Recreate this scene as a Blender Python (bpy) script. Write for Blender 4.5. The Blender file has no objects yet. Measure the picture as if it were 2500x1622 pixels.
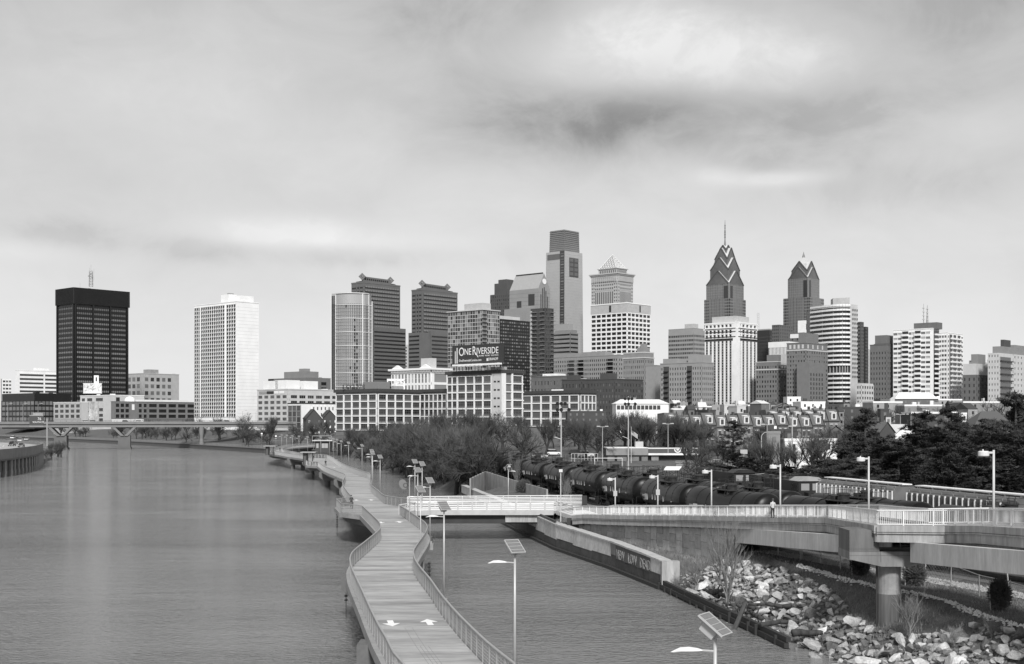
import bpy, bmesh, math, random
from mathutils import Vector, noise
sc = bpy.context.scene
COL = sc.collection
R = random.Random(7)
rad = math.radians
# photograph geometry: focal length and horizon row in source pixels, camera height above the river
F, CY, ZC = 3100.0, 1030.0, 16.0
# ---------------------------------------------------------------- camera
cam = bpy.data.cameras.new('camera'); co = bpy.data.objects.new('camera', cam); COL.objects.link(co)
co.location = (0, 0, ZC); co.rotation_euler = (rad(90), 0, 0)
cam.sensor_width = 36; cam.lens = 36 * F / 2500.0
cam.shift_y = (CY - 811) / 2500.0
cam.clip_start = 0.5; cam.clip_end = 20000
sc.camera = co
# ---------------------------------------------------------------- exposure
sc.view_settings.view_transform = 'Standard'; sc.view_settings.look = 'None'
sc.view_settings.exposure = 0.55; sc.view_settings.gamma = 1.0; sc.view_settings.use_curve_mapping = False
# ---------------------------------------------------------------- sun
SUN_AZ, SUN_EL = 175.0, 38.0
sd = Vector((math.sin(rad(SUN_AZ)) * math.cos(rad(SUN_EL)), math.cos(rad(SUN_AZ)) * math.cos(rad(SUN_EL)), math.sin(rad(SUN_EL))))
sl = bpy.data.lights.new('sun', 'SUN'); sl.energy = 2.8; sl.angle = rad(9.0); sl.color = (1, 0.995, 0.985)
so = bpy.data.objects.new('sun', sl); COL.objects.link(so); so.location = sd * 900
so.rotation_euler = sd.to_track_quat('Z', 'Y').to_euler()
# ---------------------------------------------------------------- sky: grey daylight under thin cloud
def make_world():
 w = bpy.data.worlds.new('World'); sc.world = w; w.use_nodes = True
 nt = w.node_tree; N = nt.nodes; L = nt.links; N.clear()
 def nd(t, **k):
  n = N.new(t)
  for a, b in k.items(): setattr(n, a, b)
  return n
 def M(op, a, b=None, c=None, clamp=False):
  n = nd('ShaderNodeMath', operation=op); n.use_clamp = clamp
  for i, x in enumerate((a, b, c)):
   if x is None: continue
   if isinstance(x, (int, float)): n.inputs[i].default_value = x
   else: L.new(x, n.inputs[i])
  return n.outputs[0]
 out = nd('ShaderNodeOutputWorld'); bg = nd('ShaderNodeBackground'); bg.inputs[1].default_value = 0.1
 sky = nd('ShaderNodeTexSky', sky_type='NISHITA'); sky.sun_disc = False
 sky.sun_elevation = rad(SUN_EL); sky.sun_rotation = rad(SUN_AZ); sky.dust_density = 3.0
 bw = nd('ShaderNodeRGBToBW'); L.new(sky.outputs[0], bw.inputs[0])
 tc = nd('ShaderNodeTexCoord'); sep = nd('ShaderNodeSeparateXYZ'); L.new(tc.outputs['Generated'], sep.inputs[0])
 x, y, z = sep.outputs
 el = M('ARCSINE', M('MAXIMUM', z, 0.0))
 az = M('ARCTAN2', x, y)
 cb = nd('ShaderNodeCombineXYZ'); L.new(az, cb.inputs[0]); L.new(M('MULTIPLY', el, 1.15), cb.inputs[1]); L.new(M('MULTIPLY', z, .6), cb.inputs[2])
 def noi(sx, sy, scale, det, rough=.5, dist=0., off=0.):
  mp = nd('ShaderNodeMapping'); L.new(cb.outputs[0], mp.inputs[0]); mp.inputs['Scale'].default_value = (sx, sy, 1); mp.inputs['Location'].default_value = (off, off * .7, 0)
  n = nd('ShaderNodeTexNoise'); L.new(mp.outputs[0], n.inputs['Vector']); n.inputs['Scale'].default_value = scale
  n.inputs['Detail'].default_value = det; n.inputs['Roughness'].default_value = rough; n.inputs['Distortion'].default_value = dist
  return n.outputs[0]
 n1 = noi(1, 1.3, 3.0, 4, .5, .2, 3.1); n2 = noi(1, 1.35, 10.0, 7, .6, .5, 9.0); n3 = noi(1, 1.1, 30, 6, .6, .5, 1.0)
 # veil: light near the horizon, greyer overhead
 t = M('MULTIPLY', el, 1 / 0.34, clamp=True)
 veil = M('SUBTRACT', 6.35, M('MULTIPLY', M('POWER', t, .9), 2.9))
 var = M('ADD', M('MULTIPLY', M('SUBTRACT', n1, .5), 2.2), M('MULTIPLY', M('SUBTRACT', n2, .5), 2.0))
 c = M('ADD', veil, M('MULTIPLY', var, M('ADD', .35, M('MULTIPLY', t, .75))))
 bil = M('ADD', M('MULTIPLY', M('SUBTRACT', n2, .5), 4.2), M('MULTIPLY', M('SUBTRACT', n3, .5), 1.8))
 def blob(a, e, ra, re, s, k=1.0):
  u = M('DIVIDE', M('SUBTRACT', az, rad(a)), rad(ra)); v = M('DIVIDE', M('SUBTRACT', el, rad(e)), rad(re))
  r2 = M('ADD', M('ADD', M('MULTIPLY', u, u), M('MULTIPLY', v, v)), M('MULTIPLY', bil, k))
  return M('MULTIPLY', M('POWER', 2.718, M('MULTIPLY', M('MAXIMUM', r2, 0.0), -1.0)), s)
 # individual clouds: azimuth, elevation, half width, half height (degrees), strength
 for b in ((7.4, 16.0, 7.0, 2.0, 1.6, .85), (10.8, 15.4, 4.4, 1.7, .8, .8), (4.6, 17.4, 2.8, 1.4, 1.0, .9), (4.6, 13.5, 6.4, 1.75, -1.8, .42), (3.4, 13.0, 4.2, 1.2, -.9, .4), (8.6, 13.9, 4.4, 1.3, -.7, .5), (-1.0, 14.5, 2.4, 2.2, -.35),
   (-10.4, 8.3, 3.6, .7, 1.0), (-6.0, 7.9, 3.8, .5, .5), (-6.8, 7.4, 5.6, .5, -.7), (-19.3, 7.9, 2.4, .6, -.8), (-14.5, 7.6, 2.8, .5, -.65), (-21.5, 7.2, 2.4, .5, .5), (11.5, 10.6, 2.4, .32, 1.0), (8.9, 10.9, 1.3, .4, .7), (11.2, 11.3, 1.8, .5, -.7), (14.5, 13.0, 4.2, 1.1, -.7), (16, 10, 4.0, 1.0, -.5), (20, 12.4, 2.6, .8, .5), (18.5, 17.6, 5, 1.8, -.6), (-1.5, 18.2, 5.5, 1.5, -.7), (-16, 14.8, 6, 3, .6)):
  c = M('ADD', c, blob(*b))
 c = M('MAXIMUM', c, 1.6)
 mix = M('ADD', M('MULTIPLY', bw.outputs[0], .10), M('MULTIPLY', c, .90))
 cc = nd('ShaderNodeCombineColor')
 for i in range(3): L.new(mix, cc.inputs[i])
 L.new(cc.outputs[0], bg.inputs[0]); L.new(bg.outputs[0], out.inputs[0])
make_world()
# ---------------------------------------------------------------- pixel to place
def wx(px, D): return (px - 1250.0) / F * D
def wz(py, D): return ZC - (py - CY) / F * D
def gd(py, z): return (ZC - z) * F / (py - CY)
def PP(px, py, z): D = gd(py, z); return Vector((wx(px, D), D, z))
def lerp(a, b, t): return a + (b - a) * t
def interp(tab, x):
 if x <= tab[0][0]: return tab[0][1]
 for (a, b), (c, d) in zip(tab, tab[1:]):
  if x <= c: return lerp(b, d, (x - a) / (c - a))
 return tab[-1][1]
def sst(a, b, x):
 t = min(1, max(0, (x - a) / (b - a))); return t * t * (3 - 2 * t)
# ---------------------------------------------------------------- materials (all grey: the place is photographed in black and white)
MATS = {}
def mat(name, v, rough=.8, nz=None, am=.15, nz2=None, am2=.0, stretch=(1, 1, 1), bump=0., bscale=None, metal=0., spec=.5, rand=0., coat=0.):
 if name in MATS: return MATS[name]
 m = bpy.data.materials.new(name); m.use_nodes = True; MATS[name] = m
 nt = m.node_tree; N = nt.nodes; L = nt.links; b = N['Principled BSDF']
 b.inputs['Roughness'].default_value = rough; b.inputs['Metallic'].default_value = metal
 b.inputs['Specular IOR Level'].default_value = spec; b.inputs['Coat Weight'].default_value = coat
 b.inputs['Base Color'].default_value = (v, v, v, 1); m.diffuse_color = (v, v, v, 1)
 if not (nz or rand or bump): return m
 tc = N.new('ShaderNodeTexCoord'); mp = N.new('ShaderNodeMapping'); L.new(tc.outputs['Object'], mp.inputs[0]); mp.inputs['Scale'].default_value = stretch
 val = None
 def M(op, a, bb):
  n = N.new('ShaderNodeMath'); n.operation = op
  for i, x in enumerate((a, bb)):
   if isinstance(x, (int, float)): n.inputs[i].default_value = x
   else: L.new(x, n.inputs[i])
  return n.outputs[0]
 val = 1.0
 for s, a in ((nz, am), (nz2, am2)):
  if s and a:
   t = N.new('ShaderNodeTexNoise'); L.new(mp.outputs[0], t.inputs['Vector']); t.inputs['Scale'].default_value = s
   t.inputs['Detail'].default_value = 6; t.inputs['Roughness'].default_value = .6
   val = M('MULTIPLY', val, M('ADD', 1.0, M('MULTIPLY', M('SUBTRACT', t.outputs[0], .5), 4.4 * a)))
 if rand:
  oi = N.new('ShaderNodeObjectInfo'); val = M('MULTIPLY', val, M('ADD', 1 - rand, M('MULTIPLY', oi.outputs['Random'], 2 * rand)))
 vv = M('MAXIMUM', M('MULTIPLY', val, v), .003)
 cc = N.new('ShaderNodeCombineColor')
 for i in range(3): L.new(vv, cc.inputs[i])
 L.new(cc.outputs[0], b.inputs['Base Color'])
 if bump:
  t = N.new('ShaderNodeTexNoise'); L.new(mp.outputs[0], t.inputs['Vector']); t.inputs['Scale'].default_value = bscale or nz or 5
  t.inputs['Detail'].default_value = 6
  bp = N.new('ShaderNodeBump'); bp.inputs['Strength'].default_value = 1; bp.inputs['Distance'].default_value = bump
  L.new(t.outputs[0], bp.inputs['Height']); L.new(bp.outputs[0], b.inputs['Normal'])
 return m
# ---------------------------------------------------------------- mesh builder
class MB:
 def __init__(s): s.v = []; s.f = []; s.m = []
 def add(s, vs, fs, mi=0):
  n = len(s.v); s.v += [tuple(p) for p in vs]; s.f += [tuple(i + n for i in f) for f in fs]; s.m += [mi] * len(fs); return s
 def box(s, x0, y0, z0, x1, y1, z1, mi=0):
  if x0 > x1: x0, x1 = x1, x0
  if y0 > y1: y0, y1 = y1, y0
  if z0 > z1: z0, z1 = z1, z0
  return s.add([(x0, y0, z0), (x1, y0, z0), (x1, y1, z0), (x0, y1, z0), (x0, y0, z1), (x1, y0, z1), (x1, y1, z1), (x0, y1, z1)],
     [(0, 3, 2, 1), (4, 5, 6, 7), (0, 1, 5, 4), (1, 2, 6, 5), (2, 3, 7, 6), (3, 0, 4, 7)], mi)
 def frus(s, x0, y0, x1, y1, z0, z1, ix, iy, mi=0, ix1=None, iy1=None):
  ix1 = ix if ix1 is None else ix1; iy1 = iy if iy1 is None else iy1
  return s.add([(x0, y0, z0), (x1, y0, z0), (x1, y1, z0), (x0, y1, z0), (x0 + ix, y0 + iy, z1), (x1 - ix1, y0 + iy, z1), (x1 - ix1, y1 - iy1, z1), (x0 + ix, y1 - iy1, z1)],
     [(0, 3, 2, 1), (4, 5, 6, 7), (0, 1, 5, 4), (1, 2, 6, 5), (2, 3, 7, 6), (3, 0, 4, 7)], mi)
 def prism(s, poly, z0, z1, mi=0, mtop=None):
  a = sum(p[0] * q[1] - q[0] * p[1] for p, q in zip(poly, poly[1:] + poly[:1]))
  if a < 0: poly = poly[::-1]
  n = len(poly); f0 = (lambda i: z0) if not callable(z0) else z0; f1 = (lambda i: z1) if not callable(z1) else z1
  s.add([(p[0], p[1], z0) for p in poly] + [(p[0], p[1], z1) for p in poly],
   [tuple(range(n))[::-1]] + [(i, (i + 1) % n, (i + 1) % n + n, i + n) for i in range(n)], mi)
  k = len(s.v) - n; s.f.append(tuple(range(k, k + n))); s.m.append(mi if mtop is None else mtop)
  return s
 def tube(s, a, b, r0, r1=None, n=6, mi=0, cap=True):
  a = Vector(a); b = Vector(b); r1 = r0 if r1 is None else r1; d = b - a
  if d.length < 1e-6: return s
  d.normalize(); u = d.orthogonal().normalized(); w = d.cross(u)
  vs = []
  for c, r in ((a, r0), (b, r1)):
   for i in range(n):
    t = 2 * math.pi * i / n; vs.append(c + (u * math.cos(t) + w * math.sin(t)) * r)
  fs = [(i, (i + 1) % n, (i + 1) % n + n, i + n) for i in range(n)]
  if cap: fs += [tuple(range(n))[::-1], tuple(range(n, 2 * n))]
  return s.add(vs, fs, mi)
 def beam(s, a, b, w, h, mi=0):   # box section from a to b, h downwards from the line
  a = Vector(a); b = Vector(b); d = b - a; p = Vector((-d.y, d.x, 0))
  if p.length < 1e-6: p = Vector((1, 0, 0))
  p = p.normalized() * w / 2; u = Vector((0, 0, h))
  return s.add([a - p - u, b - p - u, b + p - u, a + p - u, a - p, b - p, b + p, a + p],
     [(0, 1, 5, 4), (1, 2, 6, 5), (2, 3, 7, 6), (3, 0, 4, 7), (4, 5, 6, 7), (0, 3, 2, 1)], mi)
 def ring(s, prof, n=12, mi=0, c=(0, 0), cap=True):     # lathe: prof = [(r, z)...]
  vs = [(c[0] + r * math.cos(2 * math.pi * i / n), c[1] + r * math.sin(2 * math.pi * i / n), z) for r, z in prof for i in range(n)]
  fs = [(k * n + i, k * n + (i + 1) % n, (k + 1) * n + (i + 1) % n, (k + 1) * n + i) for k in range(len(prof) - 1) for i in range(n)]
  if cap: fs += [tuple(range(n))[::-1], tuple(range((len(prof) - 1) * n, len(prof) * n))]
  return s.add(vs, fs, mi)
 def ribbon(s, pts, w, z0, z1, mi=0):     # wall along a path of (x, y) ; z0/z1 lists or numbers
  for i in range(len(pts) - 1):
   a = Vector((pts[i][0], pts[i][1])); b = Vector((pts[i + 1][0], pts[i + 1][1])); d = (b - a).normalized(); p = Vector((-d.y, d.x)) * w / 2
   g = lambda z, k: z[k] if isinstance(z, (list, tuple)) else z
   A0, B0, A1, B1 = g(z0, i), g(z0, i + 1), g(z1, i), g(z1, i + 1)
   s.add([(a.x - p.x, a.y - p.y, A0), (b.x - p.x, b.y - p.y, B0), (b.x + p.x, b.y + p.y, B0), (a.x + p.x, a.y + p.y, A0),
    (a.x - p.x, a.y - p.y, A1), (b.x - p.x, b.y - p.y, B1), (b.x + p.x, b.y + p.y, B1), (a.x + p.x, a.y + p.y, A1)],
    [(0, 3, 2, 1), (4, 5, 6, 7), (0, 1, 5, 4), (1, 2, 6, 5), (2, 3, 7, 6), (3, 0, 4, 7)], mi)
  return s
 def mesh(s, name, mats, smooth=False):
  me = bpy.data.meshes.new(name); me.from_pydata(s.v, [], s.f)
  for m in (mats if isinstance(mats, (list, tuple)) else [mats]): me.materials.append(m)
  if any(s.m): me.polygons.foreach_set('material_index', s.m)
  if smooth: me.polygons.foreach_set('use_smooth', [True] * len(s.f))
  me.update(); return me
 def build(s, name, mats, parent=None, smooth=False, world=False, kind=None):
  if not s.v: return None
  return put(s.mesh(name, mats, smooth), name, parent, (0, 0, 0), world, kind)
def wloc(o):
 p = Vector((0, 0, 0))
 while o: p += o.location; o = o.parent
 return p
def put(me, name, parent=None, loc=(0, 0, 0), world=True, kind=None, rz=0.):
 o = bpy.data.objects.new(name, me); COL.objects.link(o); o.parent = parent
 o.location = Vector(loc) - (wloc(parent) if (world and parent) else Vector((0, 0, 0)))
 if rz: o.rotation_euler.z = rz
 if kind: o['kind'] = kind
 return o
def tag(o, label, cat, group=None):
 o['label'] = label; o['category'] = cat
 if group: o['group'] = group
 return o
def thing(name, label, cat, loc=(0, 0, 0), rz=0., group=None):
 o = bpy.data.objects.new(name, None); COL.objects.link(o); o.location = loc; o.rotation_euler = (0, 0, rz); o.empty_display_size = .5
 return tag(o, label, cat, group)
def struct(o): o['kind'] = 'structure'; return o
def copy_tree(o, loc=None, rz=None, label=None, scale=None, parent=None):
 c = o.copy(); COL.objects.link(c)
 if parent: c.parent = parent
 if loc is not None: c.location = loc
 if rz is not None: c.rotation_euler.z = rz
 if scale: c.scale = (scale,) * 3 if isinstance(scale, (int, float)) else scale
 if label: c['label'] = label
 for ch in [k for k in o.children]: copy_tree(ch, parent=c)
 return c
_tm = {}
def text_mesh(txt, size, m, ext=.01, sx=1.0, shear=0.):
 cu = bpy.data.curves.new('lettering', 'FONT'); cu.body = txt; cu.size = size; cu.extrude = ext; cu.align_x = 'LEFT'; cu.resolution_u = 3; cu.shear = shear
 o = bpy.data.objects.new('tmp', cu); COL.objects.link(o); bpy.context.view_layer.update()
 me = bpy.data.meshes.new_from_object(o.evaluated_get(bpy.context.evaluated_depsgraph_get()))
 bpy.data.objects.remove(o)
 for v in me.vertices: v.co.x *= sx
 me.materials.clear(); me.materials.append(m); return me
def smooth_path(pts, step):
 out = []; n = len(pts)
 V = [Vector(p) for p in pts]
 for i in range(n - 1):
  p0 = V[max(i - 1, 0)]; p1 = V[i]; p2 = V[i + 1]; p3 = V[min(i + 2, n - 1)]
  k = max(1, int((p2 - p1).length / step))
  for j in range(k):
   t = j / k
   out.append(0.5 * ((2 * p1) + (p2 - p0) * t + (2 * p0 - 5 * p1 + 4 * p2 - p3) * t * t + (3 * p1 - p0 - 3 * p2 + p3) * t ** 3))
 out.append(V[-1]); return out
def resample(pts, d):
 V = [Vector(p) for p in pts]; out = [V[0].copy()]; acc = 0.
 for a, b in zip(V, V[1:]):
  L = (b - a).length
  while acc + L >= d and L > 1e-9:
   a = a.lerp(b, (d - acc) / L); out.append(a.copy()); L = (b - a).length; acc = 0.
  acc += L
 return out
# shared palette
conc = mat('concrete', .27, .9, 2.0, .16, .35, .18)
conc_l = mat('light concrete', .42, .85, 1.2, .10, .25, .10)
conc_st = mat('streaked concrete', .33, .9, 1.0, .34, 6, .16, stretch=(1.6, 1.6, .22))
conc_d = mat('dark wet concrete', .09, .6, 1.0, .3, 5, .2)
asph = mat('asphalt', .10, .9, .8, .15, 8, .15)
steel = mat('galvanised steel', .42, .45, 3, .08, metal=.4)
steel_w = mat('white painted steel', .72, .4, 3, .05)
steel_g = mat('grey painted steel', .30, .45, 3, .08)
dark_m = mat('dark painted metal', .03, .5, 3, .15)
black = mat('black', .012, .6)
white = mat('white paint', .78, .5, 2, .05)
GL = [mat('window glass dark', .018, .12, spec=.6), mat('window glass', .05, .15, spec=.6), mat('window glass pale', .16, .35)]  # pane tones differ to paint in varied reflections from window to window
# ================================================================ SETTING: river and banks
SHE = [(40, 22), (60, 20.5), (74, 20.5), (83.8, 21), (89, 19.6), (121, 14.8), (138.5, 11.2), (158.7, 6.0), (178, 2.6), (212, -2.9), (256, -9.7), (268, -12), (349, -28), (451, -51), (520, -62), (600, -82),
 (644, -125), (670, -139), (756, -188), (918, -286), (1033, -365), (1250, -520), (1700, -800), (2500, -1200)]
SHW = [(40, -150), (200, -146), (330, -146), (367, -148), (463, -172), (520, -190), (600, -215), (700, -262), (850, -330), (1000, -430), (1250, -600), (1700, -900), (2500, -1400)]
TR1 = [(60, 50.5), (85, 42), (102, 35), (117, 29.5), (133.6, 22.8), (153, 18.9), (179, 13.9), (217, 6.6), (260, -1.6), (320, -13), (400, -29.5)]
TR3 = [(80, 56), (95, 49), (110, 44.5), (130, 39.5), (148, 35.6), (168, 32.5), (200, 28), (240, 21), (300, 9)]
STW = [(70, 10.1), (75.7, 10), (81.2, 8.9), (85.9, 9.1), (91.3, 9.3), (93.5, 8.6), (98.4, 7.9), (108.8, 8.1), (119, 7)]
def sh_e(D): return interp(SHE, D)
def sh_w(D): return interp(SHW, D)
def track1(D): return interp(TR1, D)
def land_z(X, D):
 s = X - sh_e(D)
 if D < 119:
  t = min(1, max(0, s / interp(STW, D))); z = -.5 + 4.25 * (t ** 1.1)
 elif D < 256:
  z = lerp(lerp(2.2, 3.6, sst(6, 11, s)), lerp(3.1, 3.9, sst(1, 5, s)), sst(165, 190, D)); t = min(1, max(0, s / 7)); z = lerp(-.5 + 4.25 * (t ** 1.1), z, sst(119, 124, D)) if D < 124 else z
 else:
  z = lerp(-.4 + 4.0 * sst(0, 9, s), 3.5, sst(300, 256, D) if False else 0)
 z += 4.5 * sst(300, 430, D) * sst(15, 60, s) + 2.0 * sst(480, 640, D) * sst(10, 60, s)
 if D > 620: z = max(z, lerp(2.2, 8, sst(18, 60, s))) if s > 0 else z
 return z
def build_land():
 Ds = [40, 50, 60, 66, 70, 74, 78, 81, 83.8, 86, 89, 91] + list(range(93, 132, 2)) + [134, 138.5, 144, 150, 158.7, 168, 178, 190, 212, 235, 256, 258, 268, 290, 320, 349, 380, 410, 451, 490, 520, 560, 600, 644, 670, 710, 756, 830, 918, 1033, 1250, 1700, 2500, 4500, 9000]
 S = [0, .25, .5, 1, 1.5, 2, 2.5, 3, 3.5, 4, 4.5, 5, 5.5, 6, 6.5, 7, 7.5, 8, 8.5, 9, 9.5, 10, 11, 12, 14, 16, 18, 20, 24, 28, 34, 40, 50, 60, 80, 120, 180, 300, 600, 1200, 2500, 5000]
 b = MB(); rows = []
 for D in Ds:
  X0 = sh_e(D); rows.append(len(b.v))
  b.v.append((X0, D, -3.0))
  for s in S:
   z = land_z(X0 + s, D)
   if s > .2: z += .10 * noise.noise((X0 * .5 + s * .5, D * .5, 0)) * (1 if D < 300 else 2)
   b.v.append((X0 + s, D, z))
 n = len(S) + 1
 for i in range(len(Ds) - 1):
  for j in range(n - 1):
   a = rows[i] + j; c = rows[i + 1] + j
   b.f.append((a, a + 1, c + 1, c)); b.m.append(0)
 earth = mat('winter grass and soil', .095, .95, .55, .35, 5, .35, bump=.05, bscale=9)
 struct(b.build('river_bank', earth, smooth=True))
 # west bank
 b = MB(); rows = []; Dw = [40, 200, 330, 367, 410, 463, 520, 560, 600, 650, 700, 850, 1000, 1250, 1700, 2500, 4500, 9000]; Sw = [0, 1, 4, 8, 14, 20, 30, 50, 100, 300, 1000, 4000]
 for D in Dw:
  X0 = sh_w(D); rows.append(len(b.v)); b.v.append((X0, D, -3))
  for s in Sw:
   z = (1.2 + .35 * sst(0, 20, s) if D < 560 else -.3 + 5 * sst(0, 12, s) + 3.5 * sst(30, 100, s)) + .15 * noise.noise((s * .3, D * .1, 2)); b.v.append((X0 - s, D, z))
 n = len(Sw) + 1
 for i in range(len(Dw) - 1):
  for j in range(n - 1):
   a = rows[i] + j; c = rows[i + 1] + j; b.f.append((a, c, c + 1, a + 1)); b.m.append(0)
 struct(b.build('far_river_bank', earth, smooth=True))
build_land()
def build_water():
 m = bpy.data.materials.new('river water'); m.use_nodes = True; nt = m.node_tree; N = nt.nodes; L = nt.links; p = N['Principled BSDF']
 p.inputs['Base Color'].default_value = (.19, .19, .19, 1); p.inputs['Roughness'].default_value = .05; p.inputs['IOR'].default_value = 1.45
 tc = N.new('ShaderNodeTexCoord');
 def noi(sx, sy, scale, det, dist=0):
  mp = N.new('ShaderNodeMapping'); L.new(tc.outputs['Object'], mp.inputs[0]); mp.inputs['Scale'].default_value = (sx, sy, 1); mp.inputs['Rotation'].default_value = (0, 0, rad(-14))
  t = N.new('ShaderNodeTexNoise'); L.new(mp.outputs[0], t.inputs['Vector']); t.inputs['Scale'].default_value = scale; t.inputs['Detail'].default_value = det; t.inputs['Distortion'].default_value = dist
  return t.outputs[0]
 def M(op, a, bb):
  n = N.new('ShaderNodeMath'); n.operation = op
  for i, x in enumerate((a, bb)):
   if isinstance(x, (int, float)): n.inputs[i].default_value = x
   else: L.new(x, n.inputs[i])
  return n.outputs[0]
 fine = noi(.8, 1.35, 2.1, 4, .5); mid = noi(.4, 1, .38, 3, .3); patch = noi(.35, 1, .035, 4, .6)
 amp = M('ADD', .15, M('MULTIPLY', M('POWER', patch, 3.0), 7.0))
 h = M('ADD', M('MULTIPLY', M('MULTIPLY', fine, .36), amp), M('MULTIPLY', M('MULTIPLY', mid, .24), M('ADD', .4, amp)))
 bp = N.new('ShaderNodeBump'); bp.inputs['Strength'].default_value = 1.0; bp.inputs['Distance'].default_value = 1.0
 L.new(h, bp.inputs['Height']); L.new(bp.outputs[0], p.inputs['Normal'])
 b = MB(); b.add([(-3000, 10, 0), (3000, 10, 0), (3000, 6000, 0), (-3000, 6000, 0)], [(0, 1, 2, 3)])
 struct(b.build('river', m))
 b = MB(); b.add([(-3000, 10, -2.6), (3000, 10, -2.6), (3000, 6000, -2.6), (-3000, 6000, -2.6)], [(0, 1, 2, 3)])
 struct(b.build('river_bed', mat('mud', .05)))
build_water()
# ================================================================ BUILDINGS
ROT = rad(48)          # the street grid, turned 48 degrees from the view
CONV = {}
class Bld:
 def __init__(s, name, label, xl, xc, xr, D, ytop, zb=8.0, cat='building', group=None, rot=ROT, wall=None):
  s.D = D; X = wx(xc, D); s.X = X; s.zb = zb; s.rot = rot; s.xc = xc
  s.dS = (math.cos(rot), math.sin(rot)); s.dW = (-math.sin(rot), math.cos(rot))
  s.root = thing(name, label, cat, (X, D, zb), rot, group)
  s.Ls = s.us(xr) if xr > xc else 4.0; s.Lw = s.uw(xl) if xl < xc else 4.0
  s.H = s.hz(ytop); s.parts = {}; s.nwin = 0; s.wall = wall; s.stuff = {}
 def _t(s, px, d):
  k = (px - 1250) / F; return (k * s.D - s.X) / (d[0] - k * d[1])
 def us(s, px): return s._t(px, s.dS)
 def uw(s, px): return s._t(px, s.dW)
 def hz(s, y): return wz(y, s.D) - s.zb
 def mb(s, part, m):
  k = (part, m.name)
  if k not in s.parts: s.parts[k] = (MB(), m, part)
  return s.parts[k][0]
 def box(s, part, m, x0, x1, y0, y1, z0, z1): s.mb(part, m).box(x0, y0, z0, x1, y1, z1); return s
 def body(s, m=None, top=None, part='wall', z0=0., x0=0., y0=0., x1=None, y1=None):
  return s.box(part, m or s.wall, x0, s.Ls if x1 is None else x1, y0, s.Lw if y1 is None else y1, z0, s.H if top is None else top)
 def roofbox(s, part, m, fx0, fx1, fy0, fy1, h, z0=None):   # fractions of the plan
  z0 = s.H if z0 is None else z0
  return s.box(part, m, s.Ls * fx0, s.Ls * fx1, s.Lw * fy0, s.Lw * fy1, z0, z0 + h)
 def parapet(s, m=None, h=1.0, w=.5, over=.25, part='parapet'):
  m = m or s.wall; b = s.mb(part, m); H = s.H; o = over
  b.box(-o, -o, H, s.Ls + o, w, H + h); b.box(-o, s.Lw - w, H, s.Ls + o, s.Lw + o, H + h)
  b.box(-o, w, H, w, s.Lw - w, H + h); b.box(s.Ls - w, w, H, s.Ls + o, s.Lw - w, H + h); return s
 def clutter(s, n=4, m=None, hmax=2.5, z=None, seed=0):
  r = random.Random(hash(s.xc) + seed); m = m or mat('roof plant grey', .35, .7, 2, .2)
  z = s.H if z is None else z
  for i in range(n):
   w = r.uniform(1.2, 4.5); d = r.uniform(1.2, 4); x = r.uniform(1.5, max(1.6, s.Ls - w - 1.5)); y = r.uniform(1.5, max(1.6, s.Lw - d - 1.5))
   if x + w > s.Ls or y + d > s.Lw: continue
   put(MB().box(0, 0, 0, w, d, r.uniform(.8, hmax)).mesh('rooftop_unit', m), 'rooftop_unit', s.root, (x, y, z + .004 * (i + 1)), False)
  return s
 def face(s, side, u0, u1, z0, z1, nf, nb, wf=.6, hf=.6, wall=None, glass=None, off=0., rec=.35, indiv=None, pier=True, sp=True, mull=None, mullm=None, name='window', sill=0.5, seed=1, dep=None, vis=None, far=1.0):
  """lattice of piers and spandrels standing proud of the core, with window panes set back between them"""
  wall = wall or s.wall; glass = glass or GL[:2]
  r = random.Random(seed + int(s.xc) * 7); fh = (z1 - z0) / nf; bw = (u1 - u0) / nb; L = u1 - u0
  if side == 'S': P = lambda u, d, z: (u, off - d, z)
  else: P = lambda u, d, z: (off - d, u, z)
  def bx(b, ua, ub, da, db, za, zb): p = P(ua, da, za); q = P(ub, db, zb); b.box(*p, *q)
  w = s.mb('wall', wall)
  if sp and hf < 1:
   for i in range(nf + 1):
    za = z0 + i * fh - (fh * (1 - hf) * (1 - sill) if i else 0); zb_ = z0 + i * fh + (fh * (1 - hf) * sill if i < nf else 0)
    if zb_ > za: bx(w, u0, u1, -.02, rec, za, zb_)
  if pier and wf < 1:
   for j in range(nb + 1):
    a = u0 + j * bw - (bw * (1 - wf) / 2 if j else 0); c = u0 + j * bw + (bw * (1 - wf) / 2 if j < nb else 0)
    bx(w, a, c, -.02, rec - .03, z0, z1)
  ww = bw * wf; wh = fh * hf; pxw = ww * F / s.D; pxh = wh * F / s.D
  ind = (max(pxw, pxh) >= 9.5) if indiv is None else indiv
  key = (side, round(ww, 2), round(wh, 2), name); meshes = []
  for g in glass:
   b = MB(); p = P(-ww / 2 - .04, 0.0, -wh / 2 - .04); q = P(ww / 2 + .04, .10, wh / 2 + .04)
   if side == 'S': p = (p[0], 0., p[2]); q = (q[0], -.10, q[2])
   else: p = (0., p[1], p[2]); q = (-.10, q[1], q[2])
   b.box(*p, *q); ms = [g]
   if mull and ind:
    ms.append(mullm or wall); nx, ny = mull
    for i in range(1, nx):
     x = -ww / 2 + ww * i / nx
     if side == 'S': b.box(x - .05, -.15, -wh / 2, x + .05, -.05, wh / 2, 1)
     else: b.box(-.15, x - .05, -wh / 2, -.05, x + .05, wh / 2, 1)
    for i in range(1, ny):
     z = -wh / 2 + wh * i / ny
     if side == 'S': b.box(-ww / 2, -.16, z - .05, ww / 2, -.05, z + .05, 1)
     else: b.box(-.16, -ww / 2, z - .05, -.05, ww / 2, z + .05, 1)
   meshes.append((b, ms))
  mm = [b.mesh(name, ms) for b, ms in meshes] if ind else None
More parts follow.
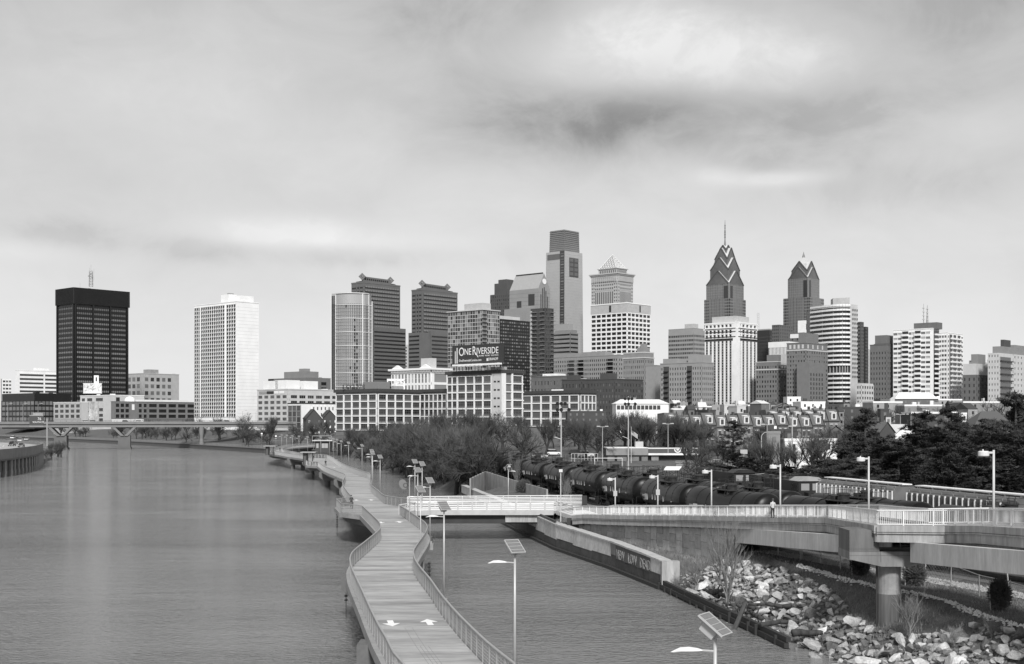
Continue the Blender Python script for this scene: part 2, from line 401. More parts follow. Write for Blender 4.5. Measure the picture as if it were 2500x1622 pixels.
  for i in range(nf):
   for j in range(nb):
    if vis and not vis(i, j): continue
    uc = u0 + (j + .5) * bw; zc = z0 + i * fh + fh * (1 - hf) * sill + wh / 2
    k = min(len(glass) - 1, int(r.random() * len(glass)))
    if ind and s.nwin < 300:
     put(mm[k], name, s.root, P(uc, 0, zc), False); s.nwin += 1
    else:
     g = glass[k]; bb = s.stuff.setdefault(g.name, (MB(), g))[0]
     p = P(uc - ww / 2 - .04, 0, zc - wh / 2 - .04); q = P(uc + ww / 2 + .04, .1, zc + wh / 2 + .04); bb.box(*p, *q)
  return s
 def both(s, z0, z1, nf, nbw, nbs, **k):
  off = k.pop('offs', (0, 0))
  s.face('W', 0, s.Lw, z0, z1, nf, nbw, **k); s.face('S', 0, s.Ls, z0, z1, nf, nbs, **k); return s
 def done(s):
  for b, m, part in s.parts.values(): b.build(part, m, s.root)
  n = 0
  if s.stuff:
   ms = [m for _, m in s.stuff.values()]; b = MB()
   for i, (q, m) in enumerate(s.stuff.values()): b.add(q.v, q.f, i)
   b.build('windows', ms, s.root, kind='stuff')
  return s.root
brick = mat('brown brick', .13, .9, .25, .12, 4, .10)
brick_d = mat('dark brick', .065, .9, .25, .12, 4, .10)
brick_l = mat('pale brick', .30, .9, .25, .10, 4, .08)
stone_l = mat('pale stone', .50, .85, .15, .10, 2, .06)
stone_w = mat('white stone', .76, .8, .12, .08, 2, .05, bump=0)
stone_g = mat('grey stone', .22, .8, .12, .10, 2, .06)
blackc = mat('black cladding', .011, .4, .1, .2)
roofd = mat('dark roof', .05, .9, 1, .2)
roofl = mat('light roof', .62, .8, .5, .12)
gtow = mat('tower glass', .10, .15, .05, .15, spec=.7)
G_PECO = [mat('smoked window', .15, .25), mat('smoked window lit', .19, .3), mat('smoked window dim', .11, .25)]
def far_and_left():
 B = Bld('office_tower', 'slim pale tower cut off by the left edge of the picture', -25, 6, 28, 1500, 925, zb=10, wall=stone_w)
 B.body(); B.face('W', 0, B.Lw, 0, B.H, 1, 6, .5, 1, sp=False, glass=[GL[2]]); B.face('S', 0, B.Ls, 0, B.H - 1, 13, 3, .8, .5, glass=GL); B.done()
 B = Bld('hospital_block', 'long white slab block with horizontal window bands left of the black tower', 37, 46, 168, 1700, 905, zb=10, wall=stone_w)
 B.body(); B.face('S', 0, B.Ls, 0, B.H - 3, 13, 2, .94, .5, glass=[GL[1]], name='window_band'); B.parapet(h=1.2); B.roofbox('penthouse', stone_w, .35, .62, .2, .8, 4.5); B.clutter(5, stone_w); B.done()
 B = Bld('podium_building', 'low black glass building at the foot of the black tower', 5, 84, 172, 1200, 962, zb=9, wall=blackc)
 B.body(); B.both(2, B.H - 6, 5, 9, 10, wf=.86, hf=.7, glass=G_PECO); B.roofbox('roof_slab', blackc, 0.0, 1, .0, 1, .8); B.clutter(3, blackc); B.done()
 # the black tower
 B = Bld('black_office_tower', 'black office tower with dark crown and lattice mast on its roof', 140, 181, 312, 1260, 702, zb=9, wall=blackc)
 B.body(); c0 = B.hz(742); z1 = c0 - 1.5
 for side, L, n in (('W', B.Lw, 1), ('S', B.Ls, 3)):
  m = 1.6
  for k in range(n):
   a = m + (L - 2 * m) * k / n + .9; c = m + (L - 2 * m) * (k + 1) / n - .9
   B.face(side, a, c, 6, z1, 24, 1, .97, .46, glass=G_PECO, name='window_band', rec=.5)
   fins = B.mb('fin', blackc)
   for j in range(1, 8):
    u = a + (c - a) * j / 8
    if side == 'S': fins.box(u - .06, -.62, 6, u + .06, -.2, z1)
    else: fins.box(-.62, u - .06, 6, -.2, u + .06, z1)
  for k in range(n + 1):
   u = .8 + (L - 1.6) * k / n
   if side == 'S': B.box('pier', blackc, u - .8, u + .8, -1.3, .1, 0, c0)
   else: B.box('pier', blackc, -1.3, .1, u - .8, u + .8, 0, c0)
 B.box('crown', blackc, -1.5, B.Ls + 1.5, -1.5, B.Lw + 1.5, c0, B.H)
 for j in range(60):
  B.box('crown_fin', blackc, B.Ls * j / 60, B.Ls * j / 60 + .25, -1.8, -1.5, c0, B.H)
  if j < 40: B.box('crown_fin', blackc, -1.8, -1.5, B.Lw * j / 40, B.Lw * j / 40 + .25, c0, B.H)
 B.clutter(4, conc); B.done()
 root = thing('radio_mast', 'steel lattice mast standing on the roof of the black tower', 'mast', (wx(222, 1275), 1275, wz(700, 1275)))
 H = 16; b = MB(); q = [(-1.6, -1.6), (1.6, -1.6), (1.6, 1.6), (-1.6, 1.6)]
 for k in range(4):
  p = q[k]; r_ = q[(k + 1) % 4]; b.tube((p[0], p[1], 0), (p[0] * .8, p[1] * .8, H), .22, n=4)
  for i in range(6):
   b.tube((p[0], p[1], H * i / 6), (r_[0] * .9, r_[1] * .9, H * (i + 1) / 6), .13, n=4); b.tube((p[0] * .95, p[1] * .95, H * i / 6), (r_[0] * .95, r_[1] * .95, H * i / 6), .13, n=4)
 b.build('lattice', steel_g, root); d = MB()
 for x, z in ((-1.6, 10), (1.7, 9), (0, 12)): d.ring([(.1, z), (1, z), (1, z + .9), (.1, z + .9)], 8, c=(x, -1.2))
 d.build('dish', conc, root); a = MB().tube((0, 0, H), (0, 0, H + 6), .12, n=4).tube((-1.5, 0, H - 1), (-1.5, 0, H + 3), .1, n=4).tube((3, 0, 6), (3, 0, 18), .1, n=4); a.tube((-11, 0, -2), (-11, 0, 4), .1, n=4); a.build('antenna', steel_g, root)
 # low offices by the river, far bank of the picture's left
 lo = mat('beige render', .42, .9, .2, .08, 3, .05)
 B = Bld('riverside_office', 'low pale office with three rows of five dark windows left of the mural', 131, 199, 215, 1095, 983, zb=5, wall=lo)
 B.body(); B.face('W', 1, B.Lw - 1, B.hz(1023), B.hz(985), 3, 5, .68, .62, glass=GL[:2], mull=(3, 2), mullm=dark_m); B.parapet(stone_w, .5); B.done()
 B = Bld('mural_building', 'pale block with a light leafy mural and dark ribbon windows', 196, 273, 352, 1075, 966, zb=5, wall=stone_l)
 B.body(); y0, y1 = B.uw(242), B.uw(198)
 mur = mat('mural paint', .46, .8, .09, .55, .35, .30); murd = mat('mural leaf paint', .20, .8, .3, .3)
 B.box('mural', mur, -.10, 0, y0, y1, B.hz(1030), B.hz(980))
 rr = random.Random(4)
 for cx, cy, w in ((209, 1000, 6), (216, 1004, 5), (205, 998, 4), (212, 1014, 3), (221, 996, 3), (219, 1018, 4), (206, 1022, 3)):
  u = B.uw(cx); z = B.hz(cy); b = MB(); n = 9; rs = [rr.uniform(.6, 1.1) for _ in range(n)]
  W_ = w * B.D / F * .5
  b.add([(-.10, u + math.cos(6.283 * i / n) * W_ * rs[i] * 1.5, z + math.sin(6.283 * i / n) * W_ * rs[i]) for i in range(n)] + [(-.16, u + math.cos(6.283 * i / n) * W_ * rs[i] * 1.5, z + math.sin(6.283 * i / n) * W_ * rs[i]) for i in range(n)],
   [tuple(range(n, 2 * n))] + [(i, (i + 1) % n, n + (i + 1) % n, n + i) for i in range(n)]); b.build('mural_leaf', murd, B.root)
 B.box('mural', murd, -.16, -.10, B.uw(213) - .15, B.uw(213) + .15, B.hz(1028), B.hz(1003))
 for a, c, y in ((234, 252, 975), (213, 226, 975), (200, 208, 975)): B.face('W', B.uw(c), B.uw(a), B.hz(y + 4), B.hz(y - 4), 1, 1, .96, .9, glass=[GL[0]], rec=.2)
 for y in (1000, 1014, 1025): B.face('W', B.uw(252), B.uw(232), B.hz(y + 4), B.hz(y - 4), 1, 2, .95, .9, glass=[GL[0]], rec=.2)
 B.face('S', 2, B.Ls * .3, B.hz(1028), B.hz(968), 4, 1, .5, .7, glass=[GL[0]], rec=.2); B.parapet(stone_w, .6); B.clutter(4, white); B.done()
 gg = mat('grey garage concrete', .17, .9, .2, .10, 3, .08)
 B = Bld('parking_garage', 'long grey garage with rows of wide dark openings behind the bridge', 271, 279, 500, 1050, 981, zb=5, wall=gg)
 B.body(); a = B.us(318)
 B.face('S', .6, B.us(316), B.hz(1023), B.hz(983), 3, 3, .72, .64, glass=[GL[0]]); B.face('S', B.us(336), B.us(360), B.hz(1023), B.hz(983), 3, 2, .6, .64, glass=[GL[0]])
 B.face('S', B.us(361), B.Ls, B.hz(1023), B.hz(983), 3, 6, .78, .62, glass=[GL[0]]); B.box('banner', white, B.us(322), B.us(328), -.2, 0, B.hz(1001), B.hz(987))
 B.box('base_wall', stone_w, B.us(272), B.us(350), -.6, 0, B.hz(1031), B.hz(1024)); B.parapet(gg, .4)
 b = MB().ring([(4.6, 0), (4.4, 1.5), (3.2, 3.2), (1.5, 4.1), (.1, 4.4)], 14, c=(B.us(336), 12)); b.build('dome_tent', white, put(MB().box(B.us(330), 6, B.H, B.us(342), 18, B.H + .5).mesh('roof_deck', stone_w), 'roof_deck', B.root, (0, 0, 0), False)).location.z = B.H + .5
 B.box('roof_shed', stone_w, B.us(352), B.us(475), 10, 20, B.H, B.H + 2.2); B.done()
 # rooftop billboard
 D = 1110; root = thing('billboard', 'pale graffiti-covered billboard on the roof in front of the black tower', 'billboard', (wx(226, D), D, wz(966, D)), rad(10))
 w = 43 * D / F / 2; z0 = wz(960, D) - wz(966, D); z1 = wz(937, D) - wz(966, D)
 MB().box(-w, -.3, z0, w, .3, z1).build('board', mat('billboard sheet', .6, .6, .7, .25, 2.5, .3), root)
 fr = MB().box(-w - .3, -.45, z0 - .3, w + .3, .45, z0 - .02).box(-w - .3, -.45, z1 + .02, w + .3, .45, z1 + .35); fr.build('frame', white, root)
 pt = MB(); rr = random.Random(11)
 for i in range(26):
  x = rr.uniform(-w * .9, -w * .15) if i < 15 else rr.uniform(-w * .1, w * .9); z = rr.uniform(z0 + .8, z1 - .8); a = rr.uniform(0, 3.1); l = rr.uniform(.4, 1.3)
  pt.tube((x - math.cos(a) * l, -.33, z - math.sin(a) * l), (x + math.cos(a) * l, -.33, z + math.sin(a) * l), .13, n=4)
 pt.build('paint_strokes', dark_m, root, kind='stuff')
 MB().box(1.2, -.3, z1 + .36, 5.2, .3, z1 + 7.2).build('small_panel', white, root); MB().box(2.6, -.36, z1 + 2, 3.8, -.3, z1 + 5.6).build('small_panel_mark', dark_m, root)
 lg = MB()
 for x in (-w * .8, 0, w * .8): lg.tube((x, .8, -.5), (x, .4, z0 + 2), .2, n=4)
 lg.tube((5, 0, z1 + 7), (5, 0, z1 + 13), .12, n=4); lg.build('support', dark_m, root)
 B = Bld('warehouse_building', 'pale older building with a fire escape between the black tower and the white slab', 300, 345, 437, 1450, 913, zb=9, wall=mat('buff render', .38, .9, .2, .1, 3, .06))
 B.body(); B.face('W', 1, B.Lw, B.hz(985), B.hz(918), 4, 4, .7, .6, glass=GL); B.face('S', 3, B.us(420), B.hz(985), B.hz(918), 4, 5, .6, .55, glass=GL[1:], mull=(3, 2), mullm=dark_m)
 for i in range(5): B.box('fire_escape', dark_m, -.2, 3.2, -1.8, -.2, 14 + i * 5.5, 14.3 + i * 5.5)
 B.roofbox('penthouse', conc, .25, .5, .1, .4, 5.5); B.parapet(h=.8); B.clutter(5); B.done()
 # the white slab
 B = Bld('white_apartment_tower', 'tall white slab tower with tight rows of small dark windows and a blank side wall', 474, 577, 632, 930, 737, zb=7, wall=stone_w)
 B.body(); z0, z1 = B.hz(1018), B.hz(741)
 for a, c, n in ((576.5, 553, 4), (549, 491, 11), (489.5, 475, 3)):
  ua, uc = B.uw(a), B.uw(c); B.face('W', max(ua, .3), min(uc, B.Lw - .3), z0, z1, 29, n, .86, .60, wall=stone_w, glass=GL[:1], rec=.35, indiv=False)
  for i in range(29):
   for j in range(n):
    if True:
     bb = B.stuff.setdefault(dark_m.name, (MB(), dark_m))[0]; z = z0 + (z1 - z0) * i / 29; u = ua + (uc - ua) * (j + .5) / n
     bb.box(-.5, u - .6, z - .1, -.3, u + .6, z + .8)
 for i in range(1, 33):
  z = z0 + (z1 - z0) * i / 33; B.box('wall_joint', conc_l, 1.0, B.Ls - .3, -.03, 0, z, z + .12)
 for u in (550.5, 490): B.box('rib', stone_w, -.7, 0, B.uw(u) - .4, B.uw(u) + .4, z0, z1)
 B.parapet(h=.7); zz = B.H; B.box('penthouse', stone_w, B.Ls * .1, B.Ls * .45, B.uw(553), B.uw(534), zz, zz + 6.5)
 B.box('penthouse', stone_w, B.Ls * .2, B.Ls * .8, B.uw(575), B.uw(556), zz, zz + 5)
 B.box('cooling_tower', conc, B.Ls * .3, B.Ls * .5, B.uw(543), B.uw(538), zz + 6.5, zz + 8)
 B.done()
 # flat-topped building behind with dark sign
 B = Bld('warehouse_building', 'grey blocky warehouse with a rooftop box beside the curved glass tower', 655, 750, 812, 1180, 922, zb=9, wall=mat('grey render', .16, .9, .2, .1))
 B.body(); B.face('S', B.us(783), B.us(797), 6, B.H - 3, 8, 1, .9, .6, glass=[GL[0]]); B.roofbox('penthouse', stone_g, .05, .6, .1, .62, 6); B.roofbox('penthouse', stone_g, .3, .5, .25, .4, 3, B.H + 6); B.box('sign_board', blackc, -.5, 1, B.uw(668), B.Lw - .5, B.H - 12, B.H - .4); B.clutter(3); B.done()
 # white office 628-823
 B = Bld('office_block', 'white six-storey office with ribbon windows and a strip of signs below its roof', 628, 704, 830, 880, 952, zb=6, wall=stone_l)
 B.body(); z1 = B.hz(962)
 B.face('W', .5, B.Lw - .5, B.hz(1044), z1, 6, 5, .66, .55, glass=GL[:2], mull=(3, 1)); B.face('S', 1, B.Ls - 1, B.hz(1044), z1, 6, 6, .72, .55, glass=GL[:2], mull=(3, 1))
 for a, c, m in ((669, 652, dark_m), (681, 671, white), (695, 683, white), (650, 634, conc)): B.box('sign_panel', m, -.55, -.36, B.uw(a), B.uw(c), B.hz(961), B.hz(954.5))
 B.parapet(h=.8)
 for n_, (a, c, y, f0, f1) in enumerate(((676, 640, 934, .1, .5), (741, 690, 933, .1, .6), (785, 752, 934, .3, .7))):
  if a < 704: B.box('roof_tank_house', stone_w, 1, 12, B.uw(a), B.uw(c), B.H, B.hz(y) + 1.5)
  else: B.box('roof_tank_house', stone_w, max(1, B.us(c)), B.us(a), 4, 16, B.H, B.hz(y) + 1.5)
 B.clutter(6, stone_w); B.done()
 B = Bld('glazed_infill_building', 'narrow building with tall dark glass bays and white brick flank', 703, 736, 826, 790, 986, zb=5, wall=stone_w)
 B.body(); B.face('W', .4, B.Lw - .3, B.hz(1060), B.hz(990), 5, 3, .84, .88, wall=conc, glass=[mat('bronze glass', .10, .25), GL[1]]); B.face('S', 8, B.Ls, B.hz(1020), B.hz(990), 2, 7, .35, .5, glass=[GL[1]])
 B.parapet(dark_m, .6); B.done()
 # dark gabled terrace
 root = thing('gabled_terrace', 'dark brick terrace with two steep white-edged gables by the river path', 'house', (wx(748, 700), 700, 4.5), ROT * .35)
 sc_ = 700 / F; b = MB(); rf = MB(); wm = MB(); ver = MB()
 for k, (x0, x1, zt) in enumerate(((0, 38 * sc_, 18.4), (38.2 * sc_, 78 * sc_, 17.9))):
  e = zt - 5.0; xm = (x0 + x1) / 2; d = 14
  b.add([(x0, 0, 0), (x1, 0, 0), (x1, 0, e), (xm, 0, zt), (x0, 0, e), (x0, d, 0), (x1, d, 0), (x1, d, e), (xm, d, zt), (x0, d, e)],
   [(0, 1, 2, 3, 4), (9, 8, 7, 6, 5), (0, 4, 9, 5), (1, 6, 7, 2)])
  for s_, xa in ((1, x0), (-1, x1)):
   rf.add([(xa - s_ * .3, -.4, e), (xm, -.4, zt + .25), (xm, d, zt + .25), (xa - s_ * .3, d, e)] + [(xa - s_ * .3, -.4, e - .3), (xm, -.4, zt - .05), (xm, d, zt - .05), (xa - s_ * .3, d, e - .3)],
    [(0, 1, 2, 3), (7, 6, 5, 4), (0, 4, 5, 1), (1, 5, 6, 2), (2, 6, 7, 3), (3, 7, 4, 0)])
  ver.beam((xm, -.5, zt + .4), (x1 + .3, -.5, e + .1), .35, .45)
  for zz in (2, 5, 8, 11):
   for xx in (x0 + 1.6, xm, x1 - 1.6):
    if R.random() < .8: put(MB().box(-.4, -.12, 0, .4, .05, 1.3).mesh('window', white if R.random() < .6 else GL[2]), 'window', root, (xx, 0, zz), False)
 b.build('wall', brick_d, root); rf.build('roof', roofd, root); ver.build('verge', white, root)
 bl = MB()
 for zz in (2.4, 5.0, 7.4): bl.box(3.4, -1.4, zz, 6.4, 0, zz + .3)
 bl.build('balcony', stone_l, root)
far_and_left()
def glass_curved_tower():
 D = 1080; root = thing('curved_glass_tower', 'curved glass tower with a white frame grid left of the twin dark towers', 'building', (wx(840, D), D, 8)); x = lambda p: (p - 840) * D / F
 H = wz(717, D) - 8; g = mat('blue-grey curtain glass', .17, .15, .04, .3, spec=.8); fr = mat('tower frame white', .58, .6); dk = GL[0]
 # plan, clockwise from the left side: dark slot, then a shallow bow facing the river, then a flat return
 bow = [(x(819) + (x(892) - x(819)) * i / 14, -6.5 * math.sin(math.pi * (i / 14) ** .9) - 2.6 * i / 14) for i in range(15)]
 plan = [(x(808), 6), (x(808), 1.5), (x(819), 0)] + bow + [(x(900), 2), (x(900), 22), (x(808), 22)]
 MB().prism(plan, 0, H - 9.0).build('wall', g, root); MB().prism([(p[0], p[1] * .97) for p in plan], H - 9.0, H).build('crown_screen', mat('pale louvre', .34, .5), root)
 plan2 = [(x(900), 4), (x(907), 5), (x(907), 22), (x(900), 22)]; H2 = wz(735, D) - 8; MB().prism(plan2, 0, H2).build('wall', g, root)
 nfl = 36; thin = MB(); ed = plan[2:-2]
 for i in range(nfl + 1):
  thick = MB(); z = 3 + (H - 10 - 3) * i / nfl; big = i % 4 == 0; b = thick if big else thin; h = .55 if big else .22; o = .35 if big else .15
  p = [(a, c - o) for a, c in ed]; b.ribbon(p, .5, z - h / 2, z + h / 2)
  if i % 4 == 0: thick.ribbon([(x(900), 3.8), (x(907.3), 4.6)], .6, z - .2, z + .2)
  else: thin.ribbon([(x(900), 3.9), (x(907.2), 4.8)], .4, z - .15, z + .15)
  thick.build('floor_band', fr, root)
  if not big and i % 2: thin.ribbon([(x(808) - .1, 5), (x(808) - .1, 1.4), (x(819), -.1)], .3, z - .12, z + .12)
 MB().ribbon([(a, c - .4) for a, c in ed], .6, H - .5, H + .2).build('floor_band', fr, root)
 thin.build('floor_lines', mat('tower frame grey', .36, .6), root, kind='stuff')
 mul = MB()
 for i in range(1, 15):
  a, c = bow[i]; w = .5 if i in (13,) else .10; mul.box(a - w, c - .45 if w > .3 else c - .2, 0, a + w, c + .3, H if w > .3 else H - 9)
 for a, c in ((x(808), 1.5), (x(820), -.2), (x(900), 2), (x(907), 4.9)): mul.box(a - .35, c - .5, 0, a + .35, c + .4, H if a < x(902) else H2)
 mul.build('mullion', fr, root)
 sl = MB().box(x(809.5), .6, 0, x(812.5), 1.4, H - 2).box(x(814), -.1, 0, x(817), 1.2, H - 2); sl.build('recess_glazing', dk, root)
 r = random.Random(5); bb = MB()
 for i in range(nfl):
  for j in range(14):
   if r.random() < (.8 if 9 <= j <= 10 and i < 30 else (.3 if 7 <= j <= 11 and i < 14 else .02)):
    a, c = bow[j]; a2, c2 = bow[j + 1]; z = 3 + (H - 13) * i / nfl; bb.add([(a, c - .05, z + .3), (a2, c2 - .05, z + .3), (a2, c2 - .05, z + 2.6), (a, c - .05, z + 2.6), (a, c + .1, z + .3), (a2, c2 + .1, z + .3), (a2, c2 + .1, z + 2.6), (a, c + .1, z + 2.6)], [(0, 1, 2, 3), (7, 6, 5, 4), (0, 4, 5, 1), (3, 2, 6, 7)])
 bb.build('windows', GL[0], root, kind='stuff')
glass_curved_tower()
def diamond(b, c, w, t, ang):   # upright square ring standing on a corner
 ca, sa = math.cos(ang), math.sin(ang)
 def P(u, v, d): return (c[0] + ca * u - sa * d, c[1] + sa * u + ca * d, c[2] + v)
 o = [(0, -w), (w, 0), (0, w), (-w, 0)]; n = [(0, -w * .3), (w * .3, 0), (0, w * .3), (-w * .3, 0)]
 for i in range(4):
  j = (i + 1) % 4; q = [o[i], o[j], n[j], n[i]]
  b.add([P(u, v, -t) for u, v in q] + [P(u, v, t) for u, v in q], [(3, 2, 1, 0), (4, 5, 6, 7), (0, 1, 5, 4), (2, 3, 7, 6)])
dkst = mat('dark granite', .125, .6, .1, .1, 1.5, .06)
def twin(label, xl, xc, xr, D, yt, ys1, xs0, xs1, ys2, dia):
 B = Bld('dark_stone_tower', label, xl, xc, xr, D, yt, zb=9, group='twin dark towers with diamond finials', wall=dkst)
 B.body(); z1 = B.H - 3; n = int(B.H / 4.3); gl = [mat('tower window', .014, .2), mat('tower window', .014, .2), GL[1]]
 B.face('W', B.Lw * .36, B.Lw * .52, 0, z1, n, 1, .9, .5, glass=gl[:1], name='window_band'); B.face('W', B.Lw * .6, B.Lw - 1, 0, z1, n, 1, .95, .42, glass=gl[:1], name='window_band'); B.face('W', 1, B.Lw * .3, 0, z1, n, 1, .95, .42, glass=gl[:1], name='window_band')
 B.face('S', 1, B.Ls - 1, 0, z1, n, 1, .98, .40, glass=gl[:1], name='window_band', rec=.4)
 pn = B.mb('spandrel_panel', mat('granite panel', .20, .6, .1, .1))
 for i in range(n):
  z = (i + 1) * z1 / n - z1 / n * .42
  for j in range(14): pn.box(2 + (B.Ls - 4) * j / 14 + .5, -.5, z + .35, 2 + (B.Ls - 4) * (j + 1) / 14 - .9, -.4, z + 1.9)
 # shoulders
 h1 = B.hz(ys1); B.box('shoulder', dkst, B.Ls * .15, B.us(xs1), -5, B.Lw * .4, 0, h1)
 for i in range(int(h1 / 4.3)): B.box('window_band', gl[0], B.Ls * .15 + 1, B.us(xs1) - .6, -5.06, -4.9, i * 4.3 + 1, i * 4.3 + 2.8)
 B.box('shoulder', dkst, -3.5, B.Ls * .3, -3.4, B.uw(xs0) * .9, 0, B.hz(ys2))
 for i in range(int(B.hz(ys2) / 4.3)): B.box('window_band', gl[0], -3.56, -3.4, 1, B.uw(xs0) * .9 - 1, i * 4.3 + 1, i * 4.3 + 2.8)
 # gallery ridge between the diamonds
 (dx0, dy0), (dx1, dy1), w = dia; a = Vector((B.uw(xc - (xc - dx0)) if dx0 < xc else 0, 0, 0))
 y0 = B.uw(dx0) if dx0 < xc else 0; x1 = B.us(dx1); zc = B.hz((dy0 + dy1) / 2 + 6)
 B.frus_done = True
 fb = B.mb('roof_gallery', dkst); fb.frus(2, 2, B.Ls - 2, B.Lw - 2, B.H, B.H + 3, 2, 2)
 pA = (1.5, max(1.5, y0 * .75), B.hz(dy0 + 2)); pB = (x1 - 1, 1.5, B.hz(dy0 + 2) - 1.0)
 fb.beam((pA[0], pA[1], pA[2] + .8), (pB[0], pB[1], pB[2] + .8), 2.4, 7.5)
 op = B.mb('gallery_opening', GL[0]); d = Vector(pB) - Vector(pA); nrm = Vector((d.y, -d.x, 0)).normalized()
 if nrm.x > 0 and nrm.y > 0: nrm = -nrm
 for i in range(12):
  q = Vector(pA) + d * (i + 1.2) / 14; e = d.normalized() * .9; q2 = q + nrm * 1.25
  op.add([q2 - e + Vector((0, 0, -2.9)), q2 + e + Vector((0, 0, -2.9)), q2 + e + Vector((0, 0, -.9)), q2 - e + Vector((0, 0, -.9)), q2 - e - nrm * .3 + Vector((0, 0, -2.9)), q2 + e - nrm * .3 + Vector((0, 0, -2.9)), q2 + e - nrm * .3 + Vector((0, 0, -.9)), q2 - e - nrm * .3 + Vector((0, 0, -.9))],
   [(0, 1, 2, 3), (3, 2, 1, 0), (0, 4, 5, 1), (3, 2, 6, 7)])
 for c in (pA, pB):
  b = MB(); diamond(b, (c[0], c[1], c[2] + .5), w * D / F * 1.12, 1.2, -ROT); b.build('diamond_finial', mat('weathered stone', .13, .7, .3, .1), B.root)
 for x_, y_ in ((-.2, -.2), (B.Ls - 1.6, -.2), (-.2, B.Lw - 1.6)): B.box('corner_coping', dkst, x_, x_ + 1.8, y_, y_ + 1.8, B.H, B.H + 1.2)
 B.parapet(mat('weathered stone', .13), 1.4); B.done()
twin('left of the two dark banded towers with diamond finials', 858, 888, 977, 1380, 691, 797, 862, 983, 888, ((880, 674), (957, 681), 8.2))
twin('right of the two dark banded towers with diamond finials', 1005, 1031, 1117, 1330, 709, 807, 1000, 1110, 812, ((1027, 691), (1096, 697), 8.0))
def mid_towers():
 B = Bld('striped_building', 'thin pale striped block seen in the gap between the twin towers', 980, 994, 999, 1800, 842, zb=9, wall=stone_l); B.body(); B.face('W', 0, B.Lw, 0, B.H - 2, 26, 1, .95, .5, glass=[GL[1]], indiv=False); B.done()
 # glass apartment tower
 B = Bld('glass_apartment_tower', 'glass apartment tower with thin floor slabs rising behind the sign', 1094, 1179, 1219, 1120, 757, zb=9, wall=stone_l)
 gs = [mat('pale tower glass', .22, .12, spec=.8), GL[1], mat('mid tower glass', .11, .12, spec=.8), GL[0]]
 B.body(mat('tower core', .14)); n = 30
 B.face('W', 0, B.Lw, 0, B.H, n, 14, .93, .86, wall=stone_l, glass=gs, rec=.3, indiv=False); B.face('S', 4.5, B.Ls, 0, B.H, n, 7, .93, .86, wall=stone_l, glass=gs, rec=.3, indiv=False)
 for i in range(n): B.box('balcony', conc, -1.5, 4.4, -1.5, 0, i * B.H / n - .1, i * B.H / n + .25)
 B.box('roof_slab', stone_l, -1, B.Ls + 1, -1, B.Lw + 1, B.H, B.H + .8); B.roofbox('penthouse', conc_l, .15, .7, .1, .6, 6, B.H + .8); B.done()
 # dark office
 B = Bld('dark_office_block', 'dark office block with a pale roof band right of the sign', 1182, 1221, 1296, 1180, 779, zb=9, wall=blackc)
 B.body(); B.both(0, B.H - 1, 32, 7, 14, wf=.68, hf=.45, glass=[G_PECO[1], GL[1]], rec=.2, indiv=False); B.box('roof_band', stone_l, -.8, B.Ls * .62, -.8, B.Lw * .7, B.H, B.H + 3.0); B.done()
 B = Bld('dark_stepped_tower', 'dark stepped tower behind the gabled grey tower', 1197, 1238, 1262, 1820, 717, zb=10, wall=mat('dark grey stone', .075, .8, .1, .1))
 B.body(); B.both(0, B.H - 1, 36, 8, 5, wf=.55, hf=.55, glass=[GL[1], GL[0]], indiv=False); t = B.hz(690); B.roofbox('upper_stage', B.wall, .08, .92, .08, .8, t - B.H); t2 = B.hz(681); B.roofbox('upper_stage', B.wall, .14, .86, .12, .6, t2 - t, t)
 for k in range(7): B.box('fin', B.wall, B.Ls * .07, B.Ls * .1, B.Lw * (.1 + .1 * k), B.Lw * (.13 + .1 * k), B.H, t)
 B.done()
 # gabled tower
 gm = mat('grey cladding', .26, .5, .06, .08, .8, .05); gd_ = mat('dark strip glazing', .035, .3)
 B = Bld('gabled_tower', 'grey office tower with a steep gabled roof and dark vertical slots', 1244, 1314, 1343, 1620, 704, zb=10, wall=gm)
 B.body(); ze = B.H; zr = B.hz(666); xm = B.Ls / 2
 b = B.mb('roof', mat('metal roof', .33, .4, .3, .06)); L = B.Lw
 b.add([(0, 0, ze), (xm, 0, zr), (xm, L, zr), (0, L, ze), (B.Ls, 0, ze), (B.Ls, L, ze)], [(0, 1, 2, 3), (4, 5, 2, 1), (3, 2, 5)]); B.mb('wall', gm).add([(0, 0, ze), (B.Ls, 0, ze), (xm, 0, zr)], [(0, 1, 2)])
 for k in range(1, 34):
  z = ze * k / 34; B.box('floor_line', stone_g, -.12, 0, 0, L, z, z + .25); B.box('floor_line', stone_g, 0, B.Ls, -.12, 0, z, z + .25)
 for k in range(5): B.box('vertical_slot', gd_, B.Ls * (.22 + .14 * k) - .7, B.Ls * (.22 + .14 * k) + .7, -.25, 0, 0, [B.hz(718), B.hz(703), B.hz(700), B.hz(708), B.hz(722)][k])
 for px, y0 in ((1258, 758), (1264, 751), (1269, 750), (1275, 752), (1281, 758)): B.box('vertical_slot', gd_, -.25, 0, B.uw(px) - .8, B.uw(px) + .8, 0, B.hz(y0))
 B.box('corner_window', gd_, -.25, 0, B.uw(1273), B.uw(1262), B.hz(748), B.hz(732)); B.box('corner_window', gd_, -.25, 0, B.uw(1305), B.uw(1290), B.hz(745), B.hz(717))
 bb = MB().ring([(3.6, -.3), (3.6, .3)], 16); o = bb.build('gable_roundel', stone_w, B.root); o.rotation_euler = (rad(90), 0, 0); o.location = (xm, -.4, B.hz(686))
 B.box('lower_stage', gm, -6, B.Ls * .5, 6, L + 4, 0, B.hz(751)); B.box('ridge_rail', dark_m, xm - .4, xm + .4, 2, L - 1, zr, zr + 1.5); B.done()
 # dark balcony slab
 B = Bld('balcony_tower', 'narrow dark apartment slab with stacked balconies and a pale edge', 1296, 1331, 1351, 1080, 752, zb=9, wall=mat('brown-grey cladding', .07, .7))
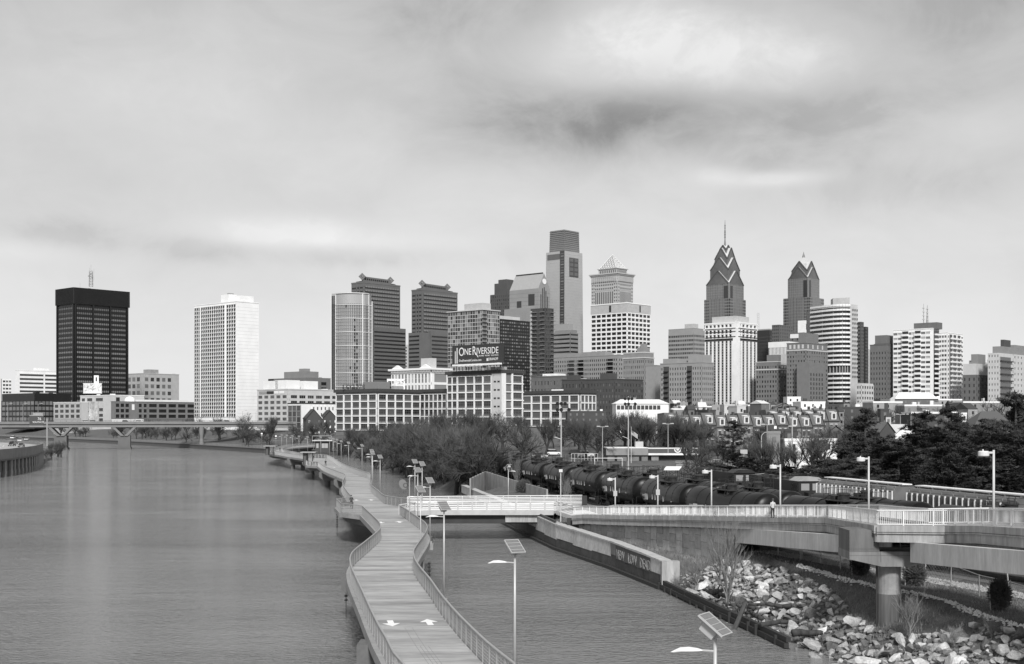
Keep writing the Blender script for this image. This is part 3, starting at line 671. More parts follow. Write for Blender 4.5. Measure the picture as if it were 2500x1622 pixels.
 B.body(); n = 29; B.both(0, B.H, n, 6, 4, wf=.8, hf=.6, glass=[GL[0], GL[1]], indiv=False)
 for i in range(n):
  z = i * B.H / n
  for a, c in ((.02, .3), (.55, .95)): B.box('balcony', stone_g, -1.6, 0, B.Lw * a, B.Lw * c, z, z + .4)
  B.box('balcony', stone_g, B.Ls * .6, B.Ls + 1.2, -1.4, 0, z, z + .4)
 B.box('edge_wall', conc_l, -.6, 1.5, B.Lw - 1.5, B.Lw + .4, 0, B.H - 2); B.done()
def comcast():
 cl = mat('silver curtain wall', .36, .35, .05, .06, 1.2, .05, spec=.7); cg = mat('crown glass', .13, .25, .05, .08, spec=.8); dg = mat('dark curtain glass', .05, .2)
 B = Bld('tallest_glass_tower', 'tallest silver glass tower with a square dark slot and glassy crown', 1330, 1378, 1425, 1830, 612, zb=12, wall=cl)
 Hm = B.H; Ls, Lw = B.Ls, B.Lw
 b = B.mb('wall', cl); b.frus(0, 0, Ls, Lw, 0, Hm, 1.8, 1.0)
 k = .965
 x0, x1, y0, y1 = 5, Ls - 4.2, 4.5, Lw - 4.5; zt = B.hz(557); B.mb('crown', cg).frus(x0, y0, x1, y1, Hm, zt - 1, .8, .8)
 for i in range(24): z = Hm + (zt - Hm) * i / 24; B.box('crown_louvre', cl, x0 - .35, x1 + .35, y0 - .35, y1 + .35, z, z + .35) if i % 2 == 0 else None
 # dark slot down the left face by the corner, and the square opening on the right face
 s = B.mb('slot_glazing', dg); zs = Hm * .97
 s.add([(.3 + 1.3 * .0, .8, 60), (1.5, 1.4, zs), (1.5, 9.0, zs), (.25, 8.4, 60)], [(3, 2, 1, 0)]); s.add([(-.35, .8, 0), (1.35, 1.4, Hm + .3), (1.35, 9.6, Hm + .3), (-.35, 9, 0), (.4, .8, 0), (2.4, 1.4, Hm + .3), (2.4, 9.6, Hm + .3), (.4, 9, 0)], [(3, 2, 1, 0), (0, 1, 5, 4), (2, 3, 7, 6), (1, 2, 6, 5)])
 fl = B.mb('floor_line', mat('pale mullion', .50, .5))
 for i in range(1, 62):
  z = Hm * i / 62; t = i / 62; fl.box(1.8 * t, 1.0 * t - .18, z, Ls - 1.8 * t, 1.0 * t, z + .22); fl.box(1.8 * t - .18, 9.4, z, 1.8 * t, Lw - 1.0 * t, z + .22)
 cr = B.mb('slot_floor', mat('slot floor', .2))
 for i in range(1, 62): z = Hm * i / 62; t = i / 62; cr.box(1.75 * t - .45, 2.5, z, 1.75 * t + .2, 8.0, z + (.5 if i % 3 else 1.3))
 a, c = B.us(1391), B.us(1413); t = .93
 B.box('square_opening', dg, a, c, .55, 1.2, B.hz(674), B.hz(627));
 for i in range(4):
  for j in range(2): B.box('opening_panel', gtow, a + 1 + (c - a) * .5 * j, a + (c - a) * (.5 * j + .42), .40, .56, B.hz(672) + i * 6.6 + 1, B.hz(672) + i * 6.6 + 5.6)
 B.box('top_band_glazing', gtow, 1.2, 1.7, 10, Lw - 4, B.hz(631), B.hz(618)); B.done()
def mid2():
 B = Bld('banded_office', 'low banded grey office with a lighter stepped top beside the tallest tower', 1351, 1392, 1411, 1450, 812, zb=10, wall=stone_g)
 B.body(); B.both(0, B.H, 22, 1, 1, wf=.98, hf=.4, glass=[GL[0]], name='window_band'); B.roofbox('upper_stage', mat('mid stone', .3), .1, .7, .15, 1, B.hz(790) - B.H)
 B.roofbox('upper_stage', stone_g, .0, .9, .0, .9, 3); B.done()
 # grid apartments 1348-1530
 ap = mat('pale apartment brick', .27, .9, .2, .08)
 B = Bld('apartment_slab', 'wide pale apartment slab with balcony columns below the pyramid tower', 1348, 1508, 1530, 1200, 868, zb=9, wall=ap)
 B.body(); n = 16
 for a, c, nb, kind in ((1508, 1497, 2, 1), (1497, 1483, 1, 0), (1483, 1440, 9, 1), (1440, 1425, 5, 1), (1425, 1412, 1, 0), (1412, 1402, 3, 1), (1402, 1388, 1, 0), (1388, 1350, 7, 1)):
  ua, uc = B.uw(a), B.uw(c)
  if kind: B.face('W', ua, uc, 0, B.H - 2, n, nb, .5, .5, glass=GL[:2], indiv=False)
  else:
   B.box('balcony_recess', GL[0], -.3, 0, ua, uc, 0, B.H - 3)
   for i in range(n): B.box('balcony', ap, -1.8, 0, ua, uc, i * (B.H - 2) / n, i * (B.H - 2) / n + 1.0)
 B.face('S', 1, B.Ls, 0, B.H - 2, n, 4, .5, .5, glass=GL[:2], indiv=False)
 B.roofbox('penthouse', ap, .1, .9, B.uw(1475) / B.Lw, B.uw(1420) / B.Lw, 4.5); B.roofbox('penthouse', ap, .1, .9, B.uw(1412) / B.Lw, .99, 4.0); B.parapet(h=.7); B.clutter(5); B.done()
 # pyramid tower
 ml = mat('pale granite', .42, .7, .1, .06)
 B = Bld('pyramid_tower', 'pale tower topped by a latticed pyramid behind the white gridded block', 1444, 1507, 1545, 1760, 672, zb=12, wall=ml)
 B.body(); n = 44; zc = B.H
 for side, L in (('W', B.Lw), ('S', B.Ls)):
  B.face(side, 0, L * .14, 0, zc, n, 2, .5, .5, glass=GL[:2], indiv=False); B.face(side, L * .86, L, 0, zc, n, 2, .5, .5, glass=GL[:2], indiv=False)
  B.face(side, L * .14, L * .86, 0, zc - 22, 1, 10, .55, 1, sp=False, glass=[GL[1]], indiv=False); B.face(side, L * .14, L * .86, zc - 20, zc, 4, 10, .6, .5, glass=[GL[1]], indiv=False)
 for k, o in enumerate((.8, 1.8, 2.8)): B.box('cornice', ml, -o, B.Ls + o, -o, B.Lw + o, zc + k * 1.6 - 1, zc + k * 1.6 + .5)
 for j in range(13):
  B.box('cornice_bracket', ml, -2.2, 0, B.Lw * j / 13 + .5, B.Lw * j / 13 + 1.6, zc - 8, zc - 1); B.box('cornice_bracket', ml, B.Ls * j / 13 + .5, B.Ls * j / 13 + 1.4, -2.2, 0, zc - 8, zc - 1)
 z2 = B.hz(653); i1 = 7; B.box('drum', ml, i1, B.Ls - i1 * .6, i1, B.Lw - i1, zc + 2, z2)
 for j in range(9):
  B.box('drum_window', GL[1], i1 - .15, i1, i1 + 1 + (B.Lw - 2 * i1 - 2) * j / 9, i1 + 1 + (B.Lw - 2 * i1 - 2) * (j + .5) / 9, zc + 3.5, z2 - 2); B.box('drum_window', GL[1], i1 + 1 + (B.Ls - 1.6 * i1 - 2) * j / 9, i1 + 1 + (B.Ls - 1.6 * i1 - 2) * (j + .5) / 9, i1 - .15, i1, zc + 3.5, z2 - 2)
 B.box('cornice', ml, i1 - 1.5, B.Ls - i1 * .6 + 1.5, i1 - 1.5, B.Lw - i1 + 1.5, z2, z2 + 1)
 za = B.hz(616); cx, cy = B.Ls * .53, B.Lw * .5; c4 = [(i1 + 1, i1 + 1), (B.Ls - i1 * .6 - 1, i1 + 1), (B.Ls - i1 * .6 - 1, B.Lw - i1 - 1), (i1 + 1, B.Lw - i1 - 1)]
 b = MB(); b.add([(x, y, z2 + 1) for x, y in c4] + [(cx, cy, za)], [(0, 1, 4), (1, 2, 4), (2, 3, 4), (3, 0, 4)]); b.build('pyramid', mat('pyramid core', .22, .5), B.root)
 lt = MB()
 for k in range(4):
  a = Vector((*c4[k], z2 + 1.2)); c = Vector((*c4[(k + 1) % 4], z2 + 1.2)); ap_ = Vector((cx, cy, za + .6)); lt.tube(a, ap_, .45, .3, 4)
  for i in range(1, 7):
   p = a.lerp(c, i / 7); lt.tube(p, a.lerp(ap_, 1 - i / 7) if False else c.lerp(ap_, 1 - i / 7 + .0), .22, n=3); lt.tube(p, a.lerp(ap_, i / 7), .22, n=3)
   t = i / 7; lt.tube(a.lerp(ap_, t), c.lerp(ap_, t), .18, n=3)
 lt.build('pyramid_lattice', stone_w, B.root); B.done()
 # white gridded block
 B = Bld('white_gridded_block', 'white office block with a strict grid of dark windows below the pyramid tower', 1444, 1531, 1587, 1380, 741, zb=10, wall=stone_w)
 B.body(mat('block core', .3)); zt = B.hz(763); n = 25; B.face('W', 0, B.Lw, 0, zt, n, 7, .84, .62, glass=[GL[0]], rec=.7); B.face('S', 0, B.Ls, 0, zt, n, 6, .84, .62, glass=[GL[0]], rec=.7)
 B.box('top_storey', conc_l, -.6, B.Ls + .6, -.6, B.Lw + .6, zt, B.H); B.box('sign_panel', dark_m, -.8, -.6, B.uw(1493), B.uw(1488), zt + 1.5, B.H - 1); B.box('sign_panel', dark_m, B.us(1560), B.us(1563), -.8, -.6, zt + 1.5, B.H - 1)
 B.box('cornice', stone_w, -1, B.Ls + 1, -1, B.Lw + 1, B.H, B.H + 1.2); B.clutter(4); B.done()
 # 1520 older brick apartment
 pb = mat('pinkish brick', .24, .9, .3, .1, 3, .06)
 B = Bld('brick_apartment_tower', 'older pale brick apartment tower with a stepped top below the white gridded block', 1522, 1573, 1596, 1080, 862, zb=9, wall=pb)
 B.body(); B.both(0, B.H - 5, 13, 11, 6, wf=.5, hf=.5, glass=[GL[1], GL[2]], indiv=False); B.box('cornice', stone_l, -.6, B.Ls + .6, -.6, B.Lw + .6, B.H - 4.5, B.H - 3.6); B.parapet(stone_l)
 B.roofbox('upper_stage', pb, .2, .8, .1, .45, B.hz(848) - B.H); B.roofbox('upper_stage', pb, .35, .65, .15, .35, 3.5, B.hz(848)); B.clutter(3); B.done()
 # brick low rises
 for (nm, lb, xl, xc, xr, D, yt, m, nf, nw, ns) in (
  ('brick_low_rise', 'brown brick low rise with white-framed windows right of the tall loft building', 1297, 1374, 1385, 905, 920, brick, 7, 10, 2),
  ('brick_low_rise', 'dark brick low rise with a flat black roof above the white loft', 1372, 1420, 1446, 885, 928, brick_d, 7, 6, 4),
  ('brick_low_rise', 'dark brick apartment block with projecting bays left of the plain wall', 1442, 1500, 1570, 860, 927, mat('dark brick', .065), 9, 8, 10)):
  B = Bld(nm, lb, xl, xc, xr, D, yt, zb=8, wall=m); B.body(); B.both(0, B.H - 1.5, nf, nw, ns, wf=.34, hf=.5, glass=[GL[2], GL[0], GL[1]], indiv=False); B.parapet(h=.8, m=m); B.clutter(6, stone_l, 1.6)
  if xl == 1442: B.roofbox('stair_tower', m, .0, .3, .25, .6, 4.5)
  if xl == 1297: B.box('rooftop_shed', white, 4, 14, B.Lw * .3, B.Lw * .75, B.H, B.H + 2.6)
  if xl == 1372: B.roofbox('stair_tower', m, .1, .5, .3, .8, 3.5)
  B.done()
 # blank walled slab, prewar apartments
 B = Bld('blank_walled_block', 'plain grey block with a windowless wall', 1577, 1600, 1618, 985, 893, zb=8, wall=mat('grey stucco', .27, .9, .3, .08)); B.body(); B.parapet(h=.5); B.done()
 pw = mat('tan brick', .28, .9, .25, .08, 3, .05)
 B = Bld('prewar_apartments', 'wide tan brick apartment house with two dark fire-escape shafts', 1612, 1713, 1742, 935, 886, zb=8, wall=pw)
 B.body(); z1 = B.H - 2; n = 12
 for a, c, nb in ((1713, 1690, 4), (1677, 1634, 7), (1620, 1613, 1)): B.face('W', B.uw(a), B.uw(c), 3, z1, n, nb, .4, .5, glass=GL[:2], indiv=None)
 for a, c in ((1690, 1677), (1634, 1620)):
  B.box('shaft', brick_d, -.1, 0, B.uw(a), B.uw(c), 3, z1)
  for i in range(n): B.box('fire_escape', dark_m, -1.6, -.1, B.uw(a) + .6, B.uw(c) - .6, 3 + i * (z1 - 3) / n, 3.3 + i * (z1 - 3) / n);
 B.face('S', 0, B.Ls, 3, z1, n, 6, .42, .5, glass=GL[:2]); B.parapet(h=.6)
 B.box('upper_stage', pw, 2, 14, B.uw(1650), B.uw(1615), B.H, B.H + 4); B.box('upper_stage', pw, 2, 14, B.uw(1712), B.uw(1676), B.H, B.H + 6); B.done()
 B = Bld('ribbed_office', 'grey ribbed office block behind the prewar apartments', 1632, 1694, 1722, 1400, 803, zb=9, wall=mat('grey precast', .28, .8, .1, .08))
 B.body(); zt = B.hz(815); B.both(0, zt, 22, 14, 8, wf=.86, hf=.5, glass=[GL[1], mat('grey glass', .09, .2)], indiv=False); B.roofbox('penthouse', conc_l, .2, .6, .1, .45, 6); B.roofbox('roof_band', stone_g, 0, 1, 0, 1, .8); B.done()
 # white striped tower
 B = Bld('white_striped_tower', 'white tower with bold vertical piers in front of the spired tower', 1722, 1799, 1846, 985, 789, zb=8, wall=stone_w)
 B.body(mat('striped tower core', .06)); zt = B.hz(800); z2 = B.hz(832)
 for side, L, nb in (('W', B.Lw, 8), ('S', B.Ls, 5)):
  B.face(side, 0, L, 0, z2, 34, nb, .60, .80, wall=stone_w, glass=[GL[1], GL[0]], rec=.9, sp=False, indiv=False); B.face(side, 0, L, z2 + 2, zt - 1, 2, nb, .62, .8, glass=[GL[0]], rec=.9)
  B.face(side, 0, L, zt, B.H, 1, nb, .62, .6, glass=[GL[1]], rec=.9)
  for i in range(34):
   z = z2 * i / 34
   if side == 'W': B.box('spandrel', stone_g, -.3, 0, 0, L, z, z + .7)
   else: B.box('spandrel', stone_g, 0, L, -.3, 0, z, z + .7)
  rl = B.mb('balcony_rail', dark_m)
  for zz in (z2 + 3, z2 + 7, z2 + 9.5):
   if side == 'W': rl.box(-1.3, .5, zz, -1.0, L * .98, zz + .5)
   else: rl.box(.5, -1.3, zz, L * .98, -1.0, zz + .5)
 B.box('cornice', stone_w, -1.1, B.Ls + 1.1, -1.1, B.Lw + 1.1, zt - 1, zt); B.box('cornice', stone_w, -1.1, B.Ls + 1.1, -1.1, B.Lw + 1.1, B.H, B.H + 1); B.roofbox('penthouse', conc_l, .1, .8, .1, .85, 5.0, B.H + 1); B.box('corner_pier', stone_w, -1.0, 3.0, -1.0, 3.0, 0, B.H); B.done()
def crossgable(b, cx, cy, w, zb, ze, zr, mw=0, mr=1, core=True):
 """square block with a gable on every side"""
 if core: b.box(cx - w, cy - w, zb, cx + w, cy + w, ze, mw)
 c = [(-w, -w), (w, -w), (w, w), (-w, w)]; n = len(b.v)
 vs = [(cx + x, cy + y, ze) for x, y in c] + [(cx, cy - w, zr), (cx + w, cy, zr), (cx, cy + w, zr), (cx - w, cy, zr), (cx, cy, zr)]
 b.add(vs, [(0, 1, 4), (1, 2, 5), (2, 3, 6), (3, 0, 7)], mw)
 b.add(vs, [(0, 4, 8), (0, 8, 7), (1, 5, 8), (1, 8, 4), (2, 6, 8), (2, 8, 5), (3, 7, 8), (3, 8, 6)], mr)
def liberty(label, name, cxp, D, tiers, shaft, sp, spy, light, base=None):
 lw = mat('slate blue-grey cladding', .10, .3, .02, .35, .3, .15, spec=.7); ll = light; fin = mat('light metal trim', .30, .4)  # broad noise paints patches of reflection into the cladding tone
 root = thing(name, label, 'building', (wx(cxp, D), D, 12), ROT); z = lambda y: wz(y, D) - 12; k = D / F / 1.41
 b = MB()
 for hw, y0, y1 in shaft: b.box(-hw * k, -hw * k, z(y1), hw * k, hw * k, z(y0))
 b.build('wall', lw, root)
 fl = MB(); dk = MB(); pl = MB()
 for q, (hw, y0, y1) in enumerate(shaft):
  w = hw * k; n = max(2, int((z(y0) - z(y1)) / (4.2 if q else 3.4)))
  for i in range(n):
   zz = z(y1) + (z(y0) - z(y1)) * i / n
   if q == 1:
    for s_ in (-1, 1):
     a, c = (s_ * w, s_ * w * .62); dk.box(min(a, c), -w - .12, zz + .8, max(a, c), -w + .05, zz + 2.8); dk.box(-w - .12, min(a, c), zz + .8, -w + .05, max(a, c), zz + 2.8)
   fl.box(-w - .07, -w - .07, zz, w + .07, w + .07, zz + .25)
  if q == 0:
   for s_ in ((-w, -w * .52),): dk.box(s_[0] + w * .1, -w - .15, z(y1), s_[1], -w + .05, z(y0) - 3); dk.box(-w - .15, s_[0] + w * .1, z(y1), -w + .05, s_[1], z(y0) - 3)
 for hw, y0, y1 in shaft:
  w = hw * k
  for j in range(-4, 5):
   for o_ in (-.06, .06): u = j * w * .21 + o_ * w; fl.box(u - .22, -w - .14, z(y1), u + .22, -w, z(y0)); fl.box(-w - .14, u - .22, z(y1), -w, u + .22, z(y0))
 fl.build('mullion_grid', mat('floor trim', .27, .5), root, kind='stuff'); dk.build('dark_glazing', mat('deep glass', .035, .15), root, kind='stuff')
 pr = MB()
 for hw, y0, y1 in shaft[:1]:
  w = hw * k; pr.box(-w - .8, -w - .8, z(y1), -w + w * .06, -w + w * .06, z(y0))
 pr.build('corner_pier', mat('corner stone', .20, .5), root)
 # crown
 prev = None
 for i, (hw, ye, yr) in enumerate(tiers):
  b = MB(); w = hw * k; zb_ = z(tiers[i - 1][1]) if i else z(shaft[0][1]) - 1; crossgable(b, 0, 0, w, zb_, z(ye), z(yr)); b.build('crown_tier', [lw, ll], root)
  # dark edging along the gables
  e = MB()
  for (x0, y0_), (x1, y1_) in (((-w, -w), (0, -w)), ((0, -w), (w, -w)), ((-w, -w), (-w, 0)), ((-w, 0), (-w, w))):
   za = z(ye) if (abs(x0) == w and abs(y0_) == w) else z(yr); zb2 = z(ye) if (abs(x1) == w and abs(y1_) == w) else z(yr)
   e.tube((x0 * 1.0, y0_ * 1.0, za), (x1 * 1.0, y1_ * 1.0, zb2), .9, n=4)
  e.build('gable_trim', mat('dark trim', .08, .4), root)
 if name == 'capped_tower': w = 19 * k; MB().add([(-w, -w, z(646)), (w, -w, z(646)), (w, w, z(646)), (-w, w, z(646)), (0, 0, z(624))], [(0, 1, 4), (1, 2, 4), (2, 3, 4), (3, 0, 4)]).box(-w, -w, z(660), w, w, z(646)).build('cap', ll, root)
 s = MB(); s.ring([(r_ * D / F, z(y)) for r_, y in spy], 8); s.build('spire', mat('spire metal', .22, .35, metal=.3), root)
 if sp: sp(root, z)
def liberties():
 ll = mat('sunlit roof glazing', .60, .25, .3, .08, spec=.7)  # pale tone paints in the light caught by the sloping crown planes
 def rings(root, z):
  b = MB(); k = 1750 / F
  for y in (582, 578, 574, 570, 566): b.ring([(1.2 * k, z(y)), (2.3 * k, z(y) + 1), (1.2 * k, z(y) + 2)], 8)
  for y in (552, 556, 560): b.ring([(1 * k, z(y)), (2.0 * k, z(y) + .8), (1.0 * k, z(y) + 1.6)], 8)
  b.build('spire_ring', mat('spire metal', .22), root)
 liberty('slate tower with stacked chevron gables and a tall needle spire', 'spired_tower', 1770, 1760, [(46, 698, 664), (36.5, 662, 631), (25.5, 635, 607), (13.5, 611, 600)],
   [(46, 697, 734), (51, 733, 1000)], rings, [(4.6, 612), (2.8, 603), (1.8, 590), (1.0, 580), (.9, 550), (.35, 538)], ll)
 liberty('slate tower with a glazed gabled cap and short spike beside the spired tower', 'capped_tower', 1962, 1800, [(38, 684, 654), (30, 664, 640)], [(39, 683, 731), (50, 730, 1000)], None,
   [(4, 630), (3.0, 625), (1.2, 620), (.3, 615)], mat('sunlit cap glazing', .52, .25, .3, .06, spec=.7))  # cap tone likewise has the light on its slopes painted in
mid_towers(); comcast(); mid2(); liberties()
def right_side():
 dk = mat('near-black tower wall', .028, .5)
 B = Bld('black_slab_tower', 'black slab tower with a pale-topped stair wing between the spired towers', 1838, 1878, 1912, 1520, 806, zb=9, wall=dk); B.body(); B.both(0, B.H - 6, 28, 1, 1, wf=.96, hf=.4, glass=[GL[1]], name='window_band'); B.roofbox('roof_band', conc, 0, 1, 0, 1, 1.5); B.done()
 root = thing('radio_mast', 'thin pale lattice mast rising left of the capped tower', 'mast', (wx(1851, 1560), 1560, 9)); b = MB(); h0 = wz(800, 1560) - 9; h1 = wz(764, 1560) - 9
 for x in (-1.6, 1.6): b.tube((x, 0, 0), (x * .7, 0, h1), .25, n=4)
 for i in range(8): z = h0 + (h1 - h0) * i / 8; b.tube((-1.5, 0, z), (1.4, 0, z + 2), .15, n=3); b.tube((1.5, 0, z), (-1.4, 0, z + 2), .15, n=3)
 b.build('lattice', conc_l, root)
 B = Bld('grey_slab_tower', 'grey-brown slab tower directly left of the capped tower', 1885, 1902, 1935, 1480, 793, zb=9, wall=mat('grey-brown stone', .11)); B.body(); B.both(0, B.H, 30, 4, 6, wf=.6, hf=.5, glass=[GL[1]], indiv=False); B.done()
 B = Bld('brick_and_white_tower', 'brick tower with white upper floors in front of the capped tower', 1926, 1962, 2000, 1180, 812, zb=9, wall=brick)
 B.body(); B.both(0, B.H, 22, 6, 8, wf=.5, hf=.55, glass=[GL[0], GL[2]], indiv=False); t = B.hz(782); B.roofbox('white_top', stone_w, .1, .98, .0, .5, t - B.H);
 for i in range(6): B.box('top_window', GL[0], B.Ls * (.15 + .13 * i), B.Ls * (.23 + .13 * i), -.1, 0.02, B.H + 3, t - 3)
 B.box('white_band', stone_w, -.5, B.Ls * .3, -.5, B.Lw * .9, B.hz(825), B.hz(815)); B.done()
 B = Bld('white_ribbed_block', 'small white block with closely spaced ribs above the brick hotel', 1878, 1925, 1960, 1120, 834, zb=9, wall=stone_w); B.body(GL[1]); B.face('W', 0, B.Lw, 0, B.H - 5, 1, 14, .5, 1, sp=False, glass=[GL[1]], rec=.5, indiv=False); B.face('S', 0, B.Ls, 0, B.H - 5, 1, 8, .5, 1, sp=False, glass=[GL[1]], rec=.5, indiv=False); B.box('top_band', stone_w, -.6, B.Ls + .6, -.6, B.Lw + .6, B.H - 5, B.H); B.done()
 hb = mat('hotel brick', .17, .9, .3, .08, 3, .06)
 B = Bld('brick_apartments', 'mid-height brick apartment block left of the tall brick hotel', 1846, 1898, 1926, 970, 884, zb=8, wall=hb)
 B.body(); B.both(0, B.H - 2, 14, 8, 4, wf=.45, hf=.5, glass=[GL[0], GL[2], GL[0]], indiv=False); B.box('cornice', stone_l, -.5, B.Ls + .5, -.5, B.Lw + .5, B.H - 6, B.H - 5.2); B.roofbox('upper_stage', hb, .1, .8, .0, .55, B.hz(866) - B.H); B.box('white_stage', stone_l, B.Ls * .3, B.Ls, -.3, 6, B.H - 9, B.hz(864)); B.parapet(stone_l, .6); B.done()
 B = Bld('brick_hotel', 'tall brown brick hotel with arched top windows and a stepped roof block', 1921, 1967, 2020, 940, 838, zb=8, wall=hb)
 B.body(); z1 = B.hz(855); B.both(0, z1, 19, 7, 9, wf=.45, hf=.5, glass=[GL[0], GL[0], GL[2]], indiv=False); B.box('cornice', stone_l, -.5, B.Ls + .5, -.5, B.Lw + .5, z1 - .3, z1 + .5)
 ar = B.mb('arched_window', stone_l)
 for i in range(4): ar.box(-.2, B.Lw * (.1 + .22 * i), z1 + 1.2, 0, B.Lw * (.1 + .22 * i) + 1.6, z1 + 4.2); ar.box(B.Ls * (.08 + .22 * i), -.2, z1 + 1.2, B.Ls * (.08 + .22 * i) + 1.6, 0, z1 + 4.2)
 B.roofbox('upper_stage', hb, 0.02, .6, 0.02, .4, B.hz(813) - B.H); B.box('wing', hb, -6, B.Ls * .55, -6, B.Lw * .25, 0, B.hz(886))
 for i in range(13):
  for j in range(5): MB().box(-5 + (B.Ls * .55 + 3) * j / 5 + 1, -6.12, i * 3.4 + 1, -5 + (B.Ls * .55 + 3) * j / 5 + 2.8, -5.95, i * 3.4 + 3.0).build('window', GL[0], B.root)
 B.parapet(hb, .6); B.done()
 # curved white tower
 D = 985; root = thing('curved_white_tower', 'white apartment tower with curved balcony bands and a blank pale end wall', 'building', (wx(2076, D), D, 8)); x = lambda p: (p - 2076) * D / F
 H = wz(745, D) - 8; Hl = wz(778, D) - 8
 arc = []
 for i in range(13):
  t = i / 12; px = 2074 - 76 * t; arc.append((x(px), 26 * t ** 1.5 - 7 * math.sin(math.pi * t)))
 body = arc + [(x(1998), 40), (x(2074), 18)]
 MB().prism(body, 0, H - 2).build('wall', mat('shaded glazing', .05, .3), root)
 n = 27
 for i in range(n + 1):
  z = 2 + (H - 3) * i / n
  if i != 13: MB().ribbon([(a, c - 1.0) for a, c in arc], 1.6, z, z + 1.45).build('balcony_band', stone_w, root)
 co_ = MB()
 for i in range(1, 12): a, c = arc[i]; co_.box(a - .4, c - .9, 2 + (H - 3) * 12 / n, a + .4, c, 2 + (H - 3) * 14.1 / n)
 for i in (3, 6, 9): a, c = arc[i]; co_.box(a - .25, c - .3, 0, a + .25, c + .2, H - 2)
 co_.build('column', conc, root)
 e = MB(); e.prism([(x(2074), -2), (x(2074), 16), (x(2099), 26), (x(2099), 6)], 0, H + .5); e.build('end_wall', stone_l, root)
 w = MB(); dx, dy = x(2099) - x(2074), 8
 for i in range(16):
  for t in (.35, .62, .9): u = t; w.box(x(2074) + dx * u - .5, -2 + dy * u - .5, H - 3 - i * 3.45 - 1.6, x(2074) + dx * u + .5, -2 + dy * u, H - 3 - i * 3.45)
 w.build('windows', GL[1], root, kind='stuff'); pb = MB().prism([(x(2040), 8), (x(2076), 2), (x(2080), 14), (x(2044), 20)], H - 1.5, H + 6); pb.build('penthouse', conc_l, root)
 tb = MB().ribbon([(a, c - .8) for a, c in arc], 1.2, H - 2, H + .3); tb.build('roof_edge', stone_l, root)
 for (lb, xl, xc, xr, D, y, m) in (('dark narrow slab right of the curved white tower, the nearer and lower of two', 2094, 2101, 2108, 1160, 786, mat('slab brown', .10)), ('dark narrow slab right of the curved white tower, the one with a flat black face', 2104, 2112, 2119, 1240, 798, dk)):
  B = Bld('dark_slab_tower', lb, xl, xc, xr, D, y, zb=9, wall=m); B.body(); B.both(0, B.H, 30, 1, 1, wf=.9, hf=.5, glass=[GL[0]], indiv=False); B.done()
 B = Bld('pale_slab', 'pale sliver of a tower between the dark slab and the brick block', 2116, 2121, 2140, 1380, 853, zb=9, wall=stone_l); B.body(); B.face('S', 0, B.Ls, 0, B.H, 24, 3, .5, .5, indiv=False); B.done()
 B = Bld('low_white_apartments', 'low white apartments with bay windows at the foot of the curved tower', 2092, 2103, 2132, 900, 936, zb=8, wall=stone_l); B.body(); B.both(0, B.H - 1, 9, 3, 5, wf=.6, hf=.5, glass=GL[:2], indiv=False); B.clutter(2); B.done()
 B = Bld('brick_tower', 'dark grey brick tower left of the white balcony apartments', 2124, 2165, 2185, 920, 842, zb=8, wall=mat('grey brick', .14, .9, .3, .08, 3, .05))
 B.body(); B.both(0, B.H - 4, 16, 6, 4, wf=.36, hf=.48, glass=[GL[0]], indiv=False); B.roofbox('upper_stage', B.wall, .1, .9, .05, .75, B.hz(818) - B.H); B.roofbox('roof_band', roofd, .05, .95, 0, .8, .9, B.H); B.parapet(h=.5); B.done()
 for (lb, xl, xc, xr, D, yt, k) in (('white apartment tower with balcony columns and twin antennas on its dark roof block', 2180, 2276, 2293, 900, 803, 0), ('white apartment slab with dark balcony columns right of the antenna tower', 2292, 2312, 2351, 930, 813, 1)):
  B = Bld('white_balcony_tower', lb, xl, xc, xr, D, yt, zb=8, group='white balcony apartment towers', wall=stone_w)
  B.body(); n = 21
  if k == 0:
   W = B.Lw
   for a, c in ((2272, 2248), (2234, 2218), (2203, 2181)): B.face('W', B.uw(a), B.uw(c), 0, B.H - 1, n, 2, .9, .48, wall=stone_w, glass=[GL[1], GL[2], mat('pale window', .4, .3), GL[0]], indiv=None)
   for a, c in ((2248, 2234), (2218, 2203)):
    B.box('balcony_recess', GL[0], -.2, 0, B.uw(a), B.uw(c), 0, B.H - 1)
    for i in range(n): B.box('balcony', white, -1.5, 0, B.uw(a), B.uw(c), i * (B.H - 1) / n, i * (B.H - 1) / n + 1.45)
   B.box('balcony_recess', GL[0], B.Ls * .2, B.Ls * .9, -.2, 0, 0, B.H - 1)
   for i in range(n): B.box('balcony', white, B.Ls * .3, B.Ls * .85, -1.6, -.2, i * (B.H - 1) / n, i * (B.H - 1) / n + 1.2)
   B.box('roof_block', brick, 2, B.Ls - 1, B.uw(2285), B.uw(2228), B.H, B.hz(787));
  else:
   B.face('W', 0, B.Lw, 0, B.H - 1, n, 3, .8, .5, glass=[GL[1], GL[2]], indiv=False); B.face('S', 0, B.Ls * .12, 0, B.H - 1, n, 1, .7, .5, glass=[GL[1]], indiv=False)
   for a in (.15, .40, .66):
    B.box('balcony_recess', GL[0], B.Ls * a, B.Ls * (a + .16), -.2, 0, 0, B.H - 1)
    for i in range(n): B.box('balcony', white, B.Ls * (a + .05), B.Ls * (a + .2), -1.6, 0, i * (B.H - 1) / n, i * (B.H - 1) / n + 1.2)
   B.face('S', B.Ls * .84, B.Ls, 0, B.H - 1, n, 1, .7, .5, glass=[GL[1]], indiv=False)
  B.parapet(h=.6); B.done()
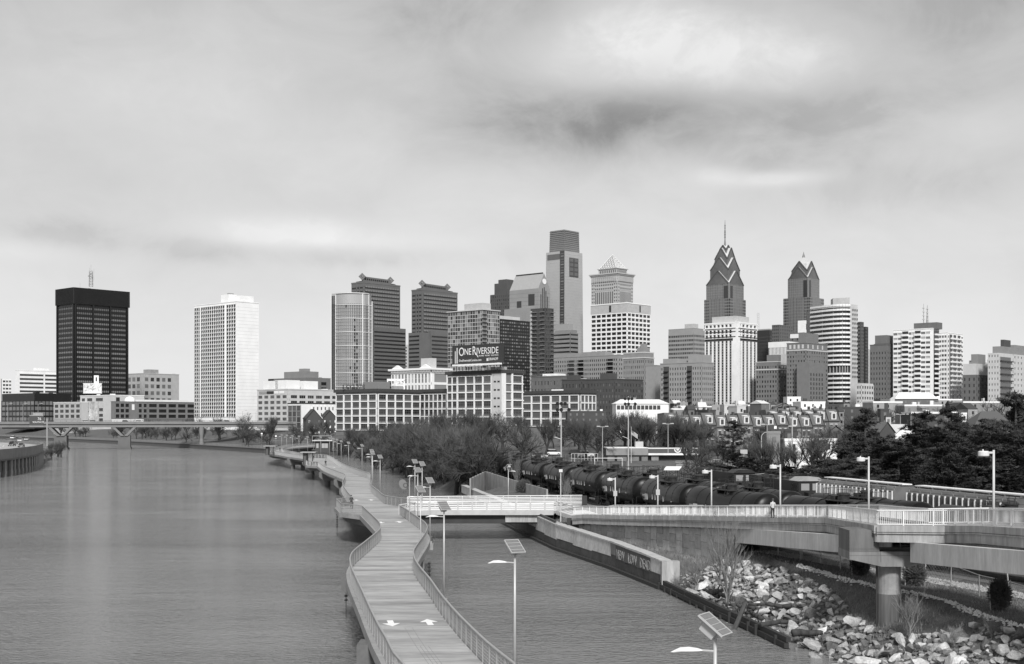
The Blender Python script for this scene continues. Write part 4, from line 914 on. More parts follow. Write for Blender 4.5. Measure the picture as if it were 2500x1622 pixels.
  if k == 0:
   for px, y, lb2 in ((2255, 742, 'thin ringed antenna, left of the pair on the white balcony tower'), (2264, 745, 'tapered antenna, right of the pair on the white balcony tower')):
    z0 = wz(788, 915); z1 = wz(y, 915); r2 = thing('antenna', lb2, 'antenna', (wx(px, 915), 915, z0)); b = MB().tube((0, 0, -2), (0, 0, z1 - z0), .9 if px > 2260 else .35, .12, 6); b.build('pole', steel_g, r2)
    q = MB()
    for i in range(4): zz = (z1 - z0) * (.15 + .2 * i); q.ring([(.9, zz), (.9, zz + .5)], 8)
    q.build('collar', stone_l, r2)
 B = Bld('brick_block', 'brown brick block with white dormered top right of the balcony towers', 2350, 2384, 2420, 905, 915, zb=8, wall=brick); B.body(); B.both(0, B.H - 1, 9, 3, 4, wf=.3, hf=.5, glass=[GL[0]], indiv=False); B.roofbox('upper_stage', stone_l, .0, 1, .05, .95, B.hz(888) - B.H); B.roofbox('upper_stage', stone_g, .2, .7, .1, .6, 7, B.hz(888)); B.clutter(3, stone_g, 3, B.hz(888)); B.done()
 B = Bld('stone_apartments', 'ornate pale stone apartment block at the right edge with dark iron balconies', 2412, 2440, 2520, 890, 862, zb=8, wall=stone_l); B.body(); B.face('W', 0, B.Lw, 0, B.H, 14, 4, .3, .4, indiv=False)
 B.face('S', B.Ls * .4, B.Ls, 0, B.H, 14, 6, .3, .4, indiv=False)
 for i in range(8): B.box('balcony', dark_m, 1, B.Ls * .36, -1.5, 0, B.H - 6 - i * 4.6, B.H - 5.2 - i * 4.6); B.box('balcony_recess', GL[1], 1.6, B.Ls * .33, -.2, 0, B.H - 5 - i * 4.6, B.H - 2.6 - i * 4.6)
 B.roofbox('mansard', stone_g, .1, .9, .1, .9, 5); B.roofbox('penthouse', brick_d, .2, .4, .2, .5, 5, B.H + 5); B.clutter(3, stone_g, 3, B.H + 5); B.done()
 B = Bld('stone_apartments', 'darker stone apartment block just behind the one with iron balconies', 2446, 2470, 2560, 1050, 853, zb=8, wall=mat('mid stone', .3)); B.body(); B.both(0, B.H, 15, 4, 9, wf=.4, hf=.5, indiv=False); B.roofbox('mansard', stone_g, .1, .9, .1, .9, 4); B.done()
 B = Bld('small_apartments', 'low white apartments below the mansard blocks', 2398, 2412, 2440, 1000, 885, zb=8, wall=stone_l); B.body(); B.both(0, B.H, 12, 3, 5, wf=.4, hf=.5, indiv=False); B.clutter(2); B.done()
right_side()
def lofts():
 bb = mat('loft spandrel brick', .17, .9, .3, .1, 3, .1)
 def loft(name, lb, xl, xc, xr, D, yt, nf, fpx, wb, sb, m=stone_w, zb=7.5):
  B = Bld(name, lb, xl, xc, xr, D, yt, zb=zb, wall=m, group='white-framed factory lofts')
  B.body(bb); H = B.H; fh = fpx * D / F; z0 = H - nf * fh - 1.0; gl = [GL[1], GL[0], mat('hazy pane', .10, .3), GL[1]]
  def run(side, a, c, n, wf=.86): B.face(side, a, c, z0, H - 1.0, nf, n, wf, .86, wall=m, glass=gl, rec=.55, mull=(3, 3), mullm=mat('grey sash', .13, .6))
  for a, c, n in wb: run('W', B.uw(a), B.uw(c), n)
  for a, c, n in sb: run('S', B.us(a), B.us(c), n)
  for side, L in (('W', B.Lw), ('S', B.Ls)):
   for i in range(nf):
    z = z0 + i * fh + fh * .10
    if side == 'W': B.box('brick_panel', bb, -.26, -.05, .4, L - .4, z, z + fh * .16)
    else: B.box('brick_panel', bb, .4, L - .4, -.26, -.05, z, z + fh * .16)
  B.box('cornice', roofd, -.9, B.Ls + .9, -.9, B.Lw + .9, H, H + 1.6)
  return B
 B = loft('factory_loft', 'long five-storey white-framed loft at the left of the tree line', 820, 921, 1026, 650, 957, 5, 18, [(920.5, 821, 5)], [(922, 1025, 5)])
 B.box('roof_house', mat('shed grey', .20), 6, 16, B.uw(915) + 6, B.uw(915) + 16, B.H + 1.6, B.H + 5.5); B.box('roof_house', mat('shed grey', .20), B.us(935), B.us(962), 4, 14, B.H + 1.6, B.H + 5)
 B.clutter(6, z=B.H + 1.6); B.done()
 # letters on the roof, seen from behind
 D = 655; root = thing('rooftop_sign', 'skeletal dark rooftop letters standing on the left loft roof', 'sign', (wx(832, D), D + 10, wz(955, D)), rad(-6))
 for i, (ch, x) in enumerate(zip('LOCUST ON', (0, 2.0, 4.4, 6.6, 8.8, 10.6, 0, 12.2, 14.4))):
  if ch != ' ': o = put(text_mesh(ch, 3.2, dark_m, .08), 'letter', root, (x * .9 - .5, 0, 1.2), False); o.rotation_euler.x = rad(90)
 b = MB()
 for x in range(9): b.tube((x * 1.8, .3, -.6), (x * 1.8, .3, 4), .06, n=3); b.tube((x * 1.8, .3, 3.6), (x * 1.8, 2, -.6), .05, n=3)
 b.tube((0, .3, 1), (14.6, .3, 1), .06, n=3); b.tube((0, .3, 3.6), (14.6, .3, 3.6), .06, n=3); b.build('scaffold', dark_m, root)
 B = loft('factory_loft', 'narrow-bayed loft wing between the left loft and the tall loft with the sign', 1026, 1091, 1094, 672, 957, 5, 18.5, [(1091, 1027, 6)], []); B.clutter(3, z=B.H + 1.6); B.done()
 B = loft('factory_loft', 'tallest white-framed loft carrying the large billboard', 1092, 1230, 1277, 635, 911, 6, 20.4, [(1201, 1118, 4), (1117, 1093, 2)], [(1249, 1275, 1)])
 H = B.H; fh = 20.4 * 635 / F; z0 = H - 6 * fh - 1
 B.box('stair_bay', stone_l, -.5, 0, B.uw(1228), B.uw(1202), z0, H)
 for i in range(6):
  for px in (1219, 1210): B.box('slot_window', GL[0], -.62, -.45, B.uw(px) - .75, B.uw(px) + .75, z0 + i * fh + .6, z0 + i * fh + 1.4)
  B.box('floor_edge', stone_w, 0, B.Ls, -.6, 0, z0 + i * fh - .3, z0 + i * fh + .2)
 B.box('corner_pier', stone_w, -.7, .9, -.7, .9, z0, H); B.box('corner_pier', stone_w, B.us(1249) - .5, B.us(1249) + .5, -.7, 0, z0, H); B.clutter(6, z=H + 1.6); B.done()
 # billboard
 D = 645; sc_ = D / F; c = Vector((wx(1104, D), D + 9, wz(909, D) + 1.0)); e = Vector((wx(1229, D - 20), D - 14, c.z)); d = e - c; ang = math.atan2(d.y, d.x); W = d.length
 root = thing('billboard', 'big dark ONE RIVERSIDE billboard on the roof of the tall loft', 'billboard', c, ang)
 z0, z1 = 3.4, 12.6; MB().box(0, -.25, z0, W, .25, z1).build('board', mat('billboard dark sheet', .035, .5, .6, .1), root); MB().box(-.2, -.35, z0 - .2, 0, .35, z1 + .2).box(W, -.35, z0 - .2, W + .2, .35, z1 + .2).box(-.2, -.35, z1, W + .2, .35, z1 + .25).build('frame', dark_m, root)
 MB().box(.8, -1.6, z0 - 1.1, W - .6, -.4, z0 - .3).build('catwalk', white, root)
 def T(t, s, x, z, sx=1., m=white):
  me = text_mesh(t, s, m, .02, 1.0); xs = [v.co.x for v in me.vertices]; a, w_ = min(xs), max(xs) - min(xs)
  for v in me.vertices: v.co.x = (v.co.x - a) * (sx - x) * W / w_
  o = put(me, 'lettering', root, (x * W, -.30, z), False); o.rotation_euler = (rad(90), 0, 0)
 u = W / 26.2
 T('O', 6.2, .13, z0 + 4.1, .234); T('NE', 4.7, .244, z0 + 4.5, .376); T('R', 6.3, .406, z0 + 4.3, .475); T('IVERSIDE', 4.7, .487, z0 + 4.6, .909)
 lg = MB().beam((W * .44, -.29, z0 + 6.4), (W * .515, -.29, z0 + 3.4), .06, .6); lg.build('lettering', white, root)
 T('THE RIVER   THE PARK   THE ULTIMATE', 1.0, .523, z0 + 3.35, .909); T('OneRiversideCondos.com', 1.7, .13, z0 + 1.1, .578); T('DRANOFF', 1.9, .72, z0 + 1.2, .904)
 em = MB()
 for i in range(4): em.beam((17.9 * u + i * .25, -.29, z0 + 2.3 - .2 * (i % 2)), (17.9 * u + i * .25 + .01, -.29, z0 + 1.2), .14, .3)
 em.box(17.8 * u, -.31, z0 + 1.1, 18.8 * u, -.27, z0 + 1.25); em.box(17.8 * u, -.31, z0 + 2.2, 18.8 * u, -.27, z0 + 2.35)
 for i in range(4): em.box(17.85 * u + i * .27, -.31, z0 + 1.2, 17.97 * u + i * .27, -.27, z0 + 2.3)
 em.build('emblem', white, root)
 MB().box(1.2 * u, -.32, z0 + .3, 1.75 * u, -.26, z0 + 6.6).box(2.1 * u, -.32, z0 + .3, 2.75 * u, -.26, z0 + 8.3).build('tower_picture', mat('picture grey', .5), root)
 s = MB()
 for i in range(8): xx = W * (i + .5) / 8; s.tube((xx, .3, -.5), (xx, .3, z1 - 1), .14, n=4); s.tube((xx, 3, -.5), (xx, .3, z0 + 5), .12, n=4)
 s.tube((0, .3, z0 - 1), (W, .3, z0 - 1), .12, n=4); s.build('support', dark_m, root)
 lt = MB()
 for i in range(6): lt.box(6 + i * 3, -2.6, z0 - 1.6, 7.2 + i * 3, -1.9, z0 - 1.2)
 lt.build('floodlight', stone_l, root)
 # right white loft
 B = loft('factory_loft', 'low white loft with glassy bays right of the tall loft', 1270, 1415, 1455, 720, 960, 4, 19.5, [(1414, 1346, 3), (1345, 1276, 3)], [(1417, 1454, 4)], m=white); B.box('raised_parapet', white, -.6, 2, B.uw(1370), B.uw(1348), B.H, B.H + 2.4); B.done()
 # ornate white building
 B = Bld('ornate_white_building', 'ornate white terracotta building with a bracketed cornice behind the left loft', 956, 1053, 1096, 770, 903, zb=8, wall=white)
 B.body(stone_w); zt = B.H; B.face('W', B.Lw * 0, B.Lw, zt - 15.5, zt - 1.5, 2, 12, .55, .8, wall=white, glass=[mat('greenish pane', .3, .3), GL[1]], mull=(2, 2)); B.face('S', 0, B.Ls, zt - 15, zt - 1.5, 2, 1, .7, .78, wall=white, glass=[stone_g], indiv=True)
 B.box('cornice', white, -1.6, B.Ls + 1.6, -1.6, B.Lw + 1.6, zt, zt + 1.2)
 for j in range(26): B.box('bracket', stone_l, -1.3, 0, B.Lw * j / 26, B.Lw * j / 26 + .5, zt - 1.3, zt)
 for j in range(12): B.box('bracket', stone_l, B.Ls * j / 12, B.Ls * j / 12 + .5, -1.3, 0, zt - 1.3, zt)
 for yy in (.5, B.Lw - 10): B.mb('pediment', white).add([(-1, yy, zt + 1.2), (-1, yy + 9, zt + 1.2), (-1, yy + 4.5, zt + 3.4), (1, yy, zt + 1.2), (1, yy + 9, zt + 1.2), (1, yy + 4.5, zt + 3.4)], [(0, 2, 1), (3, 4, 5), (0, 3, 5, 2), (1, 2, 5, 4)])
 B.roofbox('tank', stone_l, .1, .4, .05, .3, 6, zt + 1.2); B.clutter(3); B.done()
 # water-tower frame
 D = 700; r2 = thing('arched_roof_frame', 'white arched frame structure on the roof behind the left loft', 'roof structure', (wx(967, D), D, wz(955, D)), rad(10)); k = D / F; h = 27 * k; w = 20 * k; b = MB()
 for x in (0, w): b.box(x - .3, -.3, -3, x + .3, .3, h)
 b.box(-5, -.3, h - .6, w + .3, .3, h + .6); b.box(0, -.25, 2.4, w, .25, 3.2); b.box(0, -.25, -.5, w, .25, .6); b.box(-5, -.3, h - 4, -4.4, .3, h - .6)
 for i in range(8):
  t0, t1 = math.pi * i / 8, math.pi * (i + 1) / 8; b.beam((w / 2 + math.cos(t0) * w / 2, 0, h - 3.2 + math.sin(t0) * 2.4), (w / 2 + math.cos(t1) * w / 2, 0, h - 3.2 + math.sin(t1) * 2.4), .4, .5)
 b.build('frame', white, r2)
 # hip-roofed white hall
 D = 610; k = D / F; root = thing('white_hall', 'long low hall with a bright white hipped roof above the tree tops', 'building', (wx(1504, D), D, 8), rad(4)); L = 98 * k; L2 = 130 * k; dp = 12; ze = wz(986, D) - 8; zr = wz(975, D) - 8
 MB().box(0, 0, 0, L2, dp, ze).build('wall', stone_w, root); MB().add([(-.5, -.5, ze), (L2 + .5, -.5, ze), (L2 + .5, dp + .5, ze), (-.5, dp + .5, ze), (3, dp / 2, zr), (L2 - 3.5, dp / 2, zr)], [(0, 1, 5, 4), (1, 2, 5), (2, 3, 4, 5), (3, 0, 4), (3, 2, 1, 0)]).build('roof', white, root)
 for i in range(11): put(MB().box(-.8, -.1, 0, .8, .05, 2.0).mesh('window', GL[1]), 'window', root, (1.2 + i * 1.95 * 1.0, 0, ze - 2.8), False)
lofts()
# ================================================================ BOARDWALK over the water
DZ = 4.0; RH = 1.25
def rails(pts): return [(*PP(px, py, DZ + RH).xy, DZ) for px, py in pts]
RR = [(1300, 1700), (1253.5, 1618.5), (1227, 1598), (1189, 1567), (1151, 1531.5), (1113.6, 1493.7), (1076, 1450), (1049, 1412), (1028.5, 1388), (1014, 1367), (1009.6, 1350), (1011, 1341), (1022, 1324), (1033.7, 1308), (1041, 1295.4), (1043, 1287), (1039.4, 1278), (1033.7, 1272.6), (1022, 1264), (999.5, 1248.4), (975.3, 1233.4)]
RB = [(995, 1217), (942.5, 1210.6), (922.6, 1197), (908, 1186), (903.5, 1176.5), (903, 1168), (904.7, 1162), (901, 1155), (884.7, 1150), (851.8, 1138.8), (828, 1127.6), (810.6, 1116.5), (797.6, 1110.6), (791, 1110), (769, 1109.4), (745, 1107.4), (731.8, 1105.9), (710.6, 1101.5), (690, 1097.5), (697, 1092), (715, 1088), (742, 1085.5), (775, 1083.5)]
RL1 = [(1010, 1660), (985, 1620), (962, 1594), (943.5, 1558), (924.5, 1526), (905.6, 1488), (886.7, 1446.4), (867.8, 1406.7), (857.4, 1382), (854.6, 1363), (856.3, 1356), (864, 1344), (885.5, 1326.8), (906.9, 1309.7), (925.4, 1294), (929, 1285.5), (926.8, 1277), (921, 1269.8), (908, 1257), (884, 1234.9)]
RO1 = [(884, 1234.9), (832.8, 1229), (822, 1218.5), (859.9, 1213.5)]
RL2 = [(859.9, 1213.5), (849.4, 1202), (838.8, 1187), (835.9, 1177.6), (838.8, 1170.6), (843, 1160), (838.8, 1156.5), (816.5, 1148), (790.6, 1137.6), (776.5, 1127.6)]
RO2 = [(776.5, 1127.6), (750, 1126), (740, 1119), (760, 1116.5)]
RL3 = [(760, 1116.5), (745, 1112.5), (720, 1109), (700, 1106.6), (681, 1103.4)]
RO3 = [(681, 1103.4), (661, 1101.5), (651, 1097.8), (668, 1094.5)]
RL4 = [(668, 1094.5), (680, 1090.5), (700, 1086), (730, 1083.3), (775, 1081.6)]
def sm(pts, step=1.2): return smooth_path(rails(pts), step)
def make_railing(parent, path, near, zt=RH, spacing=1.7, nb=7, mt=None, indiv=260):
 mt = mt or steel
 rl = put(None, 'railing', parent, path[0]);
 b = MB(); pp = resample(path, spacing)
 for a, c in zip(path, path[1:]):
  if (Vector(c) - Vector(a)).length < 1e-4: continue
  a = Vector(a); c = Vector(c); near_ = a.y < indiv
  b.tube(a + Vector((0, 0, zt)), c + Vector((0, 0, zt)), .06, n=6 if a.y < 120 else 4, cap=False)
 b.build('top_rail', mt, rl, smooth=True, world=True).location = -wloc(rl)
 b = MB()
 for a, c in zip(path, path[1:]):
  a = Vector(a); c = Vector(c)
  for k in range(nb):
   if a.y > 200 and k % 2: continue
   z = .12 + (zt - .25) * k / (nb - 1) if nb > 1 else .3; b.tube(a + Vector((0, 0, z)), c + Vector((0, 0, z)), .016 if a.y < 150 else .022, n=3, cap=False)
 b.build('horizontal_bars', mt, rl, kind='stuff').location = -wloc(rl)
 me = CONV.get('post') or MB().box(-.035, -.035, -.1, .035, .035, zt - .05).box(-.11, -.11, -.02, .11, .11, .03).mesh('post', mt); CONV['post'] = me
 far = MB()
 for i, p in enumerate(pp):
  q = pp[min(i + 1, len(pp) - 1)] - pp[max(i - 1, 0)]; rz = math.atan2(q.y, q.x)
  if p.y < indiv: put(me, 'post', rl, p, rz=rz)
  elif i % 1 == 0: far.box(p.x - .06, p.y - .06, p.z, p.x + .06, p.y + .06, p.z + zt)
 if far.v: far.build('far_posts', mt, rl, kind='stuff').location = -wloc(rl)
 # vertical infill bars, three to a bay
 v = MB()
 for p in resample(path, spacing / 5):
  if p.y < 330: v.tube(p + Vector((0, 0, .08)), p + Vector((0, 0, zt - .03)), .014 if p.y < 130 else .02, n=3, cap=False)
 if v.v: v.build('infill_bars', mt, rl, kind='stuff').location = -wloc(rl)
 return rl
def boardwalk():
 root = thing('boardwalk', 'winding concrete boardwalk on piers running up the middle of the river', 'boardwalk', (0, 60, 0))
 def wb(b, name, m, kind=None):
  o = b.build(name, m, root, kind=kind); o.location = -wloc(root) if False else Vector((0, -60, 0)); return o
 R1 = sm(RR); R2 = sm(RB, 3); L1 = sm(RL1); L2 = sm(RL2, 2.5); L3 = sm(RL3, 4); L4 = sm(RL4, 6); O1, O2, O3 = rails(RO1), rails(RO2), rails(RO3)
 left = L1 + [Vector(p) for p in O1[1:-1]] + L2 + [Vector(p) for p in O2[1:-1]] + L3 + [Vector(p) for p in O3[1:-1]] + L4
 right = R1 + R2
 dm = mat('boardwalk concrete', .32, .85, .30, .45, 2.4, .16, stretch=(.35, 1.9, 1), bump=.004, bscale=14)
 poly = [(p.x, p.y) for p in left] + [(p.x, p.y) for p in reversed(right)]
 d = MB(); d.prism(poly, DZ - .42, DZ); o = wb(d, 'deck', dm)
 # fascia lip outside each railing
 for q, o_, w_ in ((left, -.15, .3), (R1, .15, .3), (R2, .15, .3)): wb(MB().ribbon([(p.x + o_, p.y) for p in q], w_, DZ - .55, DZ + .04), 'edge_beam', conc)
 # expansion joints across the deck
 def at(path, D):
  for a, c in zip(path, path[1:]):
   if (a.y - D) * (c.y - D) <= 0 and abs(a.y - c.y) > 1e-6: return a.lerp(c, (D - a.y) / (c.y - a.y))
 jm = mat('joint seal', .20, .8); jl = mat('worn joint edge', .5, .8)
 for D in (47, 52, 57, 62.5, 68, 74, 80, 86, 93, 101.5, 110, 119, 128, 138, 150, 163, 190, 207, 225, 247, 270, 300, 330):
  a, c = at(L1 if D < 168 else L2, D), at(R1 if D < 170 else R2, D)
  if a and c:
   b = MB(); b.beam((a.x + .1, a.y, DZ + .006), (c.x - .1, c.y, DZ + .006), .05 if D not in (101.5, 207, 330) else .18, .02); wb(b, 'expansion_joint', jm if D not in (101.5, 207, 330) else jl)
 # grooves down the centre line
 gr = MB(); cpts = []
 for D in range(44, 110, 3):
  a, c = at(L1, D), at(R1, D)
  if a and c: cpts.append((a + c) / 2)
 for k in range(4):
  for a, c in zip(cpts, cpts[1:]):
   if a.y < 74 - 6 * (k % 2): gr.beam((a.x + (k - 1.5) * .22, a.y, DZ + .005), (c.x + (k - 1.5) * .22, c.y, DZ + .005), .02, .02)
 wb(gr, 'centre_groove', jm)
 wp = mat('road marking white', .8, .6, 6, .08)
 def arrow(px, py, up, s=1.0):
  p = PP(px, py, DZ); b = MB(); dr = 1 if up else -1; path = L1 if p.y < 165 else L2; q = at(path, p.y + 3) or Vector((0, 1, 0)); q0 = at(path, p.y - 3) or Vector((0, 0, 0)); ang = math.atan2(q.x - q0.x, q.y - q0.y)
  q1 = at(R1, p.y + 3); q2 = at(R1, p.y - 3)
  if q1 and q2: ang = math.atan2(q1.x - q2.x, q1.y - q2.y)
  sh = [(-.18, -1.1), (.18, -1.1), (.18, .05), (.52, .05), (0, 1.1), (-.52, .05), (-.18, .05)]
  P2 = [(p.x + (x * math.cos(ang) * dr + y * dr * math.sin(ang)) * s, p.y + (-x * math.sin(ang) * dr + y * dr * math.cos(ang)) * s) for x, y in sh]
  b.prism(P2, DZ - .01, DZ + .008); return wb(b, 'painted_arrow', wp)
 for a in ((955, 1522, 0), (1047, 1519, 1), (929.5, 1276, 0), (974.5, 1274.6, 1), (869.8, 1221.4, 0), (906, 1221, 1), (816, 1141.5, 0)): arrow(*a)
 # piers: hammerhead cap on round columns
 cap = mat('pier concrete', .13, .9, 1, .2, 5, .1);
 for D, pth in ((52, 1), (72, 1), (104, 1), (138, 1), (172, 1), (205, 2), (240, 2), (275, 2), (315, 2), (355, 2), (395, 3), (430, 3), (465, 3)):
  a = at(L1 if pth == 1 else (L2 if pth == 2 else L3), D); c = at(R1 if D < 172 else R2, D)
  if D == 172: a = Vector((O1[0][0] - 3, 172, 0)); c = at(R1, 166)
  if not (a and c): continue
  pier = put(None, 'pier', root, (a.x, D, 0)); x0, x1 = a.x - .75, c.x + 1.0
  b = MB(); b.add([(x0, D - 1, DZ - .5), (x1, D - 1, DZ - .5), (x1, D - 1, DZ - 1.6), (x1 - 1.2, D - 1, DZ - 2.6), (x0 + 1.2, D - 1, DZ - 2.6), (x0, D - 1, DZ - 1.6)] + [(x0, D + 1, DZ - .5), (x1, D + 1, DZ - .5), (x1, D + 1, DZ - 1.6), (x1 - 1.2, D + 1, DZ - 2.6), (x0 + 1.2, D + 1, DZ - 2.6), (x0, D + 1, DZ - 1.6)],
      [(5, 4, 3, 2, 1, 0), (6, 7, 8, 9, 10, 11)] + [(i, (i + 1) % 6, (i + 1) % 6 + 6, i + 6) for i in range(6)])
  b.build('pier_cap', cap, pier).location = -wloc(pier)
  for x in (x0 + 1.9, x1 - 1.9):
   q = MB().ring([(.75, -2.5), (.75, DZ - 2.5)], 14, c=(x, D)); q.build('column', cap, pier, smooth=False).location = -wloc(pier)
 # girders under the deck
 g = MB();
 for path, off in ((left, 1.0), (right, -1.0)):
  pts = resample(path, 6); g.ribbon([(p.x + off, p.y) for p in pts], .5, DZ - 1.35, DZ - .42)
 wb(g, 'girder', mat('weathered girder', .10, .8, .6, .2))
 for p in (R1, R2, L1, O1, L2, O2, L3, O3, L4): make_railing(root, [Vector(q) for q in p], 0)
 # box pedestals for the lamps hanging outside the right edge
 return root, L1, R1
BW = boardwalk()
def benches():
 wood = mat('bench timber', .10, .7, 6, .2)
 for px, py, ang, lb in ((846, 1243, .1, 'slatted bench on the near overlook of the boardwalk'), (768, 1137, .1, 'slatted bench on the middle roofed overlook'), (664, 1111, .1, 'slatted bench on the farthest overlook')):
  p = PP(px, py, DZ); r = thing('bench', lb, 'bench', p, ang, 'benches on the overlooks')
  s = MB().box(-.95, -.25, .42, .95, .25, .48).build('seat', wood, r); MB().box(-.95, .22, .55, .95, .28, .95).build('backrest', wood, r)
  for x in (-.8, .8): MB().box(x - .05, -.22, 0, x + .05, .26, .42).box(x - .05, .2, .42, x + .05, .3, .92).build('leg', dark_m, r)
benches()
def canopy(px0, px1, pyroof, pybase, lb):
 D = gd(pybase, DZ); x0, x1 = wx(px0, D), wx(px1, D); zr = wz(pyroof, D); r = thing('canopy', lb, 'shelter', ((x0 + x1) / 2, D, DZ), 0, 'flat-roofed shelters on the overlooks'); w = (x1 - x0) / 2; h = zr - DZ
 MB().box(-w, -1.2, h - .28, w, 3.5, h).build('roof', steel_g, r)
 for x in (-w + .8, -w + 1.6, w - 1.0): MB().box(x - .12, -.3, 0, x + .12, 0, h - .28).build('post', dark_m, r)
 MB().box(-w + .7, -.1, 0, -w + 1.7, 2.8, h - .3).build('screen', mat('canopy screen', .10, .6), r)
canopy(734, 772, 1103.5, 1135, 'flat-roofed shelter on the middle overlook of the boardwalk')
canopy(644, 674, 1088.5, 1111, 'flat-roofed shelter on the farthest overlook of the boardwalk')
# ================================================================ FOOTBRIDGE from boardwalk to ramp
def footbridge():
 root = thing('footbridge', 'straight white-railed footbridge joining the boardwalk to the ramp on the bank', 'footbridge', (0, 170, 0))
 A = [PP(975.3, 1233.4, DZ + RH), PP(1013.8, 1226.6, DZ + RH), PP(1070, 1225.4, DZ + RH), PP(1200, 1225.4, DZ + RH), PP(1352, 1225.5, DZ + RH)]
 Bk = [PP(995, 1217, DZ + RH), PP(1100, 1215.6, DZ + RH), PP(1250, 1214.4, DZ + RH), PP(1421, 1213, DZ + RH)]
 def zset(L): return [Vector((p.x, p.y, DZ)) for p in L]
 A, Bk = zset(A), zset(Bk); root.location = (0, 170, 0)
 def wb(b, n, m, kind=None): o = b.build(n, m, root, kind=kind); o.location = -wloc(root) if False else Vector((0, -170, 0)); return o
 d = MB().prism([(p.x, p.y) for p in A] + [(p.x, p.y) for p in reversed(Bk)], DZ - .35, DZ + .006); wb(d, 'deck', mat('pale bridge deck', .55, .8, .5, .1, 4, .06))
 e = MB().ribbon([(p.x, p.y - .25) for p in A[1:]], .4, DZ - .5, DZ + .15); wb(e, 'edge_beam', conc_l)
 g = MB().ribbon([(p.x, p.y + .6) for p in A[1:]], .5, DZ - 1.7, DZ - .5).ribbon([(p.x, p.y + 4) for p in A[1:]], .5, DZ - 1.7, DZ - .5); wb(g, 'girder', mat('rusty girder', .035, .7, .6, .3))
 g = MB().ribbon([(p.x, p.y - .3) for p in A[3:]], .5, DZ - 2.2, DZ - 1.3) if False else MB().box(A[4].x - 6.5, A[4].y + .1, DZ - 1.5, A[4].x - 2, A[4].y + 5, DZ - .55); wb(g, 'abutment_cap', conc_st)
 def rail(path, h, nb, sp, wp=.10):
  rl = put(None, 'railing', root, path[0])
  b = MB()
  for a, c in zip(path, path[1:]): b.beam(a + Vector((0, 0, h + .05)), c + Vector((0, 0, h + .05)), .22, .09)
  b.build('top_rail', steel_w, rl).location = -wloc(rl)
  for k in range(nb):
   b = MB(); z = .25 + (h - .45) * k / (nb - 1)
   for a, c in zip(path, path[1:]): b.beam(a + Vector((0, 0, z)), c + Vector((0, 0, z)), .06, .09)
   b.build('rail', steel_w, rl).location = -wloc(rl)
  me = MB().box(-wp, -.08, -.1, wp, .08, h).mesh('post', mat('post steel', .45, .5))
  for p in resample(path, sp): put(me, 'post', rl, p)
  me = MB().add([(-.5, -.04, h - .1), (.5, -.04, h - .1), (.08, -.04, h - .55), (-.08, -.04, h - .55), (-.5, .04, h - .1), (.5, .04, h - .1), (.08, .04, h - .55), (-.08, .04, h - .55)], [(0, 1, 2, 3), (7, 6, 5, 4), (0, 4, 5, 1), (1, 5, 6, 2), (0, 3, 7, 4)]).mesh('bracket', steel_w) if nb > 4 else None
  return rl
 rail(Bk, 1.45, 6, 1.95, .06); rail(A, 1.25, 4, 1.95, .10)
 MB().box(Bk[3].x, Bk[3].y - .3, DZ - .5, Bk[3].x + .7, Bk[3].y + .3, DZ + 1.4).build('end_post', dark_m, root).location = (0, -170, 0)
footbridge()
